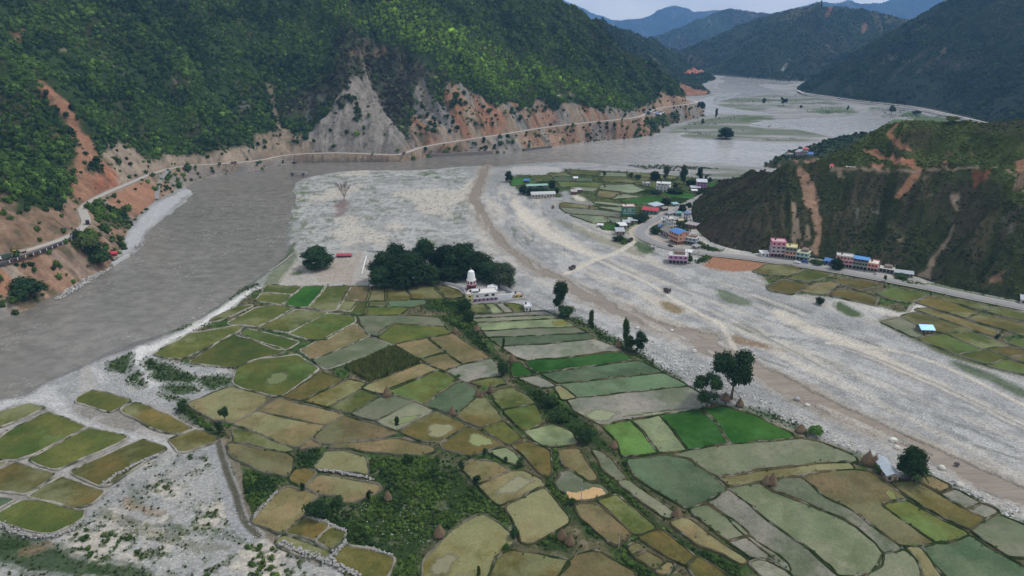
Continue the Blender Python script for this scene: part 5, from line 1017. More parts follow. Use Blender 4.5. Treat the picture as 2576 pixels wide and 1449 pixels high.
def scatter(name, label, pts, scl, tint, coll, nproto, cat='shrubs', squash=None):
    n_ = len(pts); rs = np.random.RandomState(n_ % 9973)
    me = bpy.data.meshes.new(name); me.vertices.add(n_); me.vertices.foreach_set('co', np.asarray(pts, np.float32).ravel()); me.update()
    def att(nm, typ, arr, key):
        a = me.attributes.new(nm, typ, 'POINT'); a.data.foreach_set(key, np.asarray(arr).ravel())
    sv = np.stack([scl*(.8+.4*rs.rand(n_)), scl*(.8+.4*rs.rand(n_)), scl*(.8+.5*rs.rand(n_))*(1 if squash is None else squash)], 1)
    att('scl', 'FLOAT_VECTOR', sv.astype(np.float32), 'vector')
    att('rot', 'FLOAT_VECTOR', np.stack([rs.normal(size=n_)*.12, rs.normal(size=n_)*.12, rs.rand(n_)*6.28], 1).astype(np.float32), 'vector')
    att('tint', 'FLOAT_VECTOR', np.asarray(tint, np.float32), 'vector')
    att('pid', 'INT', rs.randint(0, nproto, n_).astype(np.int32), 'value')
    o = link(bpy.data.objects.new(name, me))
    ng = bpy.data.node_groups.new(name+'_spread', 'GeometryNodeTree')
    ng.interface.new_socket('Geometry', in_out='INPUT', socket_type='NodeSocketGeometry'); ng.interface.new_socket('Geometry', in_out='OUTPUT', socket_type='NodeSocketGeometry')
    gi = ng.nodes.new('NodeGroupInput'); go = ng.nodes.new('NodeGroupOutput')
    ip = ng.nodes.new('GeometryNodeInstanceOnPoints'); ci = ng.nodes.new('GeometryNodeCollectionInfo')
    ci.inputs['Collection'].default_value = coll; ci.inputs['Separate Children'].default_value = True; ci.inputs['Reset Children'].default_value = True
    def na(nm, typ):
        q = ng.nodes.new('GeometryNodeInputNamedAttribute'); q.data_type = typ; q.inputs['Name'].default_value = nm; return q.outputs['Attribute']
    l = ng.links.new
    l(gi.outputs[0], ip.inputs['Points']); l(ci.outputs[0], ip.inputs['Instance']); ip.inputs['Pick Instance'].default_value = True
    l(na('pid', 'INT'), ip.inputs['Instance Index']); l(na('rot', 'FLOAT_VECTOR'), ip.inputs['Rotation']); l(na('scl', 'FLOAT_VECTOR'), ip.inputs['Scale'])
    l(ip.outputs[0], go.inputs[0])
    md = o.modifiers.new('spread', 'NODES'); md.node_group = ng
    return tag(o, label, cat, kind='stuff')
def sample_faces(co, f, wv, n_, rs, flat_w=False):
    A = co[f[:, 0]]; B = co[f[:, 1]]; D = co[f[:, 2]]; E = co[f[:, 3]]
    ar = np.linalg.norm(np.cross(B-A, E-A), axis=1)*wv[f].mean(1)
    k = rs.choice(len(f), n_, p=ar/ar.sum()); u = rs.rand(n_, 1); v = rs.rand(n_, 1)
    p = (A[k]*(1-u)+B[k]*u)*(1-v)+(E[k]*(1-u)+D[k]*u)*v
    return p, f[k]
def hill_scatter(hill, name, label, n_, r0, r1, dark, mid, bright, seed, visible=None, sink=.35, pw=1.6, squash=None):
    co, f, veg, tint = HILLV[hill]; rs = np.random.RandomState(seed)
    wv = veg.copy()
    if visible is not None: wv = wv*visible(co)
    p, fk = sample_faces(co, f, wv, n_, rs)
    s = r0+(r1-r0)*rs.rand(n_)**pw
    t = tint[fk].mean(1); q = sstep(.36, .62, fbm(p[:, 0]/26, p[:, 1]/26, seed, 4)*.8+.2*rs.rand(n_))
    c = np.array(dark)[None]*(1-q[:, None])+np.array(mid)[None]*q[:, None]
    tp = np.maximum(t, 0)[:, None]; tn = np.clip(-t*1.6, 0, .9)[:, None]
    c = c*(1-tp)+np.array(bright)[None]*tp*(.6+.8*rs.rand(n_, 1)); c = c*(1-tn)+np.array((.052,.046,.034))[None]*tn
    hl = (rs.rand(n_) < .07)[:, None]; c = np.where(hl, c*1.5+np.array((.012,.018,.0)), c); c = c*(.72+.55*rs.rand(n_, 1)**1.5)
    s = s*(.40+1.2*fbm(p[:, 0]/15, p[:, 1]/15, seed+70, 3)); p[:, 2] -= s*sink
    return scatter(name, label, p, s, c, BUSHES, 5, squash=squash)
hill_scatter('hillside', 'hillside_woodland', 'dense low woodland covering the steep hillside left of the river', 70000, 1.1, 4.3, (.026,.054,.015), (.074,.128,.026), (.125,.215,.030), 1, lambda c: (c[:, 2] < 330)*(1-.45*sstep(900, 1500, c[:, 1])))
hill_scatter('spur_hill', 'spur_scrub', 'low dark scrub and grass covering the spur hill', 30000, .35, 1.4, (.024,.042,.012), (.056,.072,.022), (.085,.126,.024), 2, None, .3, 2.2, .75)
hill_scatter('mountain_slope', 'mountain_woodland', 'dense woodland on the dark mountain slope', 42000, 1.4, 3.6, (.022,.046,.016), (.048,.080,.024), (.065,.10,.026), 3, lambda c: (c[:, 2] < 480))
hill_scatter('far_hill', 'ridge_woodland', 'woodland on the ridge behind the green spur', 14000, 1.8, 4.4, (.024,.052,.018), (.05,.088,.026), (.07,.11,.03), 4)
hill_scatter('valley_head_hill', 'valley_head_woodland', 'sparse woodland on the rounded hill at the valley head', 22000, 1.7, 4.4, (.030,.058,.022), (.058,.09,.03), (.075,.11,.03), 5)
hill_scatter('blue_mountain', 'mountain_forest', 'forest on the hazy blue mountain', 12000, 5, 12, (.03,.05,.03), (.05,.07,.035), (.06,.09,.03), 6)
hill_scatter('blue_ridge', 'blue_ridge_forest', 'forest on the blue ridge in front of the rounded peak', 9000, 4, 9, (.03,.05,.03), (.05,.07,.035), (.06,.09,.03), 8)
hill_scatter('distant_ridge', 'ridge_forest', 'forest along the hazy ridge behind the rounded hill', 10000, 4.5, 11, (.03,.05,.03), (.05,.07,.035), (.06,.09,.03), 7)
# scrub and weeds of the valley floor
gf = grid_faces(nr_, nc_)[:, ::-1]; gco = np.stack([gX, gY, gZ], 1)
in_view = (PXg.ravel() > -120)*(PXg.ravel() < 2700)*(PYg.ravel() < 1520)*(PYg.ravel() > 225)
rs_ = np.random.RandomState(77)
def in_fields(x, y):
    m_ = np.zeros(len(x), bool)
    for typ, P, o_, c_ in FPOLY: m_ |= poly_sdf(x, y, P, 2) > -.2
    return m_
big = sstep(.75, .95, veg_zone)*in_view
p, fk = sample_faces(gco, gf, big*(.12+.88*sstep(.36, .6, n_mid)), 15000, rs_); p = p[~in_fields(p[:, 0], p[:, 1])]
q = rs_.rand(len(p)); s = .28+.82*rs_.rand(len(p))**2.6; p[:, 2] -= s*.25
nn = fbm(p[:, 0]/12, p[:, 1]/12, 9, 3)[:, None]; c = np.array((.030,.060,.016))*(1-sstep(.35,.62,nn))+np.array((.075,.125,.028))*sstep(.35,.62,nn); c = c*(.7+.6*q[:, None])
scatter('thicket', 'dark green thickets and hedges between the paddy fields', p, s, c, BUSHES, 5)
low = veg_zone*(veg_zone < .9)*in_view
p, fk = sample_faces(gco, gf, low, 22000, rs_); p = p[~in_fields(p[:, 0], p[:, 1])]
s = .22+.55*rs_.rand(len(p))**2+.0006*np.hypot(p[:, 0], p[:, 1]); c = np.array((.050,.078,.028))+rs_.rand(len(p), 1)*np.array((.045,.05,.015))
scatter('weeds', 'scattered weeds and grass tufts on gravel and field edges', p, s, c, TUFTS, 3)
BARS = [[(1772,250),(1850,238),(1932,234),(2007,239),(2082,251),(2150,275),(2145,286),(2082,290),(2007,276),(1932,264),(1850,260)],[(1690,326),(1760,304),(1840,292),(1932,287),(1955,310),(1940,320),(2000,322),(2080,342),(1960,356),(1880,345),(1780,346)],[(2200,262),(2420,302),(2400,328),(2240,328)],[(1560,414),(1700,417),(1930,434),(1850,448),(1640,430)]]
bp_, bs_ = [], []
for pts in BARS:
    P = gpoly(pts); lo = P.min(0); hi = P.max(0); q = lo+rs_.rand(2600, 2)*(hi-lo); q = q[pip(q[:, 0], q[:, 1], P)]; q = q[fbm(q[:, 0]/110+q[:, 1]/300, q[:, 1]/26, 145, 4) > .53]; bp_.append(q)
q = np.vstack(bp_)
scatter('bar_scrub', 'low scrub dotted over the far gravel bars of the river', np.hstack([q, np.full((len(q), 1), -.1)]), .5+1.3*rs_.rand(len(q))**3, np.array((.055,.075,.035))+rs_.rand(len(q), 1)*np.array((.03,.04,.01)), BUSHES, 5, squash=.7)
# bushes and grass along the bunds
L_ = []
for typ, P, o_, c_ in FPOLY:
    d_ = np.hypot(*P.mean(0)); st_ = 3.2 if c_[0] > 560 else 9.0
    Q = resample(np.vstack([P, P[:1]]), st_*max(1, d_/350)); L_.append(Q[:, :2]*1.0+rs_.normal(size=(len(Q), 2))*.55)
Q = np.vstack(L_); k_ = fbm(Q[:, 0]/14, Q[:, 1]/14, 303, 3)+.25*rs_.rand(len(Q)); Q = Q[k_ > .58]
s = .25+.4*rs_.rand(len(Q))**2
scatter('bund_grass', 'grass and low plants growing along the bunds', np.hstack([Q, np.full((len(Q), 1), .35)]), s, np.array((.040,.070,.020))+rs_.rand(len(Q), 1)*np.array((.03,.04,.01)), BUSHES, 5, squash=.7)
# stones
ROCKZ = [([(1560,850),(1640,850),(1720,890),(1790,930),(1880,985),(1870,1010),(1780,985),(1700,940),(1600,890)],1500,.22,.75),([(1880,985),(2000,1040),(2150,1110),(2280,1170),(2420,1215),(2590,1290),(2590,1350),(2450,1262),(2400,1240),(2300,1190),(2160,1140),(2000,1075),(1900,1020)],2600,.2,.75),
 ([(130,752),(215,699),(262,680),(280,668),(282,676),(220,712),(150,756)],420,.3,.9),([(325,650),(352,622),(370,605),(352,628)],60,.3,.6),([(230,930),(330,950),(400,1000),(420,1030),(330,1000),(260,965)],500,.18,.4),
 ([(180,1330),(300,1310),(420,1350),(560,1410),(700,1449),(400,1449),(300,1400)],900,.12,.35),([(400,1180),(520,1200),(600,1290),(700,1380),(560,1380),(440,1280)],600,.12,.32),([(870,1180),(1000,1250),(1150,1330),(1040,1380),(940,1340),(900,1280)],380,.12,.38),
 ([(726,480),(764,447),(869,430),(1081,426),(1180,500),(1172,560),(1000,620),(745,640),(724,610)],1500,.25,.7),([(1300,510),(1420,520),(1560,600),(1500,600),(1380,540)],300,.3,.7),([(1600,665),(1700,690),(1800,700),(1932,730),(1900,740),(1700,705)],300,.25,.6),([(1760,820),(1930,900),(2200,1030),(2500,1160),(2590,1170),(2590,1100),(2200,960),(1930,800)],1500,.14,.45)]
RP, RS = [], []
for pts, n_, a_, b_ in ROCKZ:
    P = gpoly(pts); lo = P.min(0); hi = P.max(0); q = lo+rs_.rand(n_*4, 2)*(hi-lo); q = q[pip(q[:, 0], q[:, 1], P)][:n_]
    RP.append(q); RS.append(a_+(b_-a_)*rs_.rand(len(q))**4)
RP = np.vstack(RP); RS = np.concatenate(RS)
ok = ~in_fields(RP[:, 0], RP[:, 1]); RP, RS = RP[ok], RS[ok]
scatter('stones', 'pale stones strewn over the stream banks and gravel', np.hstack([RP, np.full((len(RP), 1), -.05)]), RS, np.ones((len(RP), 3))*.5, ROCKS, 4, 'stones')
# maize plot
MZ = G(np.array([(868,925),(986,875),(1056,912),(931,961)], float)); lo = MZ.min(0); hi = MZ.max(0)
q = lo+rs_.rand(9000, 2)*(hi-lo); q = q[pip(q[:, 0], q[:, 1], MZ)][:3600]
nn = fbm(q[:, 0]/9, q[:, 1]/9, 55, 3)[:, None]
scatter('maize_crop', 'plot of tall dark green maize in the middle of the tan fields', np.hstack([q, np.zeros((len(q), 1))]), .75+.5*rs_.rand(len(q)), np.array((.11,.17,.05))*(1-nn*.8)+np.array((.26,.25,.08))*nn*rs_.rand(len(q), 1), TUFTS, 3, 'maize', squash=2.0)
# ================================================================== single trees
LEAFM = dict(dark=leaf_mat('dark_leaves', False, (.020,.042,.015), 3.0, .55, 1.9), mid=leaf_mat('green_leaves', False, (.032,.062,.020), 3.0, .6, 1.5), light=leaf_mat('light_leaves', False, (.075,.105,.032), 3.0, .6, 1.5),
 grey=leaf_mat('grey_leaves', False, (.045,.064,.036), 3.0, .6, 1.5), fresh=leaf_mat('fresh_leaves', False, (.055,.12,.025), 3.0, .6, 1.4))
BARK = plain('bark', (.10,.08,.06), .95, .35, 2.0)
PALEBARK = plain('pale_bark', (.26,.21,.18), .95, .3, 2.0)
def trunk_mesh(rs, htop, r, limbs):
    mb = MB(); p = Vector((0, 0, -.02)); q = p
    for k in range(4):
        q2 = Vector((rs.normal()*.012, rs.normal()*.012, htop*(k+1)/4)); mb.tube(q, q2, r*(1-.16*k), r*(1-.16*(k+1)), 7); q = q2
    for c in limbs:
        a = Vector((0, 0, htop*(.55+.4*rs.rand()))); e = Vector(c); m_ = a.lerp(e, .5)+Vector((0, 0, .03))
        mb.tube(a, m_, r*.5, r*.34, 5); mb.tube(m_, e, r*.34, r*.12, 5)
    return mb.data('trunk', BARK)
def crown_spec(kind, rs):
    if kind == 'broad':   # wide dense dome down low
        cs = [(0, 0, .58)]; rd = [.30]
        for k in range(15):
            a = k*2.4+rs.rand(); q = .14+.22*rs.rand(); z = .36+.40*rs.rand()*(1-q*1.1)
            cs.append((q*math.cos(a), q*math.sin(a), z)); rd.append(.13+.09*rs.rand())
        for k in range(9):
            a = k*.7+rs.rand()*.4; q = .30+.08*rs.rand(); cs.append((q*math.cos(a), q*math.sin(a), .18+.16*rs.rand())); rd.append(.13+.06*rs.rand())
        for k in range(5):
            a = k*1.3+rs.rand(); cs.append((.15*math.cos(a), .15*math.sin(a), .72+.06*rs.rand())); rd.append(.15+.05*rs.rand())
        return cs, rd, 5200, .030, .34, .045
    if kind == 'tall':    # stacked uneven lobes with gaps
        cs = []; rd = []
        for k in range(13):
            z = .26+.62*k/12; a = rs.rand()*6.28; q = .24*(.35+.65*rs.rand())*(1.15-abs(z-.68))
            cs.append((q*math.cos(a), q*math.sin(a), z)); rd.append(.13+.10*rs.rand())
        return cs, rd, 2800, .032, .62, .03
    if kind == 'open':    # big spreading crown with sky holes
        cs = []; rd = []
        for k in range(17):
            a = k*2.39+rs.rand()*.6; z = .33+.56*rs.rand(); q = .40*math.sqrt(max(0, 1-((z-.60)/.42)**2))*(.5+.5*rs.rand())
            cs.append((q*math.cos(a), q*math.sin(a), z)); rd.append(.10+.10*rs.rand())
        return cs, rd, 4200, .026, .42, .035
    if kind == 'small':
        cs = []; rd = []
        for k in range(7):
            a = k*2.4; z = .30+.5*rs.rand(); q = .24*rs.rand()
            cs.append((q*math.cos(a), q*math.sin(a), z)); rd.append(.17+.12*rs.rand())
        return cs, rd, 520, .065, .45, .03
    if kind == 'shrub':
        cs = []; rd = []
        for k in range(11):
            a = k*2.4; q = .36*rs.rand()**.5; z = .30+.30*rs.rand()
            cs.append((q*math.cos(a), q*math.sin(a), z)); rd.append(.17+.12*rs.rand())
        return cs, rd, 1100, .05, .2, .02
TREE_CACHE = {}
def tree_meshes(kind, tone, var):
    key = (kind, tone, var)
    if key in TREE_CACHE: return TREE_CACHE[key]
    rs = np.random.RandomState(abs(hash(kind)) % 1 + {'broad': 100, 'tall': 200, 'open': 300, 'small': 400, 'shrub': 500}[kind]+var*7)
    cs, rd, n_, sz, ht, r = crown_spec(kind, rs)
    mb = MB()
    for c_, r_ in zip(cs, rd): core(mb, c_, r_*.66, rs, 6, 4)
    v, f = leaf_quads(rs, cs, rd, n_, sz); mb.add(v, f)
    res = (mb.data('crown', LEAFM[tone]), trunk_mesh(rs, ht, r, cs[1:6]))
    TREE_CACHE[key] = res
    return res
def frond_mesh(nf, l, droop, wd, z0, mat, rs, lift=.6):
    mb = MB()
    for k in range(nf):
        a = 2*math.pi*k/nf+rs.rand()*.5; el = lift*(.3+.9*rs.rand()); pts = []
        for i in range(6):
            t = i/5; rr = l*t*math.cos(el); zz = z0+l*t*math.sin(el)-droop*l*t*t
            pts.append((rr*math.cos(a), rr*math.sin(a), zz))
        for i in range(5):
            w0 = wd*math.sin(math.pi*(.12+.82*i/5)); w1 = wd*math.sin(math.pi*(.12+.82*(i+1)/5)); s_, c_ = math.sin(a), math.cos(a); p, q = pts[i], pts[i+1]
            mb.add([(p[0]-s_*w0, p[1]+c_*w0, p[2]-w0*.35), p, q, (q[0]-s_*w1, q[1]+c_*w1, q[2]-w1*.35)], [(0, 1, 2, 3)])
            mb.add([p, (p[0]+s_*w0, p[1]-c_*w0, p[2]-w0*.35), (q[0]+s_*w1, q[1]-c_*w1, q[2]-w1*.35), q], [(0, 1, 2, 3)])
    return mb.data('crown', mat)
def on_ground(px, py, hill=None):
    if hill is not None:
        q = hill.cast([(px, py)])[0]; return Vector(q)
    x, y = gp(px, py); return Vector((x, y, 0.0))
NTREE = 0
def tree(kind, tone, bx, by, ty, wv, label, name='tree', group=None, hill=None):
    global NTREE
    NTREE += 1
    p = on_ground(bx, by, hill); s = math.sqrt(p.x**2+p.y**2+(CAM_H-p.z)**2); dep = math.asin((CAM_H-p.z)/s)
    H = max(1.2, (by-ty)/FOC*s/math.cos(dep)); W = max(.8, wv/FOC*s)
    o = thing(name, label, 'tree' if kind != 'shrub' else 'bush', p-Vector((0, 0, .1)), (NTREE*1.7) % 6.28, group)
    rs = np.random.RandomState(NTREE)
    if kind in ('palm', 'banana'):
        m_ = LEAFM['mid' if kind == 'palm' else 'fresh']
        if kind == 'palm': me = frond_mesh(30, .62, .55, .045, .45, m_, rs, .9); tk = MB().tube((0,0,-.02), (0,0,.5), .05, .04, 8).data('trunk', BARK)
        else: me = frond_mesh(11, .62, .5, .10, .45, m_, rs, 1.1); tk = MB().tube((0,0,-.02), (0,0,.5), .06, .045, 8).data('trunk', PALEBARK)
    else:
        me, tk = tree_meshes(kind, tone, NTREE % 4)
    c = link(bpy.data.objects.new('crown', me), o); t = link(bpy.data.objects.new('trunk', tk), o)
    o.scale = (W, W, H)
    return o
GROVE = 'dark trees of the temple grove'
for cx, ty, by, wv, tone, lb in ((1069,596,676,62,'dark','tallest dark tree at the back of the temple grove'),(1120,612,684,60,'dark','dark tree in the back row of the grove, right of its tallest tree'),(1165,606,694,94,'dark','broad dark dome tree at the right back of the temple grove'),
 (1000,610,684,72,'dark','dark tree at the left back of the temple grove'),(967,630,706,74,'dark','dark tree on the left edge of the temple grove'),(1030,632,716,104,'dark','widest dark tree in the middle front of the temple grove'),(962,668,720,66,'dark','low dark tree at the left front corner of the temple grove'),
 (1012,675,722,70,'dark','low dark tree on the front edge of the grove beside the curved wall'),(1086,664,714,52,'mid','lighter green tree in the front gap of the temple grove'),(1133,664,706,72,'dark','dark tree just left of the white temple tower'),(1196,632,694,96,'dark','large dark tree directly behind the white temple tower'),
 (1230,656,706,84,'dark','dark tree right behind the white canopy roof'),(1268,656,720,60,'grey','greyer open tree at the right end of the temple grove')):
    tree('broad', tone, cx, by, ty, wv, lb, 'mango_tree' if tone == 'dark' else 'tree', GROVE)
tree('broad', 'dark', 801, 674, 619, 78, 'lone round dark tree on the bare yard beside the river bank', 'mango_tree')
for k_, tn, x, b_, t_, w_, lb in (
 ('tall','dark',1406,782,711,50,'tall dark tree with a two part crown at the stream bank near the temple'),('shrub','dark',1424,797,762,40,'low dark spreading tree at the foot of the tall two part tree'),('tall','mid',1487,836,781,22,'slender tree with two separate leaf clumps beside the field edge path'),
 ('tall','mid',1572,872,803,27,'tall slender tree of the riverside pair below the slender clump tree'),('small','mid',1584,880,842,34,'short bushy tree between the slender tree and its leaning neighbour'),('tall','dark',1611,886,837,38,'forked dark tree on the bank right of the tall slender tree'),
 ('open','dark',1840,1003,891,102,'largest tree with wide airy crown on the stream bank above the bright paddies'),('open','dark',1778,1024,948,76,'second large tree just left of the wide airy riverside tree'),
 ('broad','dark',2288,1203,1133,58,'dark round tree behind the tin roofed hut'),('palm','mid',2304,1216,1164,60,'palm with drooping fronds beside the tin roofed hut'),
 ('small','mid',999,1082,1051,17,'lone little tree standing on a bund beside the lime weed paddy'),('banana','fresh',1153,958,936,22,'banana plant on the bund corner beside the grey mud field'),('banana','fresh',1217,990,966,26,'banana plant between the two bund side haystacks'),
 ('open','mid',462,1036,1008,24,'small tree at the top of the hedge by the near river gravel'),('open','mid',566,1060,1028,24,'thin young tree with round top on the left field hedge'),('small','dark',553,1090,1062,22,'bushy tree at the hedge end left of the tan fields'),
 ('small','dark',1219,1150,1127,16,'dark little tree on the bund above the big thicket'),('small','mid',1239,1156,1136,11,'slim sapling right of the dark bund tree'),('small','mid',1273,1164,1151,13,'low sapling at the end of the bund saplings'),
 ('small','dark',1161,1184,1158,18,'dark bushy tree on the right edge of the big thicket'),('small','dark',1198,1224,1196,24,'leaning dark tree on the thicket edge beside the tan field'),('shrub','mid',1028,1166,1138,24,'light green bush at the top edge of the big thicket'),
 ('shrub','dark',795,1304,1258,48,'large dark bush at the lower left of the big thicket'),('shrub','mid',850,1272,1246,26,'round bush on the lower edge of the grey tan field'),('small','dark',928,1258,1235,15,'dark sapling between the grey tan field and the thicket'),('small','dark',762,1234,1214,14,'dark sapling at the corner of the small ochre field'),
 ('shrub','fresh',1272,1384,1368,17,'bright green bush at the edge of the large ochre field'),('small','mid',1205,1455,1425,14,'sapling on the lowest bund at the picture edge'),('small','mid',1308,1174,1153,22,'sparse sapling beside the ochre field by the grassy lane'),
 ('shrub','mid',1437,1267,1252,20,'yellow green bush on the bank below the muddy pool'),('shrub','dark',1294,1354,1326,24,'dark bush at the left corner of the large tan field'),('small','mid',1267,880,846,11,'thin sapling beside the long flooded terraces'),
 ('shrub','fresh',2050,1093,1068,36,'palm like bush beside the haystack on the stream bank'),('shrub','mid',1412,800,784,20,'bush at the foot of the riverside path'),('shrub','dark',2062,766,746,22,'round dark bush on the gravel below the village road'),('small','dark',2507,853,841,12,'tiny dark tree among the right hand fields'),
 ('small','mid',2205,1190,1172,20,'bush between the haystacks and the tin roofed hut'),('shrub','dark',1168,788,745,34,'bush at the corner of the yellow temple house'),('shrub','mid',1180,810,775,34,'bush in the hedge below the yellow temple house'),('shrub','dark',1265,945,905,30,'dark bush in the hedge beside the grey mud field'),
 ('shrub','mid',1376,1020,985,44,'round bush at the head of the long central hedge'),('shrub','mid',1405,1060,1025,46,'bush in the middle of the long central hedge'),('shrub','dark',1470,1110,1072,44,'bush low in the long central hedge near the bright seedlings')):
    tree(k_, tn, x, b_, t_, w_, lb, 'tree' if k_ not in ('shrub','banana','palm') else {'shrub':'bush','banana':'banana_plant','palm':'palm_tree'}[k_])
for k_, tn, x, b_, t_, w_, lb in (
 ('broad','dark',1280,457,429,21,'dark round tree at the stream mouth beside the village fields'),('small','dark',1520,444,430,11,'small dark tree among the farthest village paddies'),('small','mid',1587,448,434,15,'bush tree on the far field edge left of the round dark tree'),('shrub','dark',1604,451,437,17,'dark bush beside the bush tree on the far field edge'),
 ('broad','dark',1648,453,430,27,'round dark tree at the far edge of the village fields'),('tall','light',1674,455,421,20,'tall pale green tree right of the round dark field tree'),('tall','dark',1719,464,420,25,'tallest dark tree behind the white three storey house'),('tall','mid',1760,455,422,21,'tall green tree behind the purple house'),
 ('small','mid',1775,459,439,12,'middling tree right of the tall tree behind the purple house'),('small','dark',1786,460,446,13,'dark little tree right of the purple house'),('shrub','dark',1813,460,450,13,'dark bush on the green field before the spur'),('shrub','dark',1824,461,452,10,'small dark bush nearest to the spur slope'),
 ('broad','dark',1738,467,451,23,'dark spreading tree left of the purple house'),('small','dark',1698,475,459,16,'dark tree beside the white three storey house'),('shrub','dark',1700,486,470,40,'dark hedge bush right of the white three storey house'),('shrub','dark',1650,487,476,30,'dark bush in front of the white three storey house'),
 ('tall','dark',1388,478,454,29,'tallest dark tree behind the long school'),('small','dark',1399,490,472,19,'dark tree at the right end of the long school'),('shrub','dark',1360,485,466,38,'low dark tree behind the middle of the long school'),('broad','dark',1334,491,469,20,'dark tree left of the long school'),('broad','dark',1316,488,465,22,'leftmost dark tree near the white memorial post'),
 ('broad','dark',1675,514,497,24,'dark tree beside the deep green field by the road'),('broad','dark',1716,533,513,21,'dark tree on the road side below the spur foot'),('small','dark',1733,530,511,19,'dark tree at the foot of the spur by the road'),('shrub','dark',1606,558,535,44,'dark bushes below the green painted house'),
 ('broad','dark',1648,588,570,26,'dark tree inside the road bend'),('small','dark',1552,576,560,15,'dark tree left of the white tin shed'),('shrub','dark',1554,606,590,26,'dark bush below the grey tin shed'),('small','dark',1736,662,641,20,'dark tree right of the purple unfinished house'),('shrub','dark',1700,570,550,30,'dark bush behind the white and yellow house'),
 ('broad','dark',2104,679,651,30,'dark tree in front of the pink roadside house'),('small','mid',2226,709,694,10,'little roadside tree opposite the red fronted house'),('shrub','mid',2268,702,688,30,'green bush before the roadside tin shed'),('shrub','mid',2058,668,650,24,'green bush left of the blue shed'),
 ('broad','dark',1825,349,321,39,'lone broad tree on the river gravel in mid stream'),('tall','dark',1801,299,275,9,'slim dark tree on the far bar near the hamlet'),('broad','dark',1762,277,256,21,'dark tree at the tip of the green spur'),('small','mid',1767,314,299,10,'little tree on the shore below the hamlet'),
 ('open','mid',1971,266,247,17,'tree on the far green gravel bar'),('small','dark',2014,276,266,9,'small dark tree right of the far bar tree'),('small','mid',2132,279,266,6,'thin tree at the right end of the far bar'),('open','mid',2243,287,269,15,'tree on the far bank green strip'),('shrub','dark',2305,289,277,17,'dark bush tree on the far bank right of the strip'),
 ('small','grey',1920,267,249,11,'thin grey tree on the far bar edge')):
    tree(k_, tn, x, b_, t_, w_, lb, 'tree' if k_ != 'shrub' else 'bush')
for k_, tn, x, b_, t_, w_, lb in (('shrub','dark',78,746,698,74,'wide dark bush at the water edge below the orange bank'),('shrub','light',222,630,586,54,'light green bush below the roadside near the dark truck'),('shrub','mid',252,668,626,46,'green bush beside the red roofed river hut'),('shrub','dark',236,640,605,44,'dark bush between the light bush and the river hut')):
    tree(k_, tn, x, b_, t_, w_, lb, 'bush', None, HA)
for x, b_, t_, w_, lb in ((2453,311,286,17,'dark lone tree on the skyline of the spur'),(2250,312,300,14,'small tree on the spur skyline by the red track'),(2394,307,291,24,'yellow green bush on the spur skyline')):
    tree('small' if w_ < 20 else 'shrub', 'dark' if w_ < 20 else 'light', x, b_, t_, w_, lb, 'tree', None, HG)
# bare tree on the gravel bar
p = on_ground(866, 505); o = thing('dead_tree', 'bare leafless tree standing alone on the gravel bar', 'tree', p); rs = np.random.RandomState(5); mb = MB(); tk = MB()
tk.tube((0,0,-.2), (.1,0,5), .45, .3, 7)
def br(a, d, l, r, k):
    e = a+d*l; mb.tube(a, e, r, r*.6, 5)
    if k:
        for _ in range(4): br(a.lerp(e, .4+.6*rs.rand()), (d+Vector(rs.normal(size=3)*.42)+Vector((0,0,.25))).normalized(), l*.68, r*.55, k-1)
for i in range(6): a = i*1.05; br(Vector((.05,0,3+i*.35)), Vector((math.cos(a)*.5, math.sin(a)*.5, 1)).normalized(), 7.5, .22, 3)
tk.build('trunk', PALEBARK, o); mb.build('crown', plain('dry_twigs', (.20,.15,.13), .95, .2), o)
# ================================================================== buildings
WM = {}
def wm(col, rough=.85, var=.14):
    k = tuple(round(c, 3) for c in col)
    if k not in WM: WM[k] = plain('painted_wall_%d' % (len(WM)+1), col, rough, var, .9)
    return WM[k]
def tin(col, rough=.45):
    k = ('tin',)+tuple(col)
    if k not in WM:
        m, n, b = new_mat('corrugated_sheet_%d' % (len(WM)+1)); tc = N(n, 'ShaderNodeTexCoord')
        wv = N(n, 'ShaderNodeTexWave'); wv.inputs['Scale'].default_value = 1.3; wv.inputs['Distortion'].default_value = .3; n.links.new(tc.outputs['Object'], wv.inputs['Vector'])
        f = noise_node(n, tc.outputs['Object'], .7, 5.0)
        c = mixc(n, tuple(np.array(col)*.72), tuple(np.minimum(np.array(col)*1.15, .92)), f); c = mixc(n, c, mixc(n, gval(.86), gval(1.08), wv.outputs['Color']), 1.0, 'MULTIPLY')
        n.links.new(c, b.inputs['Base Color']); b.inputs['Roughness'].default_value = rough; b.inputs['Metallic'].default_value = .15
        WM[k] = m
    return WM[k]
WHITE_W, GREYC, DARKG, BRICKC = (.66,.66,.66), (.36,.35,.34), (.03,.033,.04), (.25,.13,.095)
GLASS = plain('dark_window_glass', DARKG, .25, .3, 1.0, .5)
TIMBER = plain('old_timber', (.11,.075,.05), .9, .3, 2.0)
CONC = plain('raw_concrete', GREYC, .9, .2, .8)
def lone(me_name, mb, mat, root): return mb.build(me_name, mat, root)
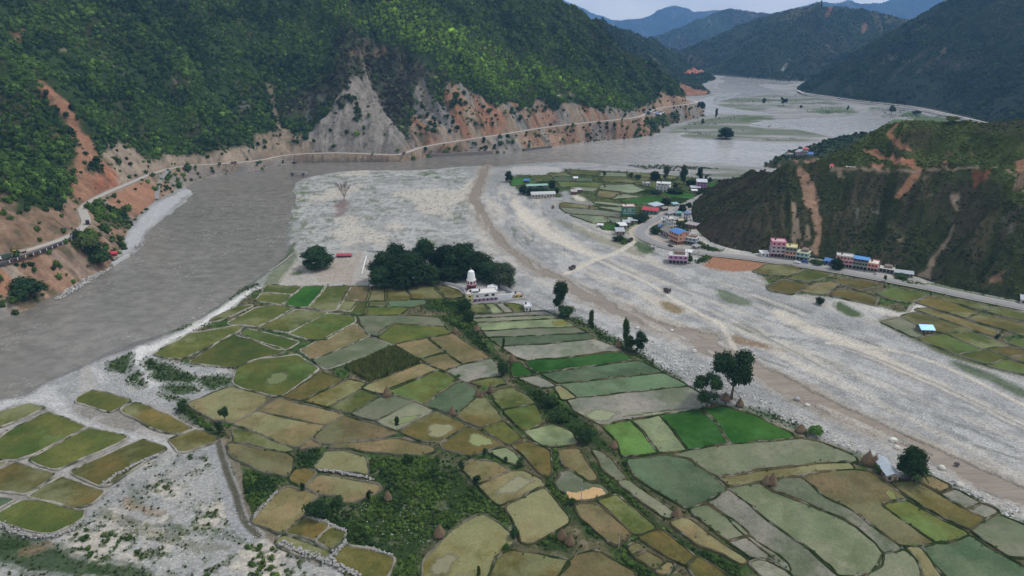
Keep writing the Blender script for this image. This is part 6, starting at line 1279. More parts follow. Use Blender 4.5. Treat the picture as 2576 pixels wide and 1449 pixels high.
def building(label, fl, fr, depth, storeys, roof, cat='house', name='house', hill=None, z=None, side_win=True, sub=None):
    """walls stand on the front line fl-fr read in the picture; each storey: height, colour, openings, style"""
    a = on_ground(*fl, hill); b_ = on_ground(*fr, hill)
    if z is not None:
        a = Vector((*gp(*fl, z), z)); b_ = Vector((*gp(*fr, z), z))
    d = b_-a; W = math.hypot(d.x, d.y); rz = math.atan2(d.y, d.x)
    base = min(a.z, b_.z)-.3 if hill is not None else a.z
    o = thing(name, label, cat, (a.x, a.y, base), rz)
    zz = 0.0
    for si, st in enumerate(storeys):
        h, col, nw, style = st; h = h*.93; g_ = sum(col)/3; col = tuple(c_*.74+g_*.26 for c_ in col)
        x0, x1, y0, y1 = 0, W, 0, depth
        if style == 'set': x0, x1, y0 = W*.08, W*.80, depth*.18
        if style == 'open':      # shop floor: pillars and a dark recess
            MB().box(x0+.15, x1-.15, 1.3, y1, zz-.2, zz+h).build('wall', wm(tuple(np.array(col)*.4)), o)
            for k in range(nw+1):
                px_ = x0+.15+(x1-x0-.3)*k/nw; MB().box(px_-.16, px_+.16, .05, .37, zz-.2, zz+h).build('pillar', wm(col), o)
            for k in range(nw):
                q0 = x0+.15+(x1-x0-.3)*k/nw; q1 = x0+.15+(x1-x0-.3)*(k+1)/nw
                MB().box(q0+.3, q1-.3, 1.24, 1.297, zz, zz+h-.5).build('door', GLASS, o)
        else:
            MB().box(x0, x1, y0, y1, zz-(.6 if si == 0 else 0), zz+h).build('wall', wm(col), o)
            ww = min(1.25, (x1-x0)/max(nw, 1)*.48)
            for k in range(nw):
                cx = x0+(x1-x0)*(k+.5)/nw; dr = (si == 0 and k == nw//2 and style != 'nodoor')
                lo, hi = (zz+.05, zz+min(2.1, h-.3)) if dr else (zz+h*.32, zz+h*.78)
                w_ = MB().box(cx-ww/2, cx+ww/2, y0-.05, y0-.003, lo, hi).build('door' if dr else 'window', TIMBER if dr else GLASS, o)
                if not dr: MB().box(cx-ww/2-.12, cx+ww/2+.12, y0-.16, y0-.004, lo-.12, lo-.003).build('sill', wm(tuple(np.minimum(np.array(col)*1.1, .8))), w_)
            if side_win:
                for sx, s_ in ((x1+.003, 1), (x0-.003, -1)):
                    for k in range(2 if depth > 5 else 1):
                        cy = y0+(y1-y0)*(k+.5)/(2 if depth > 5 else 1)
                        MB().box(min(sx, sx+.05*s_), max(sx, sx+.05*s_), cy-.5, cy+.5, zz+h*.34, zz+h*.76).build('window', GLASS, o)
            if style == 'bal':
                MB().box(x0-.1, x1+.1, -1.25, -.003, zz-.14, zz+.02).build('balcony', wm(tuple(np.minimum(np.array(col)*.5+.2, .8))), o)
                mb = MB(); mb.box(x0-.1, x1+.1, -1.25, -1.17, zz+.021, zz+.85)
                mb.build('railing', wm(tuple(np.minimum(np.array(col)*.7+.12, .8))), o)
        zz += h
        if si < len(storeys)-1 or roof[0] in ('flat', 'frame'):
            MB().box(-.25, W+.25, -.35, depth+.25, zz+.002, zz+.20).build('floor_slab', wm(roof[2] if len(roof) > 2 and roof[0] in ('flat', 'frame') else (.5,.49,.47)), o); zz += .202
    t = roof[0]; rm = roof[1]
    if t == 'flat':
        mb = MB(); e = .12
        for q in ((-.25, W+.25, -.35, -.2), (-.25, W+.25, depth+.1, depth+.25), (-.25, -.1, -.2, depth+.1), (W+.1, W+.25, -.2, depth+.1)): mb.box(*q, zz, zz+.55)
        mb.build('parapet', wm(rm), o)
        MB().lathe([(.55, zz), (.55, zz+1.0), (.3, zz+1.25)], 10, W*.3, depth*.65).build('water_tank', GLASS, o)
    elif t == 'frame':    # unfinished storey: columns and bare beams
        n_ = max(2, int(W/3))
        for k in range(n_+1):
            for yy in (.2, depth-.2):
                MB().box(W*k/n_*.96+.1-.12, W*k/n_*.96+.1+.12, yy-.12, yy+.12, zz, zz+rm).build('column', CONC, o)
        MB().box(W*.3, W*.85, depth*.3, depth, zz, zz+rm*.7).build('wall', wm((.20,.155,.135)), o)
    elif t in ('gable', 'gabley'):
        hh = roof[2]; e = .55
        if t == 'gable':
            A = [(-e, -e), (W+e, -e), (W+e, depth+e), (-e, depth+e)]; m0, m1 = (-e, depth/2), (W+e, depth/2)
            v = [(x, y, zz-.05) for x, y in A]+[(m0[0], m0[1], zz+hh), (m1[0], m1[1], zz+hh)]; f = [(0, 1, 5, 4), (2, 3, 4, 5)]
            gb = [(0, 0, zz), (0, depth, zz), (0, depth/2, zz+hh*.86)], [(W, 0, zz), (W, depth, zz), (W, depth/2, zz+hh*.86)]
        else:
            v = [(-e, -e, zz-.05), (-e, depth+e, zz-.05), (W+e, depth+e, zz-.05), (W+e, -e, zz-.05), (W/2, -e, zz+hh), (W/2, depth+e, zz+hh)]; f = [(1, 0, 4, 5), (3, 2, 5, 4)]
            gb = [(0, 0, zz), (W, 0, zz), (W/2, 0, zz+hh*.86)], [(0, depth, zz), (W, depth, zz), (W/2, depth, zz+hh*.86)]
        mb = MB(); mb.add(v, f); k = len(v); mb.add([(x, y, z_-.1) for x, y, z_ in v], [q[::-1] for q in f]); mb.build('roof', tin(rm), o)
        for g in gb: MB().add(g, [(0, 1, 2)]).build('gable_wall', wm(storeys[-1][1]), o)
    elif t == 'hip':
        hh = roof[2]; e = .7; m_ = min(W, depth)/2
        v = [(-e, -e, zz), (W+e, -e, zz), (W+e, depth+e, zz), (-e, depth+e, zz), (W*.3, depth/2, zz+hh), (W*.7, depth/2, zz+hh)]
        MB().add(v, [(0, 1, 5, 4), (1, 2, 5), (2, 3, 4, 5), (3, 0, 4), (3, 2, 1, 0)]).build('roof', tin(rm), o)
    elif t == 'shed':
        hh = roof[2]; e = .5
        v = [(-e, -e, zz-.05), (W+e, -e, zz-.05), (W+e, depth+e, zz+hh), (-e, depth+e, zz+hh)]; v += [(x, y, z_+.12) for x, y, z_ in v]
        MB().add(v, [(3,2,1,0),(4,5,6,7),(0,1,5,4),(1,2,6,5),(2,3,7,6),(3,0,4,7)]).build('roof', tin(rm), o)
    if sub: sub(o, W, depth, zz)
    return o
BLUE, TINC, TINW, REDR = (.055,.20,.52), (.40,.44,.48), (.74,.75,.76), (.48,.05,.07)
PINK, PURP, ORNG, YEL, TEAL, GREENW = (.62,.20,.28), (.46,.16,.42), (.62,.27,.13), (.68,.60,.12), (.22,.46,.44), (.03,.24,.16)
def green_sign(o, W, dp, zz):
    mb = MB(); y = -.06; h = 8.2
    mb.box(0, W, -.08, -.055, 2.4, 2.9)
    sx = W*.16; s = W/14
    for a, b_, c, d in ((-1.0*s, 4.0, -.2*s, 6.6), (.2*s, 6.6, 1.0*s, 4.0)): mb.add([(sx+a, y, b_), (sx+a+.35*s, y, b_), (sx+c+.35*s, y, d), (sx+c, y, d)], [(0, 1, 2, 3)])
    mb.box(sx-.6*s, sx+.7*s, y-.02, y, 4.7, 5.0)
    r = random.Random(3)
    for li, (z0, x0, x1, hh) in enumerate(((6.0, .38, .78, .8), (4.85, .38, .74, .8), (3.75, .45, .72, .55), (6.0, .84, .93, 1.1))):
        mb.box(W*x0, W*x1, y-.02, y, z0+hh, z0+hh+.16); x = W*x0
        while x < W*x1-.3:
            w_ = .28+.25*r.random(); mb.box(x, x+.13, y-.02, y, z0, z0+hh)
            if r.random() < .7: mb.box(x+.131, x+w_, y-.02, y, z0+hh*.45, z0+hh*.62)
            if r.random() < .5: mb.box(x+w_-.12, x+w_, y-.02, y, z0+hh*.1, z0+hh*.44)
            x += w_+.2
    mb.build('painted_lettering', wm((.66,.72,.68)), o)
building('house with green painted front wall carrying white lettering', (1566,544), (1597,544), 9, [(4.4, GREENW, 0, 'nodoor'), (4.2, GREENW, 0, '')], ('flat', (.5,.2,.16)), sub=green_sign)
building('roadside shop with broad red sheet roof and green shutter', (1615,537), (1653,541), 9, [(3.8, (.10,.22,.17), 4, 'nodoor')], ('gable', REDR, 1.9), 'shop', 'shop')
building('shop with pale blue grey roof behind the red roofed shop', (1646,529), (1669,524), 8, [(3.8, GREYC, 3, '')], ('shed', (.42,.50,.58), 1.0), 'shop', 'shop')
building('grey tin shed nearest to the dirt track', (1550,592), (1571,592), 7, [(3.4, (.30,.22,.19), 3, '')], ('shed', TINC, 1.2), 'shed', 'shed')
building('tin shed with bright white roof behind the grey tin shed', (1557,576), (1577,575), 6, [(2.9, GREYC, 2, '')], ('shed', TINW, 1.0), 'shed', 'shed')
building('low tin shed with grey roof behind the white roofed shed', (1568,567), (1585,567), 5, [(2.8, GREYC, 2, '')], ('shed', TINC, .8), 'shed', 'shed')
building('tin shed at the road end of the shed row', (1580,562), (1603,563), 6, [(2.9, (.3,.27,.25), 3, '')], ('shed', (.47,.52,.53), .8), 'shed', 'shed')
building('tiny white roofed hut at the field corner above the stream', (1503,572), (1516,573), 4, [(2.4, GREYC, 1, '')], ('gable', TINW, .9), 'hut', 'hut')
building('narrow house with blue hipped roof at the spur foot', (1719,551), (1730,553), 5, [(3, WHITE_W, 2, ''), (2.8, (.5,.5,.52), 2, '')], ('hip', (.16,.26,.45), 1.6))
building('small teal shop beside the road below the spur', (1702,543), (1713,544), 4, [(2.8, (.05,.30,.30), 2, '')], ('shed', (.12,.36,.36), .5), 'shop', 'shop')
building('white two storey house with terrace beside the yellow house', (1663,572), (1679,573), 7, [(3.1, WHITE_W, 2, ''), (3.0, WHITE_W, 2, 'set')], ('flat', WHITE_W))
building('house with yellow ground floor and white upper balcony', (1680,578), (1699,577), 8, [(3.2, YEL, 3, ''), (3.0, WHITE_W, 3, 'bal'), (2.5, WHITE_W, 2, 'set')], ('flat', WHITE_W))
building('grey house with steep brown sheet roof beside the orange house', (1661,590), (1682,600), 8, [(4.6, (.22,.20,.19), 3, '')], ('gable', (.26,.235,.20), 2.6))
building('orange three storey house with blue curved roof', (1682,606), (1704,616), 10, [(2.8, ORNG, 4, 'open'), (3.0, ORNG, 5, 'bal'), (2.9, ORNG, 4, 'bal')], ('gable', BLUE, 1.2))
building('half built teal and brick house right of the orange house', (1721,613), (1750,618), 7, [(2.7, (.26,.35,.37), 4, 'open'), (2.6, (.27,.36,.42), 3, 'bal')], ('frame', 1.6))
building('brick ruin with grey roof on the slope above the road', (1723,572), (1750,577), 6, [(3.4, BRICKC, 3, '')], ('shed', (.35,.32,.31), .6))
building('unfinished purple house with bare columns below the road', (1681,662), (1729,665), 9, [(2.8, (.42,.37,.33), 5, 'open'), (3.0, PURP, 4, 'bal')], ('frame', 2.8))
building('small white roofed kiosk between road and purple house', (1723,641), (1738,643), 4, [(2.6, (.40,.42,.42), 2, '')], ('shed', TINW, .5), 'kiosk', 'kiosk')
building('white shed left of the pink four storey house', (1915,646), (1934,646), 5, [(2.8, (.55,.58,.58), 2, '')], ('shed', TINW, .6), 'shed', 'shed')
building('pink four storey house with grey balconies', (1938,646), (1973,648), 8, [(2.9, PINK, 4, 'open'), (2.7, (.42,.36,.42), 3, 'bal'), (2.7, (.44,.38,.44), 3, 'bal'), (2.8, PINK, 3, 'bal')], ('flat', PINK, (.55,.38,.42)))
building('orange house with yellow eaves beside the pink tower house', (1974,650), (2001,653), 8, [(2.9, (.45,.40,.34), 4, 'open'), (2.8, ORNG, 3, 'bal'), (2.7, (.16,.19,.15), 3, 'bal')], ('flat', (.62,.56,.22), (.56,.52,.32)))
building('half finished teal house at the end of the orange row', (2001,653), (2031,658), 8, [(2.9, (.36,.38,.36), 3, 'open'), (2.8, TEAL, 3, 'bal')], ('frame', 2.6, (.5,.5,.36)))
building('blue walled shed with blue roof beside the roadside tree', (2073,664), (2095,668), 6, [(2.9, (.06,.16,.40), 2, '')], ('gable', (.07,.20,.50), 1.3), 'shed', 'shed')
building('long pink roadside house with grey flat roof', (2101,670), (2143,675), 7, [(2.6, (.42,.38,.36), 5, 'open'), (2.5, PINK, 4, 'bal'), (2.5, (.64,.27,.26), 5, 'bal')], ('flat', (.44,.42,.40)))
building('green fronted roadside house with bright blue roof', (2143,675), (2180,681), 7, [(2.6, (.30,.31,.32), 4, 'open'), (2.5, (.10,.22,.17), 5, 'bal'), (2.3, (.10,.09,.11), 4, 'bal')], ('gable', (.08,.28,.62), 1.1))
building('red fronted house with pale flat roof right of the blue roof', (2180,681), (2206,685), 9, [(2.7, (.40,.30,.27), 3, 'open'), (2.6, (.66,.16,.12), 3, 'bal')], ('flat', (.64,.24,.20), (.66,.62,.55)))
building('grey unfinished shop row with concrete pillars', (2210,684), (2247,690), 6, [(3.0, GREYC, 4, 'open')], ('frame', 2.2), 'shop', 'shop')
building('low tin roofed shed at the right end of the roadside row', (2250,693), (2296,699), 5, [(2.5, (.18,.17,.17), 5, '')], ('shed', TINC, .5), 'shed', 'shed')
building('white three storey villa among the paddies', (1650,482), (1685,484), 9, [(2.9, WHITE_W, 4, ''), (2.8, WHITE_W, 4, 'bal'), (2.5, WHITE_W, 3, 'set')], ('flat', WHITE_W, (.66,.66,.66)))
building('small grey flat roofed hut left of the white villa', (1618,468), (1636,468), 6, [(2.8, (.52,.51,.48), 2, '')], ('flat', (.5,.5,.48)), 'hut', 'hut')
building('purple house with slanting grey sheet roof', (1752,476), (1777,477), 9, [(2.8, PURP, 3, ''), (2.8, PURP, 3, 'bal'), (2.0, (.15,.11,.15), 3, 'nodoor')], ('shed', (.56,.58,.64), 1.4))
building('low wing with grey roof in front of the purple house', (1739,479), (1762,479), 6, [(2.9, (.40,.33,.36), 3, '')], ('shed', (.48,.50,.53), .8))
building('small shed with white roof before the purple house', (1741,485), (1754,485), 4, [(2.3, (.30,.25,.22), 1, '')], ('shed', TINW, .6), 'shed', 'shed')
building('pair of low teal roofed stalls behind the roadside trees', (1695,520), (1708,519), 5, [(2.4, (.25,.33,.33), 2, '')], ('shed', (.28,.48,.50), .6), 'stall', 'stall')
building('hut with blue roof in the deep green village field', (1318,462), (1331,462), 6, [(3.6, (.16,.13,.11), 2, '')], ('gable', BLUE, 1.1), 'hut', 'hut')
building('tall white roofed field hut in the village paddies', (1443,457), (1453,457), 5, [(4.2, (.36,.31,.28), 1, '')], ('gable', TINW, 1.2), 'hut', 'hut')
building('long cream school building with grey sheet roof', (1338,500), (1397,498), 9, [(4.4, (.50,.44,.37), 8, '')], ('gable', (.50,.52,.52), 1.7), 'school', 'school')
building('school block with pale teal roof hidden behind trees', (1326,475), (1377,473), 6, [(3.2, (.35,.4,.38), 5, '')], ('gable', (.30,.48,.42), 1.1), 'school', 'school')
building('brick house with grey verandah roof beside the sand yard', (1437,490), (1451,490), 6, [(3.4, (.24,.10,.08), 4, '')], ('shed', (.45,.42,.41), .7))
building('second brick house set back right of the verandah house', (1452,485), (1465,484), 6, [(3.0, (.26,.14,.11), 3, '')], ('shed', (.46,.43,.43), .6))
building('field hut with bright blue roof among the right hand paddies', (2317,839), (2348,840), 6.5, [(2.5, (.20,.15,.11), 3, '')], ('gable', (.20,.47,.78), 1.6), 'hut', 'hut')
building('hut with silvery tin roof beside the palm', (2229,1212), (2258,1213), 10, [(3.0, (.27,.22,.17), 2, '')], ('gabley', (.44,.49,.55), 1.2), 'hut', 'hut')
building('small white house with dark roof tank below the temple wall', (1321,785), (1338,784), 7, [(3.0, (.62,.64,.66), 2, '')], ('flat', (.60,.62,.62), (.55,.58,.60)))
building('long low red roofed shed beside the bare yard', (847,648), (883,648), 3.0, [(1.7, (.30,.05,.06), 5, '')], ('shed', (.42,.06,.08), .45), 'shed', 'shed')
building('tiny red roofed shrine on the bench of the spur', (2087,422), (2096,422), 3, [(2.0, (.62,.60,.56), 1, '')], ('hip', (.50,.07,.06), 1.4), 'shrine', 'shrine', HG)
building('low white shed on the bench path of the spur', (2129,421), (2150,421), 2.4, [(1.1, (.75,.76,.75), 2, 'nodoor')], ('shed', (.8,.8,.8), .5), 'shed', 'shed', HG, None, False)
building('open sided shed with pale roof on the spur skyline', (2299,309), (2326,310), 4, [(1.9, (.26,.17,.12), 3, 'open')], ('shed', (.62,.60,.55), .3), 'shed', 'shed', HG, None, False)
building('broken white hut on the grass inside the road bend', (1638,627), (1648,628), 4, [(2.0, (.50,.50,.48), 1, '')], ('frame', 1.0), 'hut', 'hut')
building('grey roofed shed beside the small teal shop', (1683,545), (1700,541), 5, [(2.6, (.30,.28,.27), 2, '')], ('shed', (.30,.29,.30), .6), 'shed', 'shed')
building('brown timber store right of the pale blue grey roof', (1669,532), (1681,529), 5, [(2.6, (.20,.15,.12), 2, '')], ('gable', (.24,.20,.17), 1.0), 'store', 'store')
building('shack right of the half built teal house', (1740,624), (1752,628), 4, [(2.3, (.28,.26,.27), 1, '')], ('shed', (.34,.33,.34), .5), 'shack', 'shack')
building('tiny blue roofed lean-to behind the steep brown roof', (1655,575), (1664,576), 3, [(2.2, (.3,.3,.3), 1, '')], ('shed', (.10,.20,.40), .5), 'lean-to', 'lean_to')
building('straw coloured hut below the narrow blue hipped house', (1708,561), (1719,560), 4, [(2.3, (.36,.30,.20), 1, '')], ('gable', (.40,.34,.22), 1.1), 'hut', 'hut')
building('pinkish house at the far right road edge', (2566,765), (2590,769), 7, [(3.2, (.5,.42,.44), 2, '')], ('shed', TINC, .7))
HK = Hill([(2220,333,0),(2140,350,0),(2060,368,0),(1995,386,0),(1955,401,0),(1921,417,0),(1932,423,0),(2000,424,0),(2110,424,0),(2200,424,0)], [(0,0),(10,9),(26,12.5),(120,22),(300,26)], gul=(2,30,1.2,9), seed=15, rise=20)
def paint_K(co):
    X, Y, Z = co.T; d, sd, sl, i, f = near_line(X, Y, HK.foot); n1 = fbm(X/14, Y/14, 5, 3)
    col = mixcol(np.tile(np.array((.045,.055,.025)), (len(X), 1)), sstep(14, 6, d)*sstep(.42, .55, n1), ORANGE*.8+TAN*.3); veg = 1-sstep(14, 6, d)*sstep(.42, .55, n1)
    return col, veg*sstep(.3, .5, n1), sstep(.5,.7,n1)*.3
build_hill('headland', HK, 18, 31, 150, 'foot', 260, 110, HILL_MAT, paint_K, 'small wooded headland jutting into the river behind the spur')
hill_scatter('headland', 'headland_trees', 'low trees covering the small headland', 1500, 1.0, 3.0, (.022,.046,.018), (.045,.08,.024), (.06,.10,.025), 18)
for lb, fl, fr, st, rf in (('house with red hipped roof crowning the headland', (2016,392), (2030,392), [(3, (.40,.36,.34), 3, ''), (3, (.34,.30,.28), 3, 'bal'), (2.6, (.45,.40,.38), 2, 'set')], ('hip', (.50,.10,.12), 2.0)),
 ('small white block house at the left end of the headland', (1984,392), (1995,392), [(3, (.58,.60,.60), 3, '')], ('frame', 1.5)), ('house with bright blue roof at the right of the headland', (2032,393), (2046,392), [(3.2, (.25,.42,.40), 3, '')], ('shed', (.05,.16,.44), 1.3)),
 ('house with dull pink roof in the middle of the headland', (2001,393), (2015,393), [(2.8, (.32,.30,.30), 3, ''), (2.6, (.30,.28,.30), 3, '')], ('gable', (.42,.22,.26), 1.2)), ('house with pale blue roof behind the headland houses', (2003,386), (2014,386), [(4.2, (.30,.30,.32), 2, '')], ('shed', (.30,.42,.58), .8))):
    building(lb, fl, fr, 7, st, rf, 'house', 'house', HK)
for lb, fl, fr, rf in (('blue roofed hamlet house nearest the hillside road', (1626,286), (1638,286), (.10,.20,.45)), ('grey roofed house in the middle of the hamlet', (1643,285), (1654,285), (.40,.37,.34)), ('brown roofed house above the hamlet', (1657,280), (1667,280), (.34,.26,.21)),
 ('pale tin roofed house below the hamlet', (1659,289), (1671,288), (.55,.58,.62)), ('bright blue roofed house at the hamlet edge', (1650,289), (1657,289), (.12,.24,.55))):
    building(lb, fl, fr, 6, [(3.0, (.32,.28,.26), 2, '')], ('gable', rf, 1.6), 'house', 'house', HA)
for lb, fl, fr in (('white roof of the upper hillside farmhouse', (1380,241), (1392,242)), ('lower white roof of the hillside farm', (1394,242), (1407,243)), ('small white roofed store on the shore below the hamlet', (1658,311), (1667,312))):
    building(lb, fl, fr, 5, [(2.2, (.45,.42,.40), 2, '')], ('shed', TINW, .8), 'house', 'house', HA)
# ------------------------------------------------------------------ temple
a = on_ground(1186, 727); T0 = thing('temple_tower', 'white domed temple tower on a dark red base', 'temple tower', a, R(4))
MAR = wm((.20,.012,.022)); WH = wm((.78,.79,.80)); WB = wm((.40,.55,.66))
MB().lathe([(2.95, -.3), (2.95, 3.4), (2.75, 3.45)], 8).build('lower_storey', MAR, T0)
MB().lathe([(3.0, 3.452), (3.1, 3.6), (3.0, 3.75)], 8).build('cornice', WH, T0)
MB().lathe([(2.75, 3.752), (2.75, 5.9)], 8).build('upper_storey', MAR, T0)
MB().lathe([(2.72, 5.902), (2.55, 6.4), (2.45, 7.0), (2.35, 8.6), (2.1, 10.2), (1.9, 11.0)], 16).build('spire_body', WH, T0)
MB().lathe([(1.98, 11.002), (2.05, 11.15), (1.95, 11.3)], 16).build('blue_band', WB, T0)
MB().lathe([(1.95, 11.302), (1.75, 11.7), (1.2, 12.15), (.5, 12.5), (.22, 12.6)], 16).build('dome', WH, T0)
MB().lathe([(.2, 12.602), (.26, 12.8), (.1, 13.1), (.07, 13.9), (.02, 14.4)], 8).build('finial', wm((.55,.50,.38)), T0)
for k in range(8):
    an = (k+.5)*math.pi/4; c_, s_ = math.cos(an), math.sin(an)
    q = MB().box(-.75, .75, -.06, .06, .2, 2.5).build('doorway', GLASS, T0); q.location = (c_*2.76, s_*2.76, 0); q.rotation_euler = (0, 0, an+math.pi/2)
    q = MB().lathe([(.42, 5.905), (.46, 6.3), (.25, 6.75), (.05, 6.95)], 8).build('small_dome', WH, T0); q.location = (math.cos(k*math.pi/4)*2.6, math.sin(k*math.pi/4)*2.6, 0)
    q = MB().box(-.3, .3, -.05, .05, 4.3, 5.9).build('white_pilaster', WH, T0); q.location = (c_*2.60, s_*2.60, 0); q.rotation_euler = (0, 0, an+math.pi/2)
def temple_roof(o, W, dp, zz):
    MB().box(W*.02, W*.24, 2.0, 5.0, zz, zz+1.3).build('roof_room', tin((.20,.20,.21)), o)
    mb = MB(); mb.box(W*.0, W*.26, 1.7, 5.3, zz+1.302, zz+1.42); mb.build('roof_sheet', tin((.66,.68,.70)), o)
    MB().lathe([(.6, zz), (.6, zz+1.5)], 10, W*.30, 4.5).build('black_tank', GLASS, o)
    for xx in (.58, .80):
        mb = MB(); w_ = .75; pts = [(-w_, 0), (w_, 0), (w_, .9)]+[(w_*math.cos(t), .9+w_*.7*math.sin(t)) for t in (0.5, 1.05, 1.57, 2.1, 2.64)]+[(-w_, .9)]
        n_ = len(pts); mb.add([(W*xx+x, -.06, 3.35+z_) for x, z_ in pts]+[(W*xx+x, -.003, 3.35+z_) for x, z_ in pts], [tuple(range(n_))]+[(i, i+n_, (i+1) % n_+n_, (i+1) % n_) for i in range(n_)]); mb.build('arched_window', GLASS, o)
    r = random.Random(8); mb = MB()
    for z0 in (3.55, 2.95):
        x = W*.20
        while x < W*.42: mb.box(x, x+.12, -.05, -.003, z0, z0+.34); mb.box(x+.121, x+.3, -.05, -.003, z0+.26, z0+.34); x += .32+.2*r.random()
    mb.build('painted_lettering', wm((.25,.30,.36)), o)
building('yellow two storey temple guest house at the compound corner', (1174,760), (1190,761), 7.5, [(2.4, (.72,.66,.16), 1, 'nodoor'), (2.3, (.72,.66,.16), 1, '')], ('flat', (.62,.56,.50), (.55,.50,.46)), 'guest house', 'guest_house')
building('white temple rest house with pink ground floor and lettering', (1191,761), (1252,756), 8, [(2.4, (.46,.26,.38), 6, 'nodoor'), (2.6, (.74,.75,.77), 3, '')], ('flat', (.60,.59,.58), (.60,.58,.57)), 'rest house', 'rest_house', sub=temple_roof)
building('small yellow gate house at the right of the temple wall', (1293,751), (1316,749), 5, [(1.9, (.70,.52,.06), 2, 'nodoor')], ('flat', (.42,.38,.36), (.40,.36,.34)), 'gate house', 'gate_house')
def wall_thing(label, pts, h, th, mat, name='wall', hill=None, z=None):
    P = np.array([on_ground(x, y, hill) if z is None else Vector((*gp(x, y, z), z)) for x, y in pts]); c = P.mean(0)
    P = P-c; d = np.gradient(P[:, :2], axis=0); d /= np.linalg.norm(d, axis=1)[:, None]; nr = np.stack([-d[:, 1], d[:, 0]], 1)*th/2
    k = len(P); v = []
    for s_, zz in ((-1, -1.5), (1, -1.5), (1, h), (-1, h)): v += [(P[i, 0]+s_*nr[i, 0], P[i, 1]+s_*nr[i, 1], P[i, 2]+zz) for i in range(k)]
    f = [(q*k+i, q*k+i+1, ((q+1) % 4)*k+i+1, ((q+1) % 4)*k+i) for q in range(4) for i in range(k-1)]+[(0, k, 2*k, 3*k), (k-1, 4*k-1, 3*k-1, 2*k-1)]
    o = MB().add(v, f).build(name, mat); o.location = Vector(c); return tag(o, label, 'wall')
WALLC = plain('plastered_wall', (.48,.48,.47), .9, .16, .6); WALLW = plain('whitewashed_wall', (.74,.75,.76), .9, .1, .6); STONEW = plain('stone_masonry', (.26,.245,.23), .95, .35, 1.6); DKSTONE = plain('dark_masonry', (.15,.14,.132), .95, .3, .9)
wall_thing('grey compound wall in front of the temple houses', [(1172,766),(1190,768),(1240,763),(1292,757),(1326,753)], 1.5, .35, WALLC)
wall_thing('tall white curved wall right of the temple rest house', [(1253,756),(1270,754),(1285,752),(1293,749)], 3.6, .4, WALLW)
wall_thing('curved grey wall along the front of the temple grove', [(930,723),(975,719),(1030,713),(1079,709),(1110,712),(1140,719),(1166,729),(1172,745)], 1.7, .35, WALLC)
wall_thing('grey wall behind the temple yard towards the stream', [(1258,722),(1272,729),(1284,737),(1296,746)], 2.2, .35, WALLC)
wall_thing('concrete wall end beside the grove on the gravel', [(924,634),(945,635),(970,637)], 1.6, .4, WALLC)
wall_thing('straight white wall beside the bare yard', [(922,646),(917,663),(910,692)], 1.0, .5, WALLW)
wall_thing('white fence wall beside the long school', [(1386,503),(1400,503),(1416,503)], 2.2, .3, WALLW)
wall_thing('dark stone retaining wall under the hillside road', [(702,411),(730,409),(770,407),(820,406),(869,405)], 6.0, 1.6, DKSTONE)
wall_thing('sloping brown retaining wall right of the landslide', [(1082,394),(1110,393),(1150,391),(1190,389),(1240,386)], 3.6, 1.6, plain('brown_masonry', (.25,.215,.185), .95, .3, .9))
wall_thing('low stone wall along the river right of the brown wall', [(1322,378),(1350,375),(1388,371)], 2.4, 1.2, DKSTONE)
wall_thing('low white flood wall along the white beach', [(404,519),(385,548),(366,575),(352,602),(343,621)], .8, .45, WALLC)
wall_thing('concrete flood wall below the red roofed river hut', [(282,668),(300,657),(325,643)], 1.6, 1.2, WALLC)
wall_thing('concrete flood wall along the near river bank', [(676,683),(700,668),(722,652),(738,638)], .5, 1.2, STONEW)
wall_thing('stone retaining edge below the village road bend', [(1604,582),(1606,594),(1616,604),(1636,613),(1662,622)], .2, .5, WALLC)
g = wall_thing('dark red gate in the wall behind the temple yard', [(1282,734.6),(1293,743)], 2.0, .5, MAR, 'gate'); g['category'] = 'gate'
p0, p1 = on_ground(1228, 738), on_ground(1249, 738); d = p1-p0; o = thing('canopy', 'white sheet canopy on posts in the temple yard', 'canopy', p0, math.atan2(d.y, d.x)); W = d.length
for x in (0, W):
    for y in (0, 5): MB().box(x-.08, x+.08, y-.08, y+.08, 0, 3.0).build('post', CONC, o)
MB().add([(-.6,-.8,2.9),(W/2,-.8,3.9),(W+.6,-.8,2.9),(-.6,6.2,2.9),(W/2,6.2,3.9),(W+.6,6.2,2.9)], [(0,1,4,3),(1,2,5,4)]).build('roof', tin((.80,.82,.84)), o)
o = thing('water_tank', 'orange water tank on the yellow gate house roof', 'water tank', Vector((*gp(1305,747,2.2), 2.12))); o.location.y += 2.5
MB().lathe([(.6,0),(.62,.9),(.3,1.2)], 10).build('tank', wm((.75,.36,.05)), o); MB().lathe([(.28,1.202),(.28,1.3)], 8).build('lid', wm((.6,.3,.05)), o)
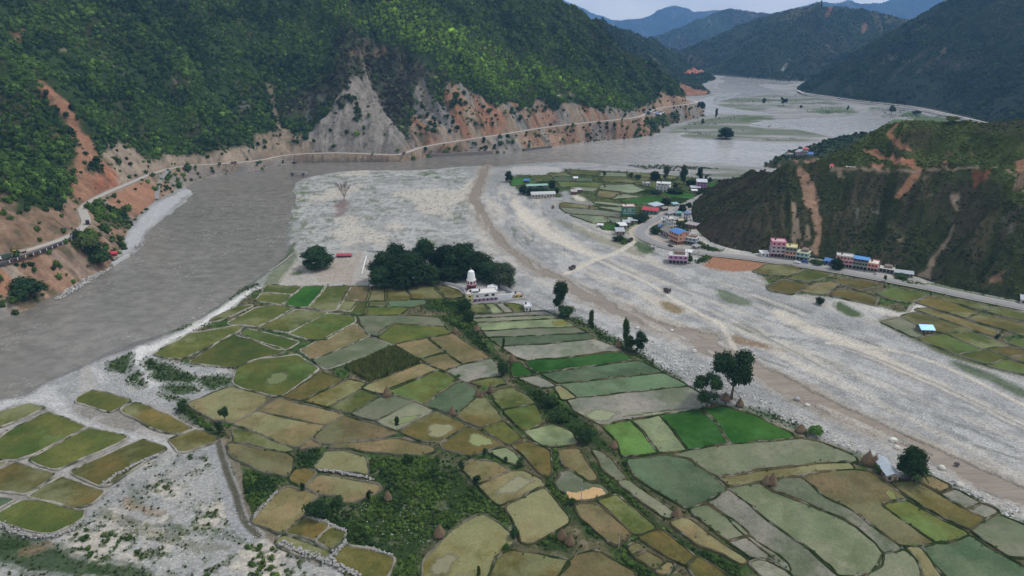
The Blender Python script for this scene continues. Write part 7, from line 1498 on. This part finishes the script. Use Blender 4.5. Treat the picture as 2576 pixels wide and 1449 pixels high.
# white memorial by the school, stone walls, broken bridge
o = thing('memorial_post', 'white stepped memorial post left of the long school', 'memorial', on_ground(1323, 488)); MB().lathe([(1.4,0),(1.4,.8),(.8,.9),(.7,3.4)], 8).build('plinth', WALLW, o); MB().lathe([(.9,3.402),(.6,4.2),(.1,5.2)], 8).build('cap', WALLW, o)
pb = on_ground(751, 441); o = thing('broken_bridge', 'broken concrete bridge span left standing at the river edge', 'bridge', pb, R(-9))
MB().box(-9.5, 10, -1.8, 1.8, 2.7, 3.5).build('deck', CONC, o); MB().box(-9.5, 10, -1.8, -1.6, 3.502, 4.0).build('parapet', CONC, o); MB().box(-9.5, 10, 1.6, 1.8, 3.502, 4.0).build('parapet', CONC, o)
for x in (-7.5, 5.5): MB().box(x-1.1, x+1.1, -1.5, 1.5, -2.5, 2.698).build('pier', DKSTONE, o)
def stone_wall(label, pts, w_=1.1, h=.8, big=.45):
    P = resample(G(np.array(pts, float)), .5); rs = np.random.RandomState(len(P)); mb = MB(); c = P.mean(0)
    for q in P:
        for _ in range(3):
            x, y = q+rs.normal(size=2)*w_*.35-c; r = big*(.5+.7*rs.rand()); z = h*rs.rand()*.7
            core(mb, (x, y, z+.1), r, rs, 5, 3)
    o = mb.build('stone_wall', PALE_STONE); o.location = (c[0], c[1], .3); return tag(o, label, 'stone wall', 'dry stone walls between the near fields')
PALE_STONE = plain('pale_field_stone', (.32,.315,.305), .95, .4, 1.3)
stone_wall('long dry stone wall below the three small ochre fields', [(708,1370),(760,1393),(800,1406),(840,1420),(900,1450)], 1.6, 1.1, .5)
stone_wall('short dry stone wall climbing between two ochre fields', [(830,1412),(850,1388),(870,1366)], 1.2, .9, .45)
stone_wall('heavy stone wall beside the near ochre field and weedy gravel', [(256,1226),(285,1203),(320,1183),(360,1163),(395,1149)], 1.0, .8, .45)
stone_wall('curved gravel wall below the dark weedy field', [(-10,1315),(30,1338),(80,1352),(130,1353),(175,1338),(210,1312)], 1.3, .9, .4)
stone_wall('stone wall along the top of the grey tan field', [(806,1186),(840,1189),(880,1196),(920,1203),(936,1210)], .9, .7, .4)
stone_wall('stone wall at the left of the tan sloping field', [(638,1306),(655,1285),(676,1262),(698,1238)], .7, .6, .35)
stone_wall('stone wall above the two small ochre plots', [(774,1300),(800,1309),(830,1320),(872,1340)], .7, .6, .38)
stone_wall('stone wall above the olive brown bottom field', [(922,1380),(950,1388),(985,1400)], .7, .6, .38)
# ================================================================== vehicles, haystacks, poles, people, boulders
TYRE = plain('tyre_rubber', (.02,.02,.02), .9, .1)
def wheel(root, x, y, r, w_=.28):
    mb = MB(); v = []; n_ = 12
    for s_ in (-w_/2, w_/2):
        v += [(x+r*math.cos(2*math.pi*i/n_), y+s_, r+r*math.sin(2*math.pi*i/n_)) for i in range(n_)]
    mb.add(v, [tuple(range(n_)), tuple(range(n_, 2*n_))[::-1]]+[(i, n_+i, n_+(i+1) % n_, (i+1) % n_) for i in range(n_)]); q = mb.build('wheel', TYRE, root)
    return q
def side_prism(prof, y0, y1):
    n_ = len(prof); mb = MB(); mb.add([(x, y0, z) for x, z in prof]+[(x, y1, z) for x, z in prof], [tuple(range(n_)), tuple(range(n_, 2*n_))[::-1]]+[(i, n_+i, n_+(i+1) % n_, (i+1) % n_) for i in range(n_)]); return mb
def place(px, py, hill, z, p2):
    a = on_ground(px, py, hill) if z is None else Vector((*gp(px, py, z), z)); b_ = on_ground(*p2, hill) if z is None else Vector((*gp(*p2, z), z))
    return a, math.atan2(b_.y-a.y, b_.x-a.x)
def car(label, px, py, p2, col, z=.82, van=False):
    a, rz = place(px, py, None, z, p2); o = thing('van' if van else 'car', label, 'van' if van else 'car', a, rz); pm = plain('car_paint_%d' % int(px), col, .35, .05, 1, .5)
    h = 1.95 if van else 1.45
    side_prism([(-2.1,.35),(2.1,.35),(2.15,.75),(1.2,.95),(.6,.98) if not van else (1.3,1.0),(-2.0,1.0),(-2.15,.8)], -.85, .85).build('body', pm, o)
    side_prism([(-1.7,1.002),(1.0,1.002),(.45,h),(-1.4,h)] if not van else [(-2.0,1.002),(1.3,1.002),(.8,h),(-1.95,h)], -.76, .76).build('cabin', pm, o)
    for s_ in (-1, 1): MB().box(-1.35, .55, min(s_*.765, s_*.79), max(s_*.765, s_*.79), 1.05, h-.12).build('window', GLASS, o)
    MB().add([(1.03,-.66,1.04),(1.03,.66,1.04),(.50,.62,h-.08),(.50,-.62,h-.08)] if not van else [(1.33,-.66,1.04),(1.33,.66,1.04),(.83,.62,h-.08),(.83,-.62,h-.08)], [(0,1,2,3)]).build('windscreen', GLASS, o)
    for x in (-1.35, 1.35):
        for y in (-.78, .78): wheel(o, x, y, .33, .2)
    return o
def truck(label, px, py, p2, cabcol, bedcol, z=.8, L=6.5, cover=False, hill=None):
    a, rz = place(px, py, hill, z, p2); o = thing('truck', label, 'truck', a, rz); cm = plain('truck_paint_%d' % int(px), cabcol, .4, .06, 1, .4); bm_ = plain('truck_bed_%d' % int(px), bedcol, .6, .15)
    x1 = L/2; side_prism([(x1-1.8,.6),(x1,.6),(x1+.05,1.4),(x1-.25,2.5),(x1-1.8,2.55)], -1.05, 1.05).build('cab', cm, o)
    MB().add([(x1+.03,-.9,1.55),(x1+.03,.9,1.55),(x1-.18,.85,2.35),(x1-.18,-.85,2.35)], [(0,1,2,3)]).build('windscreen', GLASS, o)
    MB().box(-x1, x1-1.9, -.5, .5, .55, .85).build('chassis', TYRE, o)
    mb = MB(); h = 2.9 if cover else 1.75
    if cover: mb.box(-x1, x1-1.95, -1.15, 1.15, .852, h)
    else:
        mb.box(-x1, x1-1.95, -1.1, 1.1, .852, 1.0); mb.box(-x1, x1-1.95, -1.1, -1.0, 1.001, h); mb.box(-x1, x1-1.95, 1.0, 1.1, 1.001, h); mb.box(-x1, -x1+.1, -.999, .999, 1.001, h); mb.box(x1-2.05, x1-1.95, -.999, .999, 1.001, h+.2)
    mb.build('load_bed', bm_, o)
    for x in (-x1+1.0, -x1+2.1, x1-.9):
        for y in (-.95, .95): wheel(o, x, y, .5, .3)
    for s_ in (-.7, .7): MB().box(x1+.02, x1+.08, s_-.15, s_+.15, .85, 1.1).build('headlight', wm((.7,.68,.6)), o)
    return o
car('white car parked before the half finished teal house', 2005, 662, (2050,668), (.75,.76,.77))
car('blue van parked beside the white car', 2025, 661, (2060,666), (.03,.09,.28), .82, True)
car('dark car on the road below the orange house', 1687, 620, (1700,624), (.03,.03,.04))
truck('dark tarpaulin truck driving along the hillside road bend', 221, 564, (214,545), (.04,.04,.045), (.022,.022,.026), 20.4, 7.0, True)
truck('yellow dump truck parked against the hillside', 50, 637, (20,644), (.70,.42,.03), (.50,.44,.38), 22.4, 7.5)
truck('white and green truck at the left end of the tarred road', 12, 652, (-20,660), (.60,.62,.62), (.05,.085,.055), 22.5, 7.5, True)
truck('small dark truck at the start of the sand track', 1585, 607, (1600,600), (.05,.05,.055), (.07,.06,.055), .35, 6)
truck('dark tipper standing at the end of the sand track by the stream', 1439, 677, (1455,672), (.05,.05,.05), (.10,.09,.08), .3, 5)
truck('lone dark truck on the gravel track in mid bed', 1678, 734, (1690,740), (.06,.045,.04), (.10,.08,.07), .3, 5)
truck('small brown truck on the far stretch of the hillside road', 588, 411, (620,408), (.10,.06,.05), (.14,.10,.09), 9.8, 6)
truck('tiny dark truck on the road under the landslide', 1016, 388, (1040,379), (.05,.05,.05), (.12,.12,.12), 8.4, 6)
def motorbike(px, py, lb, rz):
    o = thing('motorcycle', lb, 'motorcycle', Vector((*gp(px, py, .5), .52)), rz); wheel(o, -.65, 0, .32, .12); wheel(o, .65, 0, .32, .12)
    side_prism([(-.7,.5),(.45,.4),(.55,.85),(.1,.95),(-.3,.8),(-.8,.85)], -.14, .14).build('body', plain('bike_%d' % px, (.06,.02,.02), .4, .1), o); MB().tube((.5,-.35,1.05), (.5,.35,1.05), .03, .03).build('handlebar', TYRE, o)
motorbike(2199, 692, 'dark motorcycle parked before the red fronted house', 1.2); motorbike(2203, 691, 'second motorcycle right of the dark parked one', 1.4); motorbike(2176, 683, 'motorcycle in the shade of the blue awning', .9)
# haystacks
STRAW, n, b = new_mat('old_straw'); tc = N(n, 'ShaderNodeTexCoord'); mp_ = N(n, 'ShaderNodeMapping'); mp_.inputs['Scale'].default_value = (5, 5, .8); n.links.new(tc.outputs['Object'], mp_.inputs['Vector'])
f_ = noise_node(n, mp_.outputs['Vector'], 1.6, 5.0, .7); n.links.new(ramp(n, f_, [(.3, (.075,.052,.032)), (.55, (.165,.115,.068)), (.75, (.27,.20,.125))]), b.inputs['Base Color']); b.inputs['Roughness'].default_value = .95
def haystack(px, py, wv, hv, lb, k):
    p = on_ground(px, py); s = p.length+20; s = math.sqrt(p.x**2+p.y**2+CAM_H**2); r = wv/FOC*s/2; h = hv/FOC*s/math.cos(math.asin(CAM_H/s)); rs = np.random.RandomState(k+40)
    o = thing('haystack', lb, 'haystack', p, rs.rand()*6, 'brown straw haystacks on the bunds'); mb = MB(); n_ = 14; prof = [(.80, .06), (1.0, .16), (.90, .38), (.62, .62), (.30, .86), (.06, 1.04)]
    i0 = 0
    for a_, z_ in prof: mb.v += [(r*a_*(.88+.24*rs.rand())*math.cos(2*math.pi*i/n_), r*a_*(.88+.24*rs.rand())*math.sin(2*math.pi*i/n_), h*z_*(.95+.1*rs.rand())) for i in range(n_)]
    for q in range(len(prof)-1): mb.f += [(q*n_+i, q*n_+(i+1) % n_, (q+1)*n_+(i+1) % n_, (q+1)*n_+i) for i in range(n_)]
    mb.f += [tuple(range(n_))[::-1], tuple(range((len(prof)-1)*n_, len(prof)*n_))]
    for q in range(170):    # loose straw ends
        a_ = rs.rand()*6.28; t = rs.rand(); z_ = h*(.15+.75*t); rr = r*(1.02-.75*t); l = r*.28
        c_, s_ = math.cos(a_), math.sin(a_); mb.add([(rr*c_-.05*s_, rr*s_+.05*c_, z_), (rr*c_+.05*s_, rr*s_-.05*c_, z_), ((rr+l)*c_, (rr+l)*s_, z_-l*1.1)], [(0, 1, 2)])
    mb.build('straw', STRAW, o); MB().tube((0, 0, h*.9), (.05, 0, h*1.14), .07, .05).build('pole', TIMBER, o); MB().tube((0,0,-.1),(0,0,h*.16), r*.3, r*.3, 8).build('stand', TIMBER, o)
for k, (x, y, w_, h_, lb) in enumerate(((975,997,22,23,'haystack on the bund between the tan strip and the green field'),(1138,1044,18,21,'haystack below the green field in the middle of the paddies'),(1202,998,16,18,'left haystack of the trio by the banana plant'),(1211,1000,13,15,'small haystack pressed against the trio haystack'),(1235,987,15,22,'tall pointed haystack right of the banana plant'),
 (1144,836,15,14,'haystack among bushes at the top of the tan fields'),(1156,843,10,10,'small pale haystack beside the bushes above the tan fields'),(1200,832,18,16,'haystack at the corner of the flooded terraces'),(1288,910,20,20,'haystack left of the deep green terrace'),(1544,1127,20,18,'haystack on the hedge beside the bright seedling plot'),
 (1413,1357,22,25,'taller of the two haystacks on the grassy corner'),(1433,1369,23,24,'lower of the two haystacks on the grassy corner'),(1702,1299,24,22,'round haystack on the bund above the dark green flooded paddy'),(1927,1218,20,20,'left half of the twin haystack mirrored in the flooded paddy'),(1942,1219,22,25,'right half of the twin haystack mirrored in the flooded paddy'),
 (2182,1166,28,26,'haystack by the path near the tin roofed hut'),(2199,1172,24,22,'haystack touching the tin roofed hut'),(2014,1086,24,17,'haystack at the bank beside the palm like bush'),(1824,1006,22,18,'haystack under the largest riverside tree'),(1861,1022,18,19,'pointed haystack right of the largest riverside tree'),(1556,872,16,16,'haystack at the foot of the slender riverside trees'),
 (1106,1349,27,25,'haystack on the thicket edge above the large ochre field'),(976,1258,20,22,'haystack half hidden in the big thicket'),(2092,745,10,11,'little haystack on the gravel rim of the right fields'),(1562,490,8,9,'haystack between two village paddies'),(1483,526,8,11,'pointed haystack on the village bunds'),(1391,524,9,8,'brown haystack on the gravel near the school'))):
    haystack(x, y, w_, h_, lb, k)
# poles
def pole(px, by, ty, lb, arm=True, hill=None):
    p = on_ground(px, by, hill); s = math.sqrt(p.x**2+p.y**2+(CAM_H-p.z)**2); h = (by-ty)/FOC*s/math.cos(math.asin((CAM_H-p.z)/s))
    o = thing('utility_pole', lb, 'utility pole', p, px*.37 % 3.1, 'utility poles'); MB().tube((0,0,-.3), (0,0,h), .13, .09, 8).build('mast', CONC, o)
    if arm:
        for zz in (h-.4, h-1.2): MB().box(-.9, .9, -.06, .06, zz, zz+.1).build('crossarm', TYRE, o)
        for x in (-.8, 0, .8): MB().lathe([(.06, h-.298), (.08, h-.2), (.04, h-.1)], 6, x, 0).build('insulator', wm((.5,.48,.45)), o)
for x, b_, t_, lb in ((1462,1264,1218,'pole standing in the muddy orange pool'),(1557,1377,1345,'pole with crossarms at the corner of the brown field'),(1635.5,609,590,'pole at the outer edge of the road bend'),(1627,581,570,'pole inside the road bend'),(1677,541,531,'pole beside the road near the red shop'),(1712.5,632,618,'pole before the purple unfinished house'),
 (1419,662,625,'thin pole on the gravel near the sand track'),(1655.5,556,541,'pole behind the white and yellow house'),(1756,646,632,'pole at the foot of the spur beside the road'),(2090,684,668,'pole at the roadside near the long pink house')):
    pole(x, b_, t_, lb)
# guard rail of the hillside road
P = resample(plan_line([(24,658.5,22),(49,650.5,22),(100,634.5,22),(160,612.5,21),(190,596,21),(213,578,20),(224,570,20)], 1), 5.0); c = P.mean(0)
o = thing('guard_rail', 'guard rail with white posts along the tarred hillside road', 'guard rail', Vector(c))
for q in P: q = Vector(q-c); MB().box(q.x-.16, q.x+.16, q.y-.16, q.y+.16, q.z-.6, q.z+.95).build('post', WALLW, o)
mb = MB()
for i in range(len(P)-1): mb.tube(P[i]-c+np.array((0,0,.75)), P[i+1]-c+np.array((0,0,.75)), .12, .12, 4)
mb.build('rail', plain('rail_paint', (.05,.05,.09), .6, .1), o)
# river hut on stilts
p = HA.cast([(284, 655)])[0]; o = thing('river_hut', 'red roofed hut on stilts at the river edge', 'hut', Vector((p[0], p[1], 1.2)), R(14))
for x in (-2.8, 0, 2.8):
    for y in (-1.8, 1.8): MB().tube((x, y, -3), (x, y, 1.7), .14, .14).build('stilt', TIMBER, o)
MB().box(-3.4, 5.0, -2.3, 2.3, 1.702, 1.95).build('deck', CONC, o); MB().box(-1.0, 3.2, -1.0, 2.0, 1.952, 4.0).build('wall', wm((.30,.06,.07)), o)
MB().add([(-1.4,-1.5,3.9),(3.7,-1.5,3.9),(3.7,2.5,4.7),(-1.4,2.5,4.7),(-1.4,-1.5,4.05),(3.7,-1.5,4.05),(3.7,2.5,4.85),(-1.4,2.5,4.85)], [(3,2,1,0),(4,5,6,7),(0,1,5,4),(1,2,6,5),(2,3,7,6),(3,0,4,7)]).build('roof', tin((.58,.04,.06)), o)
MB().box(-3.2, -1.3, -1.4, 1.6, 1.952, 3.3).build('store', wm((.10,.075,.08)), o)
# boulders
def boulder(px, py, wv, lb, col, k):
    p = on_ground(px, py); s = math.sqrt(p.x**2+p.y**2+CAM_H**2); r = wv/FOC*s/2; bm = bmesh.new(); bmesh.ops.create_icosphere(bm, subdivisions=3, radius=1); rs = np.random.RandomState(k)
    pl = [(Vector(rs.normal(size=3)).normalized(), .72+.2*rs.rand()) for _ in range(11)]
    for v in bm.verts:
        for d_, q in pl:
            e = v.co.dot(d_)-q
            if e > 0: v.co -= d_*e
        v.co = Vector((v.co.x*r, v.co.y*r*.8, v.co.z*r*.68+r*.35))
    me = bpy.data.meshes.new('boulder'); bm.to_mesh(me); bm.free(); me.materials.append(plain('boulder_%d' % k, col, .95, .25, 1.2)); o = link(bpy.data.objects.new('boulder', me)); o.location = p; tag(o, lb, 'boulder', 'boulders by the stream')
for k, (x, y, w_, lb, c) in enumerate(((2005,1006,17,'grey boulder standing at the stream edge',(.30,.31,.32)),(2031,1021,13,'white boulder just below the grey stream boulder',(.58,.56,.52)),(1746,885,13,'pale boulder on the upper stream bank',(.58,.58,.57)),(1802,907,12,'pale boulder behind the largest riverside tree',(.56,.55,.54)),(1604,826,11,'pale boulder nearest to the slender riverside trees',(.55,.55,.54)),
 (2247,1110,17,'white boulder lying in the stream gravel',(.66,.64,.58)),(2256,1128,14,'white boulder beside the stream weeds',(.60,.57,.50)),(2369,1180,18,'large cream boulder on the near stream bank',(.52,.50,.45)),(2407,1169,12,'dark boulder in the stream rapids',(.10,.095,.10)),(2414,1222,18,'cream boulder near the small flooded plots',(.50,.48,.44)),(1690,832,9,'small white boulder in the rock field',(.6,.6,.58)))):
    boulder(x, y, w_, lb, c, k)
# people
SKINC = plain('skin', (.20,.11,.07), .6, .05)
def figure(px, py, lb, joints, rad, shirt, legs, hill=None, z=None, rz=0, h=1.62):
    a = on_ground(px, py, hill) if z is None else Vector((*gp(px, py, z), z)); o = thing('person', lb, 'person', a, rz)
    names = list(joints); me = bpy.data.meshes.new('body'); E = [('pelvis','chest'),('chest','neck'),('neck','head'),('chest','sl'),('sl','el'),('el','hl'),('chest','sr'),('sr','er'),('er','hr'),('pelvis','kl'),('kl','al'),('al','fl'),('pelvis','kr'),('kr','ar'),('ar','fr')]
    me.from_pydata([joints[k] for k in names], [(names.index(p_), names.index(q)) for p_, q in E], []); b_ = link(bpy.data.objects.new('body', me), o); b_.modifiers.new('skin', 'SKIN'); b_.modifiers.new('smooth', 'SUBSURF').levels = 1
    for k, nm in enumerate(names): v = me.skin_vertices[0].data[k]; v.radius = (rad[nm], rad[nm]); v.use_root = nm == 'pelvis'
    m, n, bb = new_mat('person_clothes_%d' % int(px)); tcn = N(n, 'ShaderNodeTexCoord'); sp = N(n, 'ShaderNodeSeparateXYZ'); n.links.new(tcn.outputs['Object'], sp.inputs[0])
    mr = N(n, 'ShaderNodeMapRange'); mr.inputs['From Max'].default_value = 1.75; n.links.new(sp.outputs['Z'], mr.inputs['Value'])
    r_ = N(n, 'ShaderNodeValToRGB'); r_.color_ramp.interpolation = 'CONSTANT'; e = r_.color_ramp.elements; e[0].color = (*legs, 1); e[1].position = joints['pelvis'][2]/1.75; e[1].color = (*shirt, 1)
    n.links.new(mr.outputs['Result'], r_.inputs['Fac']); n.links.new(r_.outputs['Color'], bb.inputs['Base Color']); me.materials.append(m)
    hd = joints['head']; bm = bmesh.new(); bmesh.ops.create_icosphere(bm, subdivisions=2, radius=.115); 
    for v in bm.verts: v.co = Vector((v.co.x*.9+hd[0], v.co.y+hd[1]-.015, v.co.z*1.15+hd[2]))
    mh = bpy.data.meshes.new('head'); bm.to_mesh(mh); bm.free(); mh.materials.append(SKINC); link(bpy.data.objects.new('head', mh), o)
    bm = bmesh.new(); bmesh.ops.create_icosphere(bm, subdivisions=2, radius=.128)
    for v in bm.verts: v.co = Vector((v.co.x*.92+hd[0], v.co.y+hd[1]+.02, max(v.co.z, -.03)*1.05+hd[2]+.025))
    mh = bpy.data.meshes.new('hair'); bm.to_mesh(mh); bm.free(); mh.materials.append(TYRE); link(bpy.data.objects.new('hair', mh), o)
RAD = dict(pelvis=.14, chest=.15, neck=.06, head=.08, sl=.075, sr=.075, el=.05, er=.05, hl=.04, hr=.04, kl=.075, kr=.075, al=.05, ar=.05, fl=.045, fr=.045)
STAND = dict(pelvis=(0,0,.92), chest=(0,0,1.28), neck=(0,0,1.46), head=(0,-.01,1.58), sl=(-.19,0,1.36), el=(-.25,.02,1.08), hl=(-.24,-.06,.84), sr=(.19,0,1.36), er=(.25,.02,1.08), hr=(.24,-.06,.84), kl=(-.10,-.02,.48), al=(-.11,.02,.08), fl=(-.12,-.14,.04), kr=(.10,-.06,.48), ar=(.12,.08,.10), fr=(.12,-.08,.04))
BEND = dict(pelvis=(0,.10,.88), chest=(0,-.24,1.04), neck=(0,-.42,1.04), head=(0,-.54,1.0), sl=(-.18,-.30,1.02), el=(-.20,-.34,.72), hl=(-.12,-.42,.48), sr=(.18,-.30,1.02), er=(.20,-.34,.72), hr=(.12,-.44,.46), kl=(-.14,.04,.46), al=(-.18,.06,.08), fl=(-.18,-.1,.04), kr=(.14,-.02,.46), ar=(.18,.0,.08), fr=(.18,-.16,.04))
figure(1749, 1354, 'person bending over in the pale muddy field', BEND, RAD, (.30,.10,.11), (.10,.09,.10), rz=.6)
figure(200, 579, 'person walking on the hillside road nearest the dark truck', STAND, RAD, (.10,.12,.14), (.05,.05,.06), z=21.4)
figure(188, 587, 'person walking along the tarred road edge behind the other', STAND, RAD, (.12,.14,.10), (.05,.05,.05), z=21.4, rz=.4)
figure(2005, 1400, 'person standing on the bund of the grey flooded paddy', STAND, RAD, (.5,.5,.5), (.1,.1,.1), rz=.2) if False else None
